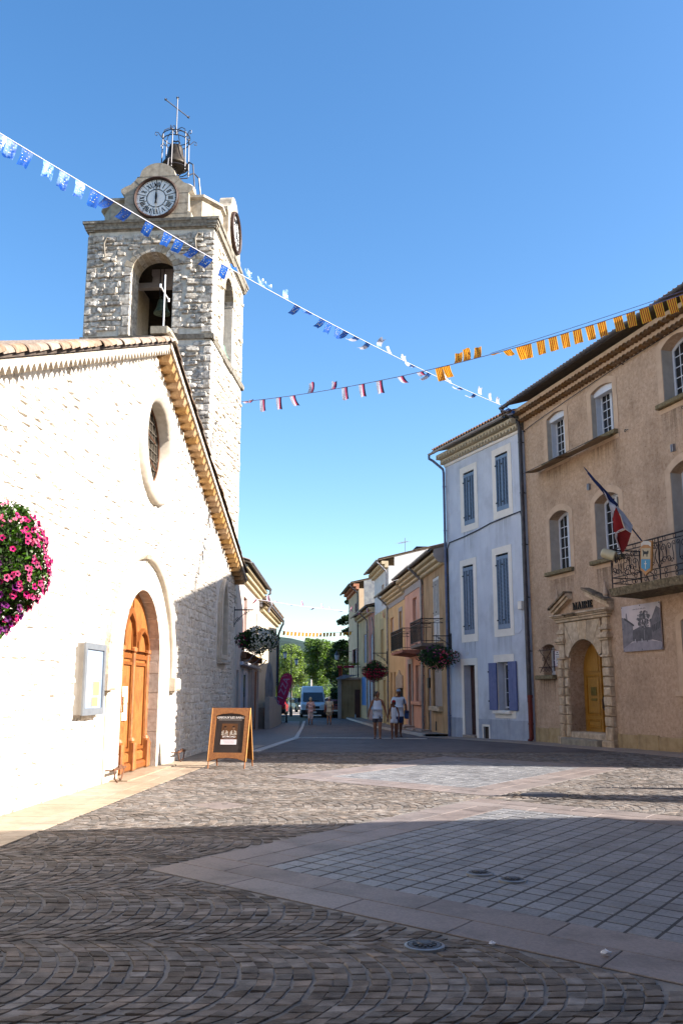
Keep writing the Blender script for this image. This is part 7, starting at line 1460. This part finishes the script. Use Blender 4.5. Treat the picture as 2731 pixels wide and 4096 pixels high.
t = thing('road_sign', 'back of a white triangular road sign beyond the lamp post', 'road sign', (-5.3, 94, -.45), 0); b = MB(); b.tube([(0, 0, 0), (0, 0, 2.2)], .03, 6); b.build('post', GUTP, t); b = MB(); b.prism([[(-.4, 1.5), (.4, 1.5), (0, 2.2)]], -.02, .0); b.build('plate', mat('pale_sign_plate', 'b5b8bc', rough=.5), t)
t = thing('marker_post', 'slim white post standing behind the van roof', 'post', (-3.15, 97, -.45), 0); b = MB(); b.tube([(0, 0, 0), (0, 0, 3.6)], .045, 8); b.lathe([(.06, 3.6), (.05, 3.68), (.001, 3.7)], n=8); b.build('shaft', UPVC, t)
t = thing('water_bottle', 'clear plastic bottle left on the step of the far houses', 'bottle', (1.05, 71.2, -.35), 0); b = MB(); b.lathe([(.04, 0), (.045, .02), (.045, .18), (.02, .24), (.018, .28)], n=10); b.build('body', mat('pale_blue_plastic', '9ab0c8', rough=.15), t); b = MB(); b.lathe([(.02, .28), (.02, .3), (.001, .3)], n=8); b.build('cap', PBL, t)
# ------------------------------------------------------------- people
def skin_mesh(verts, edges, radii, sub=1, root=0):
    me = bpy.data.meshes.new('tmp'); me.from_pydata([tuple(v) for v in verts], edges, []); o = bpy.data.objects.new('tmp', me); COL.objects.link(o)
    s = o.modifiers.new('skin', 'SKIN'); s.use_smooth_shade = True
    for i, r in enumerate(radii):
        d = me.skin_vertices[0].data[i]; d.radius = r if isinstance(r, tuple) else (r, r); d.use_root = i == root
    m = o.modifiers.new('sub', 'SUBSURF'); m.levels = sub; m.render_levels = sub
    bpy.context.view_layer.update(); r_ = bpy.data.meshes.new_from_object(o.evaluated_get(bpy.context.evaluated_depsgraph_get())); bpy.data.objects.remove(o); return r_
def me_to_mb(me, b):
    b.add([tuple(v.co) for v in me.vertices], [tuple(p.vertices) for p in me.polygons]); bpy.data.meshes.remove(me)
SKN = mat('tanned_skin', '8d5c42', '9d6a4e', rough=.6); SKP = mat('fair_skin', 'a5765c', 'b08468', rough=.6); SKD = mat('deep_tan_skin', '6d4430', '7a4e38', rough=.6)
EYE = mat('dark_eye', '100c0a', rough=.3); LIP = mat('lip', '7d3a34', rough=.5)
def person(label, loc, rot, H_, skin, stout=1., arms=((), ()), stride=(.12, -.12), head_yaw=0., cloth=(), hair=None, belly=0.):
    """faces -Y. arms: (elbow, wrist) offsets from each shoulder (right side of the body is -x)"""
    t = thing('person', label, 'person', loc, rot); k = H_ / 1.70; V = lambda x, y, z: Vector((x * k, y * k, z * k)); st = stout
    J = dict(pel=V(0, 0, .93), sp=V(0, -.01 - belly * .4, 1.08), ch=V(0, -.01, 1.27), nb=V(0, .01, 1.42), nk=V(0, -.005, 1.49), hd=V(0, -.02, 1.56))
    for s, n in ((-1, 'l'), (1, 'r')):
        ar = arms[0] if s < 0 else arms[1]; dy = stride[0] if s < 0 else stride[1]
        J['sh' + n] = V(s * .165 * (.6 + .4 * st), .0, 1.385); J['el' + n] = J['sh' + n] + V(*ar[0]); J['wr' + n] = J['el' + n] + V(*ar[1]); d = (J['wr' + n] - J['el' + n]).normalized(); J['ha' + n] = J['wr' + n] + d * .075 * k
        J['hp' + n] = V(s * .085 * (.5 + .5 * st), 0, .88); J['kn' + n] = V(s * .088, dy * .5 - .03, .49); J['an' + n] = V(s * .085, dy + (.04 if dy > 0 else 0), .085 + (.04 if dy > 0 else 0)); J['to' + n] = J['an' + n] + V(s * .02, -.14, -.055 - (.02 if dy > 0 else 0))
    N = list(J); ix = {n: i for i, n in enumerate(N)}
    E_ = [('pel', 'sp'), ('sp', 'ch'), ('ch', 'nb'), ('nb', 'nk'), ('nk', 'hd')]; 
    for n in 'lr': E_ += [('nb', 'sh' + n), ('sh' + n, 'el' + n), ('el' + n, 'wr' + n), ('wr' + n, 'ha' + n), ('pel', 'hp' + n), ('hp' + n, 'kn' + n), ('kn' + n, 'an' + n), ('an' + n, 'to' + n)]
    rad = dict(pel=(.135 * st, .105 * st), sp=(.12 * st, .095 * st + belly), ch=(.135 * st, .1 * st), nb=(.085, .07), nk=(.05, .05), hd=(.05, .055))
    for n in 'lr': rad.update({'sh' + n: (.052 * st,) * 2, 'el' + n: (.038 * st,) * 2, 'wr' + n: (.026, .022), 'ha' + n: (.034, .018), 'hp' + n: (.088 * st,) * 2, 'kn' + n: (.066 * (.4 + .6 * st),) * 2, 'an' + n: (.043,) * 2, 'to' + n: (.036, .024)})
    sc_ = lambda r: (r[0] * k, r[1] * k)
    b = MB(); me_to_mb(skin_mesh([J[n] for n in N], [(ix[a], ix[c]) for a, c in E_], [sc_(rad[n]) for n in N]), b)
    for n in 'lr':     # fingers and thumb
        p, d = J['ha' + n], (J['ha' + n] - J['wr' + n]).normalized(); side = d.cross(Vector((1, 0, 0))).normalized(); inn = side.cross(d).normalized()
        for f in range(4):
            o_ = side * (f - 1.5) * .017 * k; L_ = (.065, .075, .07, .055)[f] * k; b.tube([p - d * .01 + o_, p + d * L_ * .5 + o_, p + d * L_ * .85 + o_ - inn * .012 * (1 if n == 'l' else -1), p + d * L_ + o_ - inn * .022 * (1 if n == 'l' else -1)], .0085 * k, 5, .006 * k)
        b.tube([p - d * .05 * k + side * .02, p - d * .02 * k + side * .045 * k, p + d * .02 * k + side * .05 * k], .010 * k, 5, .007 * k)
    Rz = Matrix.Rotation(head_yaw, 3, 'Z'); hc = J['hd'] + V(0, -.01, .055); hp_ = lambda x, y, z: hc + Rz @ V(x, y, z); nn, mm = 14, 10; rings = []
    for j in range(mm + 1):
        z = -.115 + .235 * j / mm; u = (z + .115) / .235; rr = math.sqrt(max(.0006, 1 - (2 * u - 1.05) ** 2 / 1.12)); jaw = .80 + .2 * min(1, u * 2.4); rings.append([hp_(.077 * rr * jaw * cos(2 * PI * i / nn), (.098 * rr * (jaw if sin(2 * PI * i / nn) < 0 else 1)) * sin(2 * PI * i / nn) + (.0), z) for i in range(nn)])
    b.loft(rings); b.loft([[hp_(-.012, -.09, .02), hp_(.012, -.09, .02), hp_(.0, -.085, .02)], [hp_(-.018, -.095, -.025), hp_(.018, -.095, -.025), hp_(.0, -.122, -.02)], [hp_(-.012, -.09, -.034), hp_(.012, -.09, -.034), hp_(0, -.1, -.036)]])
    for s in (-1, 1): b.ball(hp_(s * .078, .008, -.005), (.012 * k, .02 * k, .03 * k), 7, 5)
    b.build('body', skin, t, smooth=True, norm=False)
    b = MB()
    for s in (-1, 1): b.ball(hp_(s * .03, -.088, .018), (.012 * k, .008 * k, .008 * k), 7, 5)
    b.build('eyes', EYE, t); b = MB(); b.ball(hp_(0, -.090, -.06), (.024 * k, .008 * k, .008 * k), 8, 5); b.build('mouth', LIP, t)
    b = MB()   # brows
    for s in (-1, 1): b.ball(hp_(s * .03, -.09, .04), (.02 * k, .006 * k, .005 * k), 7, 4)
    if hair: b.build('eyebrows', hair[0], t)
    for (nm, m, nodes, ed, grow) in cloth:
        # garment: same skeleton, a little wider; nodes give (joint or (a,b,u)) and optional radius
        P, Rr = [], []
        for nd in nodes:
            if isinstance(nd, str): P.append(J[nd]); Rr.append(rad[nd])
            else: a, c, u = nd[:3]; P.append(J[a] + (J[c] - J[a]) * u); Rr.append(nd[3] if len(nd) > 3 else tuple(x + (y - x) * u for x, y in zip(rad[a], rad[c])))
        b = MB(); me_to_mb(skin_mesh(P, ed, [((r[0] + grow) * k, (r[1] + grow) * k) for r in Rr]), b); b.build(nm, m, t, smooth=True, norm=False)
    if hair:
        hm, style = hair[0], hair[1]; b = MB(); rings = []
        for j in range(8):
            z = (-.03 if style != 'cap' else .03) + (.165 if style != 'cap' else .10) * j / 7; u = max(0, min(1, (z + .115) / .235)); rr = math.sqrt(max(.0006, 1 - (2 * u - 1.05) ** 2 / 1.12)) * 1.10 if j < 7 else .05
            rings.append([hp_(.08 * rr * cos(2 * PI * i / 14), (.102 * rr) * (max(-.55, sin(2 * PI * i / 14)) if z < .075 else sin(2 * PI * i / 14)) + .012, z) for i in range(14)])
        b.loft(rings); b.build('hair', hm, t, smooth=True, norm=False)
        if style == 'bun':
            b = MB(); b.ball(hp_(.0, .135, .02), (.05 * k, .045 * k, .06 * k), 9, 7); b.ball(hp_(.02, .16, .09), (.03 * k, .03 * k, .05 * k), 8, 6); b.ball(hp_(-.02, .16, -.04), (.03 * k, .03 * k, .05 * k), 8, 6); b.build('ponytail', hm, t, smooth=True)
        if style == 'bob':
            b = MB(); b.loft([[hp_(.098 * q * cos(PI * i / 10), .02 + .108 * q * sin(PI * i / 10), z) for i in range(11)] + [hp_(.06 * q * cos(PI - PI * i / 10), .0 + .06 * q * sin(PI - PI * i / 10), z) for i in range(11)] for z, q in ((-.09, .92), (-.04, 1.02), (.04, 1.0), (.09, .8))]); b.build('hair_back', hm, t, smooth=True)
    if len(hair) > 2:      # cap with visor
        b = MB(); b.loft([[hp_(.088 * q * cos(2 * PI * i / 14), .108 * q * sin(2 * PI * i / 14), z) for i in range(14)] for z, q in ((.045, 1.), (.075, 1.0), (.105, .86), (.128, .5), (.135, .05))]); C_ = b.build('cap', hair[2], t, smooth=True)
        b = MB(); b.loft([[hp_(.08 * cos(a), -.085 - .085 * abs(sin(a)) * q, .052 - .012 * q + .004 * s) for a in [PI * i / 10 for i in range(11)]] for q, s in ((0, 0), (1, 0), (1, 1), (0, 1))], closed=False, cap=False); b.build('cap_visor', hair[3], C_)
    for n in 'lr':
        a, o_ = J['an' + n], J['to' + n]; b = MB(); d = (o_ - a); d.z = 0; d.normalize(); s_ = Vector((-d.y, d.x, 0)); c = (a + o_) / 2; z = min(a.z, o_.z) - .032 * k; tz = o_.z - .026 * k
        b.loft([[c - d * .13 * k - s_ * w_ * .8, c + d * .0 - s_ * w_, c + d * .14 * k - s_ * w_ * .7, c + d * .14 * k + s_ * w_ * .7, c + s_ * w_, c - d * .13 * k + s_ * w_ * .8] for w_ in (.045 * k, .045 * k)]);
        for i in range(6): v = Vector(b.v[i]); b.v[i] = (v.x, v.y, max(.004, o_.z - .045 * k))
        for i in range(6, 12): v = Vector(b.v[i]); b.v[i] = (v.x, v.y, max(.026, o_.z - .022 * k))
        b.build('sandal', mat('brown_sandal', '4a2e20', rough=.7), t)
    return t
def top_nodes(sleeve=None, hem=.14, strap=True):
    n = [('pel', 'sp', -.0), 'sp', 'ch', ('ch', 'nb', .75)]; e = [(0, 1), (1, 2), (2, 3)]
    n.append(('pel', 'sp', -hem / .15)); e.append((0, 4))
    if sleeve:
        for s in 'lr': n += [('nb', 'sh' + s, 1.), ('sh' + s, 'el' + s, sleeve)]; e += [(3, len(n) - 2), (len(n) - 2, len(n) - 1)]
    else:
        for s in 'lr': n += [('nb', 'sh' + s, .62, (.045, .05))]; e += [(3, len(n) - 1)]
    return n, e
def short_nodes(u, w_=None):
    n = ['pel', ('pel', 'sp', .3)]; e = [(0, 1)]
    for s in 'lr': n += ['hp' + s, ('hp' + s, 'kn' + s, u * .6), ('hp' + s, 'kn' + s, u) + ((w_,) if w_ else ())]; e += [(0, len(n) - 3), (len(n) - 3, len(n) - 2), (len(n) - 2, len(n) - 1)]
    return n, e
WTOP = mat('white_cotton', 'c6c6ce', 'd2d2d8', rough=.85); GSH = mat('grey_shorts', '524b50', '5d555a', rough=.9); DHR = mat('dark_brown_hair', '1d120d', '2c1c14', rough=.5); RCP = mat('red_cap', '9a1420', rough=.7); GCP = mat('grey_cap', '8f929c', rough=.7); DEN = mat('denim_blue', '2c3d62', '364a70', rough=.9); PKT = mat('pale_pink_cotton', 'd8b2b0', 'e0bcba', rough=.85); PKTR = mat('white_pink_trousers', 'd2c6ca', 'dcd0d2', rough=.85); CRT = mat('cream_shirt', 'c2baa6', 'ccc4b0', rough=.85); BGS = mat('beige_shorts', 'b0a694', 'bab09e', rough=.85); GHR = mat('ash_blond_hair', 'b5a98e', 'c2b69c', rough=.6); WHRH = mat('white_hair', 'c5c1ba', 'd0ccc6', rough=.6)
n, e = top_nodes(None, .06); n2, e2 = short_nodes(.8, (.105, .1))
zg = gz(35.7)
person('woman in white sleeveless top and grey shorts walking towards camera', (1.36, 35.7, zg), 0, 1.72, SKN, 1.22, (((-.10, .02, -.28), (-.05, -.03, -.25)), ((.10, .02, -.28), (.06, -.06, -.24))), (.10, -.14), .75, ((('white_top'), WTOP, n, e, .022), ('shorts', GSH, n2, e2, .018)), (DHR, 'bun'), .02)
n3, e3 = top_nodes(None, .2); n4, e4 = short_nodes(.5, (.12, .10))
person('child in white sundress and red cap walking beside the woman', (1.98, 35.7, zg), 0, 1.40, SKD, .92, (((-.07, .0, -.28), (-.07, -.05, -.24)), ((.08, .03, -.28), (-.03, -.14, -.22))), (-.13, .12), 0., ((('white_top'), WTOP, n3, e3, .02), ('wrap_skirt', WTOP, n4, e4, .03)), (DHR, 'bob', RCP, RCP))
n5, e5 = top_nodes(.75, .14); n6, e6 = short_nodes(1.0, (.1, .1))
tm = person('man in grey cap, white t-shirt and blue shorts behind the child', (2.28, 37.6, gz(37.6)), R(5), 1.84, SKD, 1.15, (((-.10, .02, -.28), (-.02, -.06, -.25)), ((.11, .03, -.28), (.0, -.10, -.24))), (-.1, .16), 0., ((('t_shirt'), WTOP, n5, e5, .03), ('shorts', DEN, n6, e6, .025)), (DHR, 'cap', GCP, GCP), .01)
b = MB(); b.tube([(.17, .02, 1.58), (.2, -.14, 1.45), (.24, -.17, 1.2), (.26, -.1, 1.0)], .02, 5); b.build('bag_strap', PNV, tm)
tb_ = thing('shoulder_bag', 'dark blue shoulder bag carried on the hip of the man in grey cap', 'bag', (2.28 + .30, 37.55, gz(37.6) + .72), R(5)); b = MB(); b.bevbox(-.06, .08, -.16, .16, 0, .32, .03); b.build('bag_body', DEN, tb_); b = MB(); b.box(-.065, .085, -.165, .165, .22, .30); b.build('flap', PNV, tb_)
zc = gz(59.6); n7, e7 = top_nodes(.7, .1); n8, e8 = short_nodes(1.5, (.075, .075)); n9, e9 = short_nodes(.9, (.1, .1))
person('older woman with ash blond bob in pale pink top and cropped trousers, walking away', (-1.96, 59.6, zc), PI, 1.66, SKP, 1.12, (((-.09, .02, -.27), (.0, -.05, -.25)), ((.09, .02, -.27), (.0, -.1, -.22))), (-.05, .12), 0., (('pink_top', PKT, n7, e7, .025), ('cropped_trousers', PKTR, n8, e8, .02)), (GHR, 'bob'))
person('older white-haired man in cream shirt and beige shorts, walking away', (-.78, 59.6, zc), PI, 1.70, SKP, 1.15, (((-.09, .02, -.27), (.02, -.05, -.25)), ((.1, .02, -.27), (.02, -.05, -.25))), (.06, -.06), 0., (('shirt', CRT, n7, e7, .03), ('shorts', BGS, n9, e9, .025)), (WHRH, 'short'))
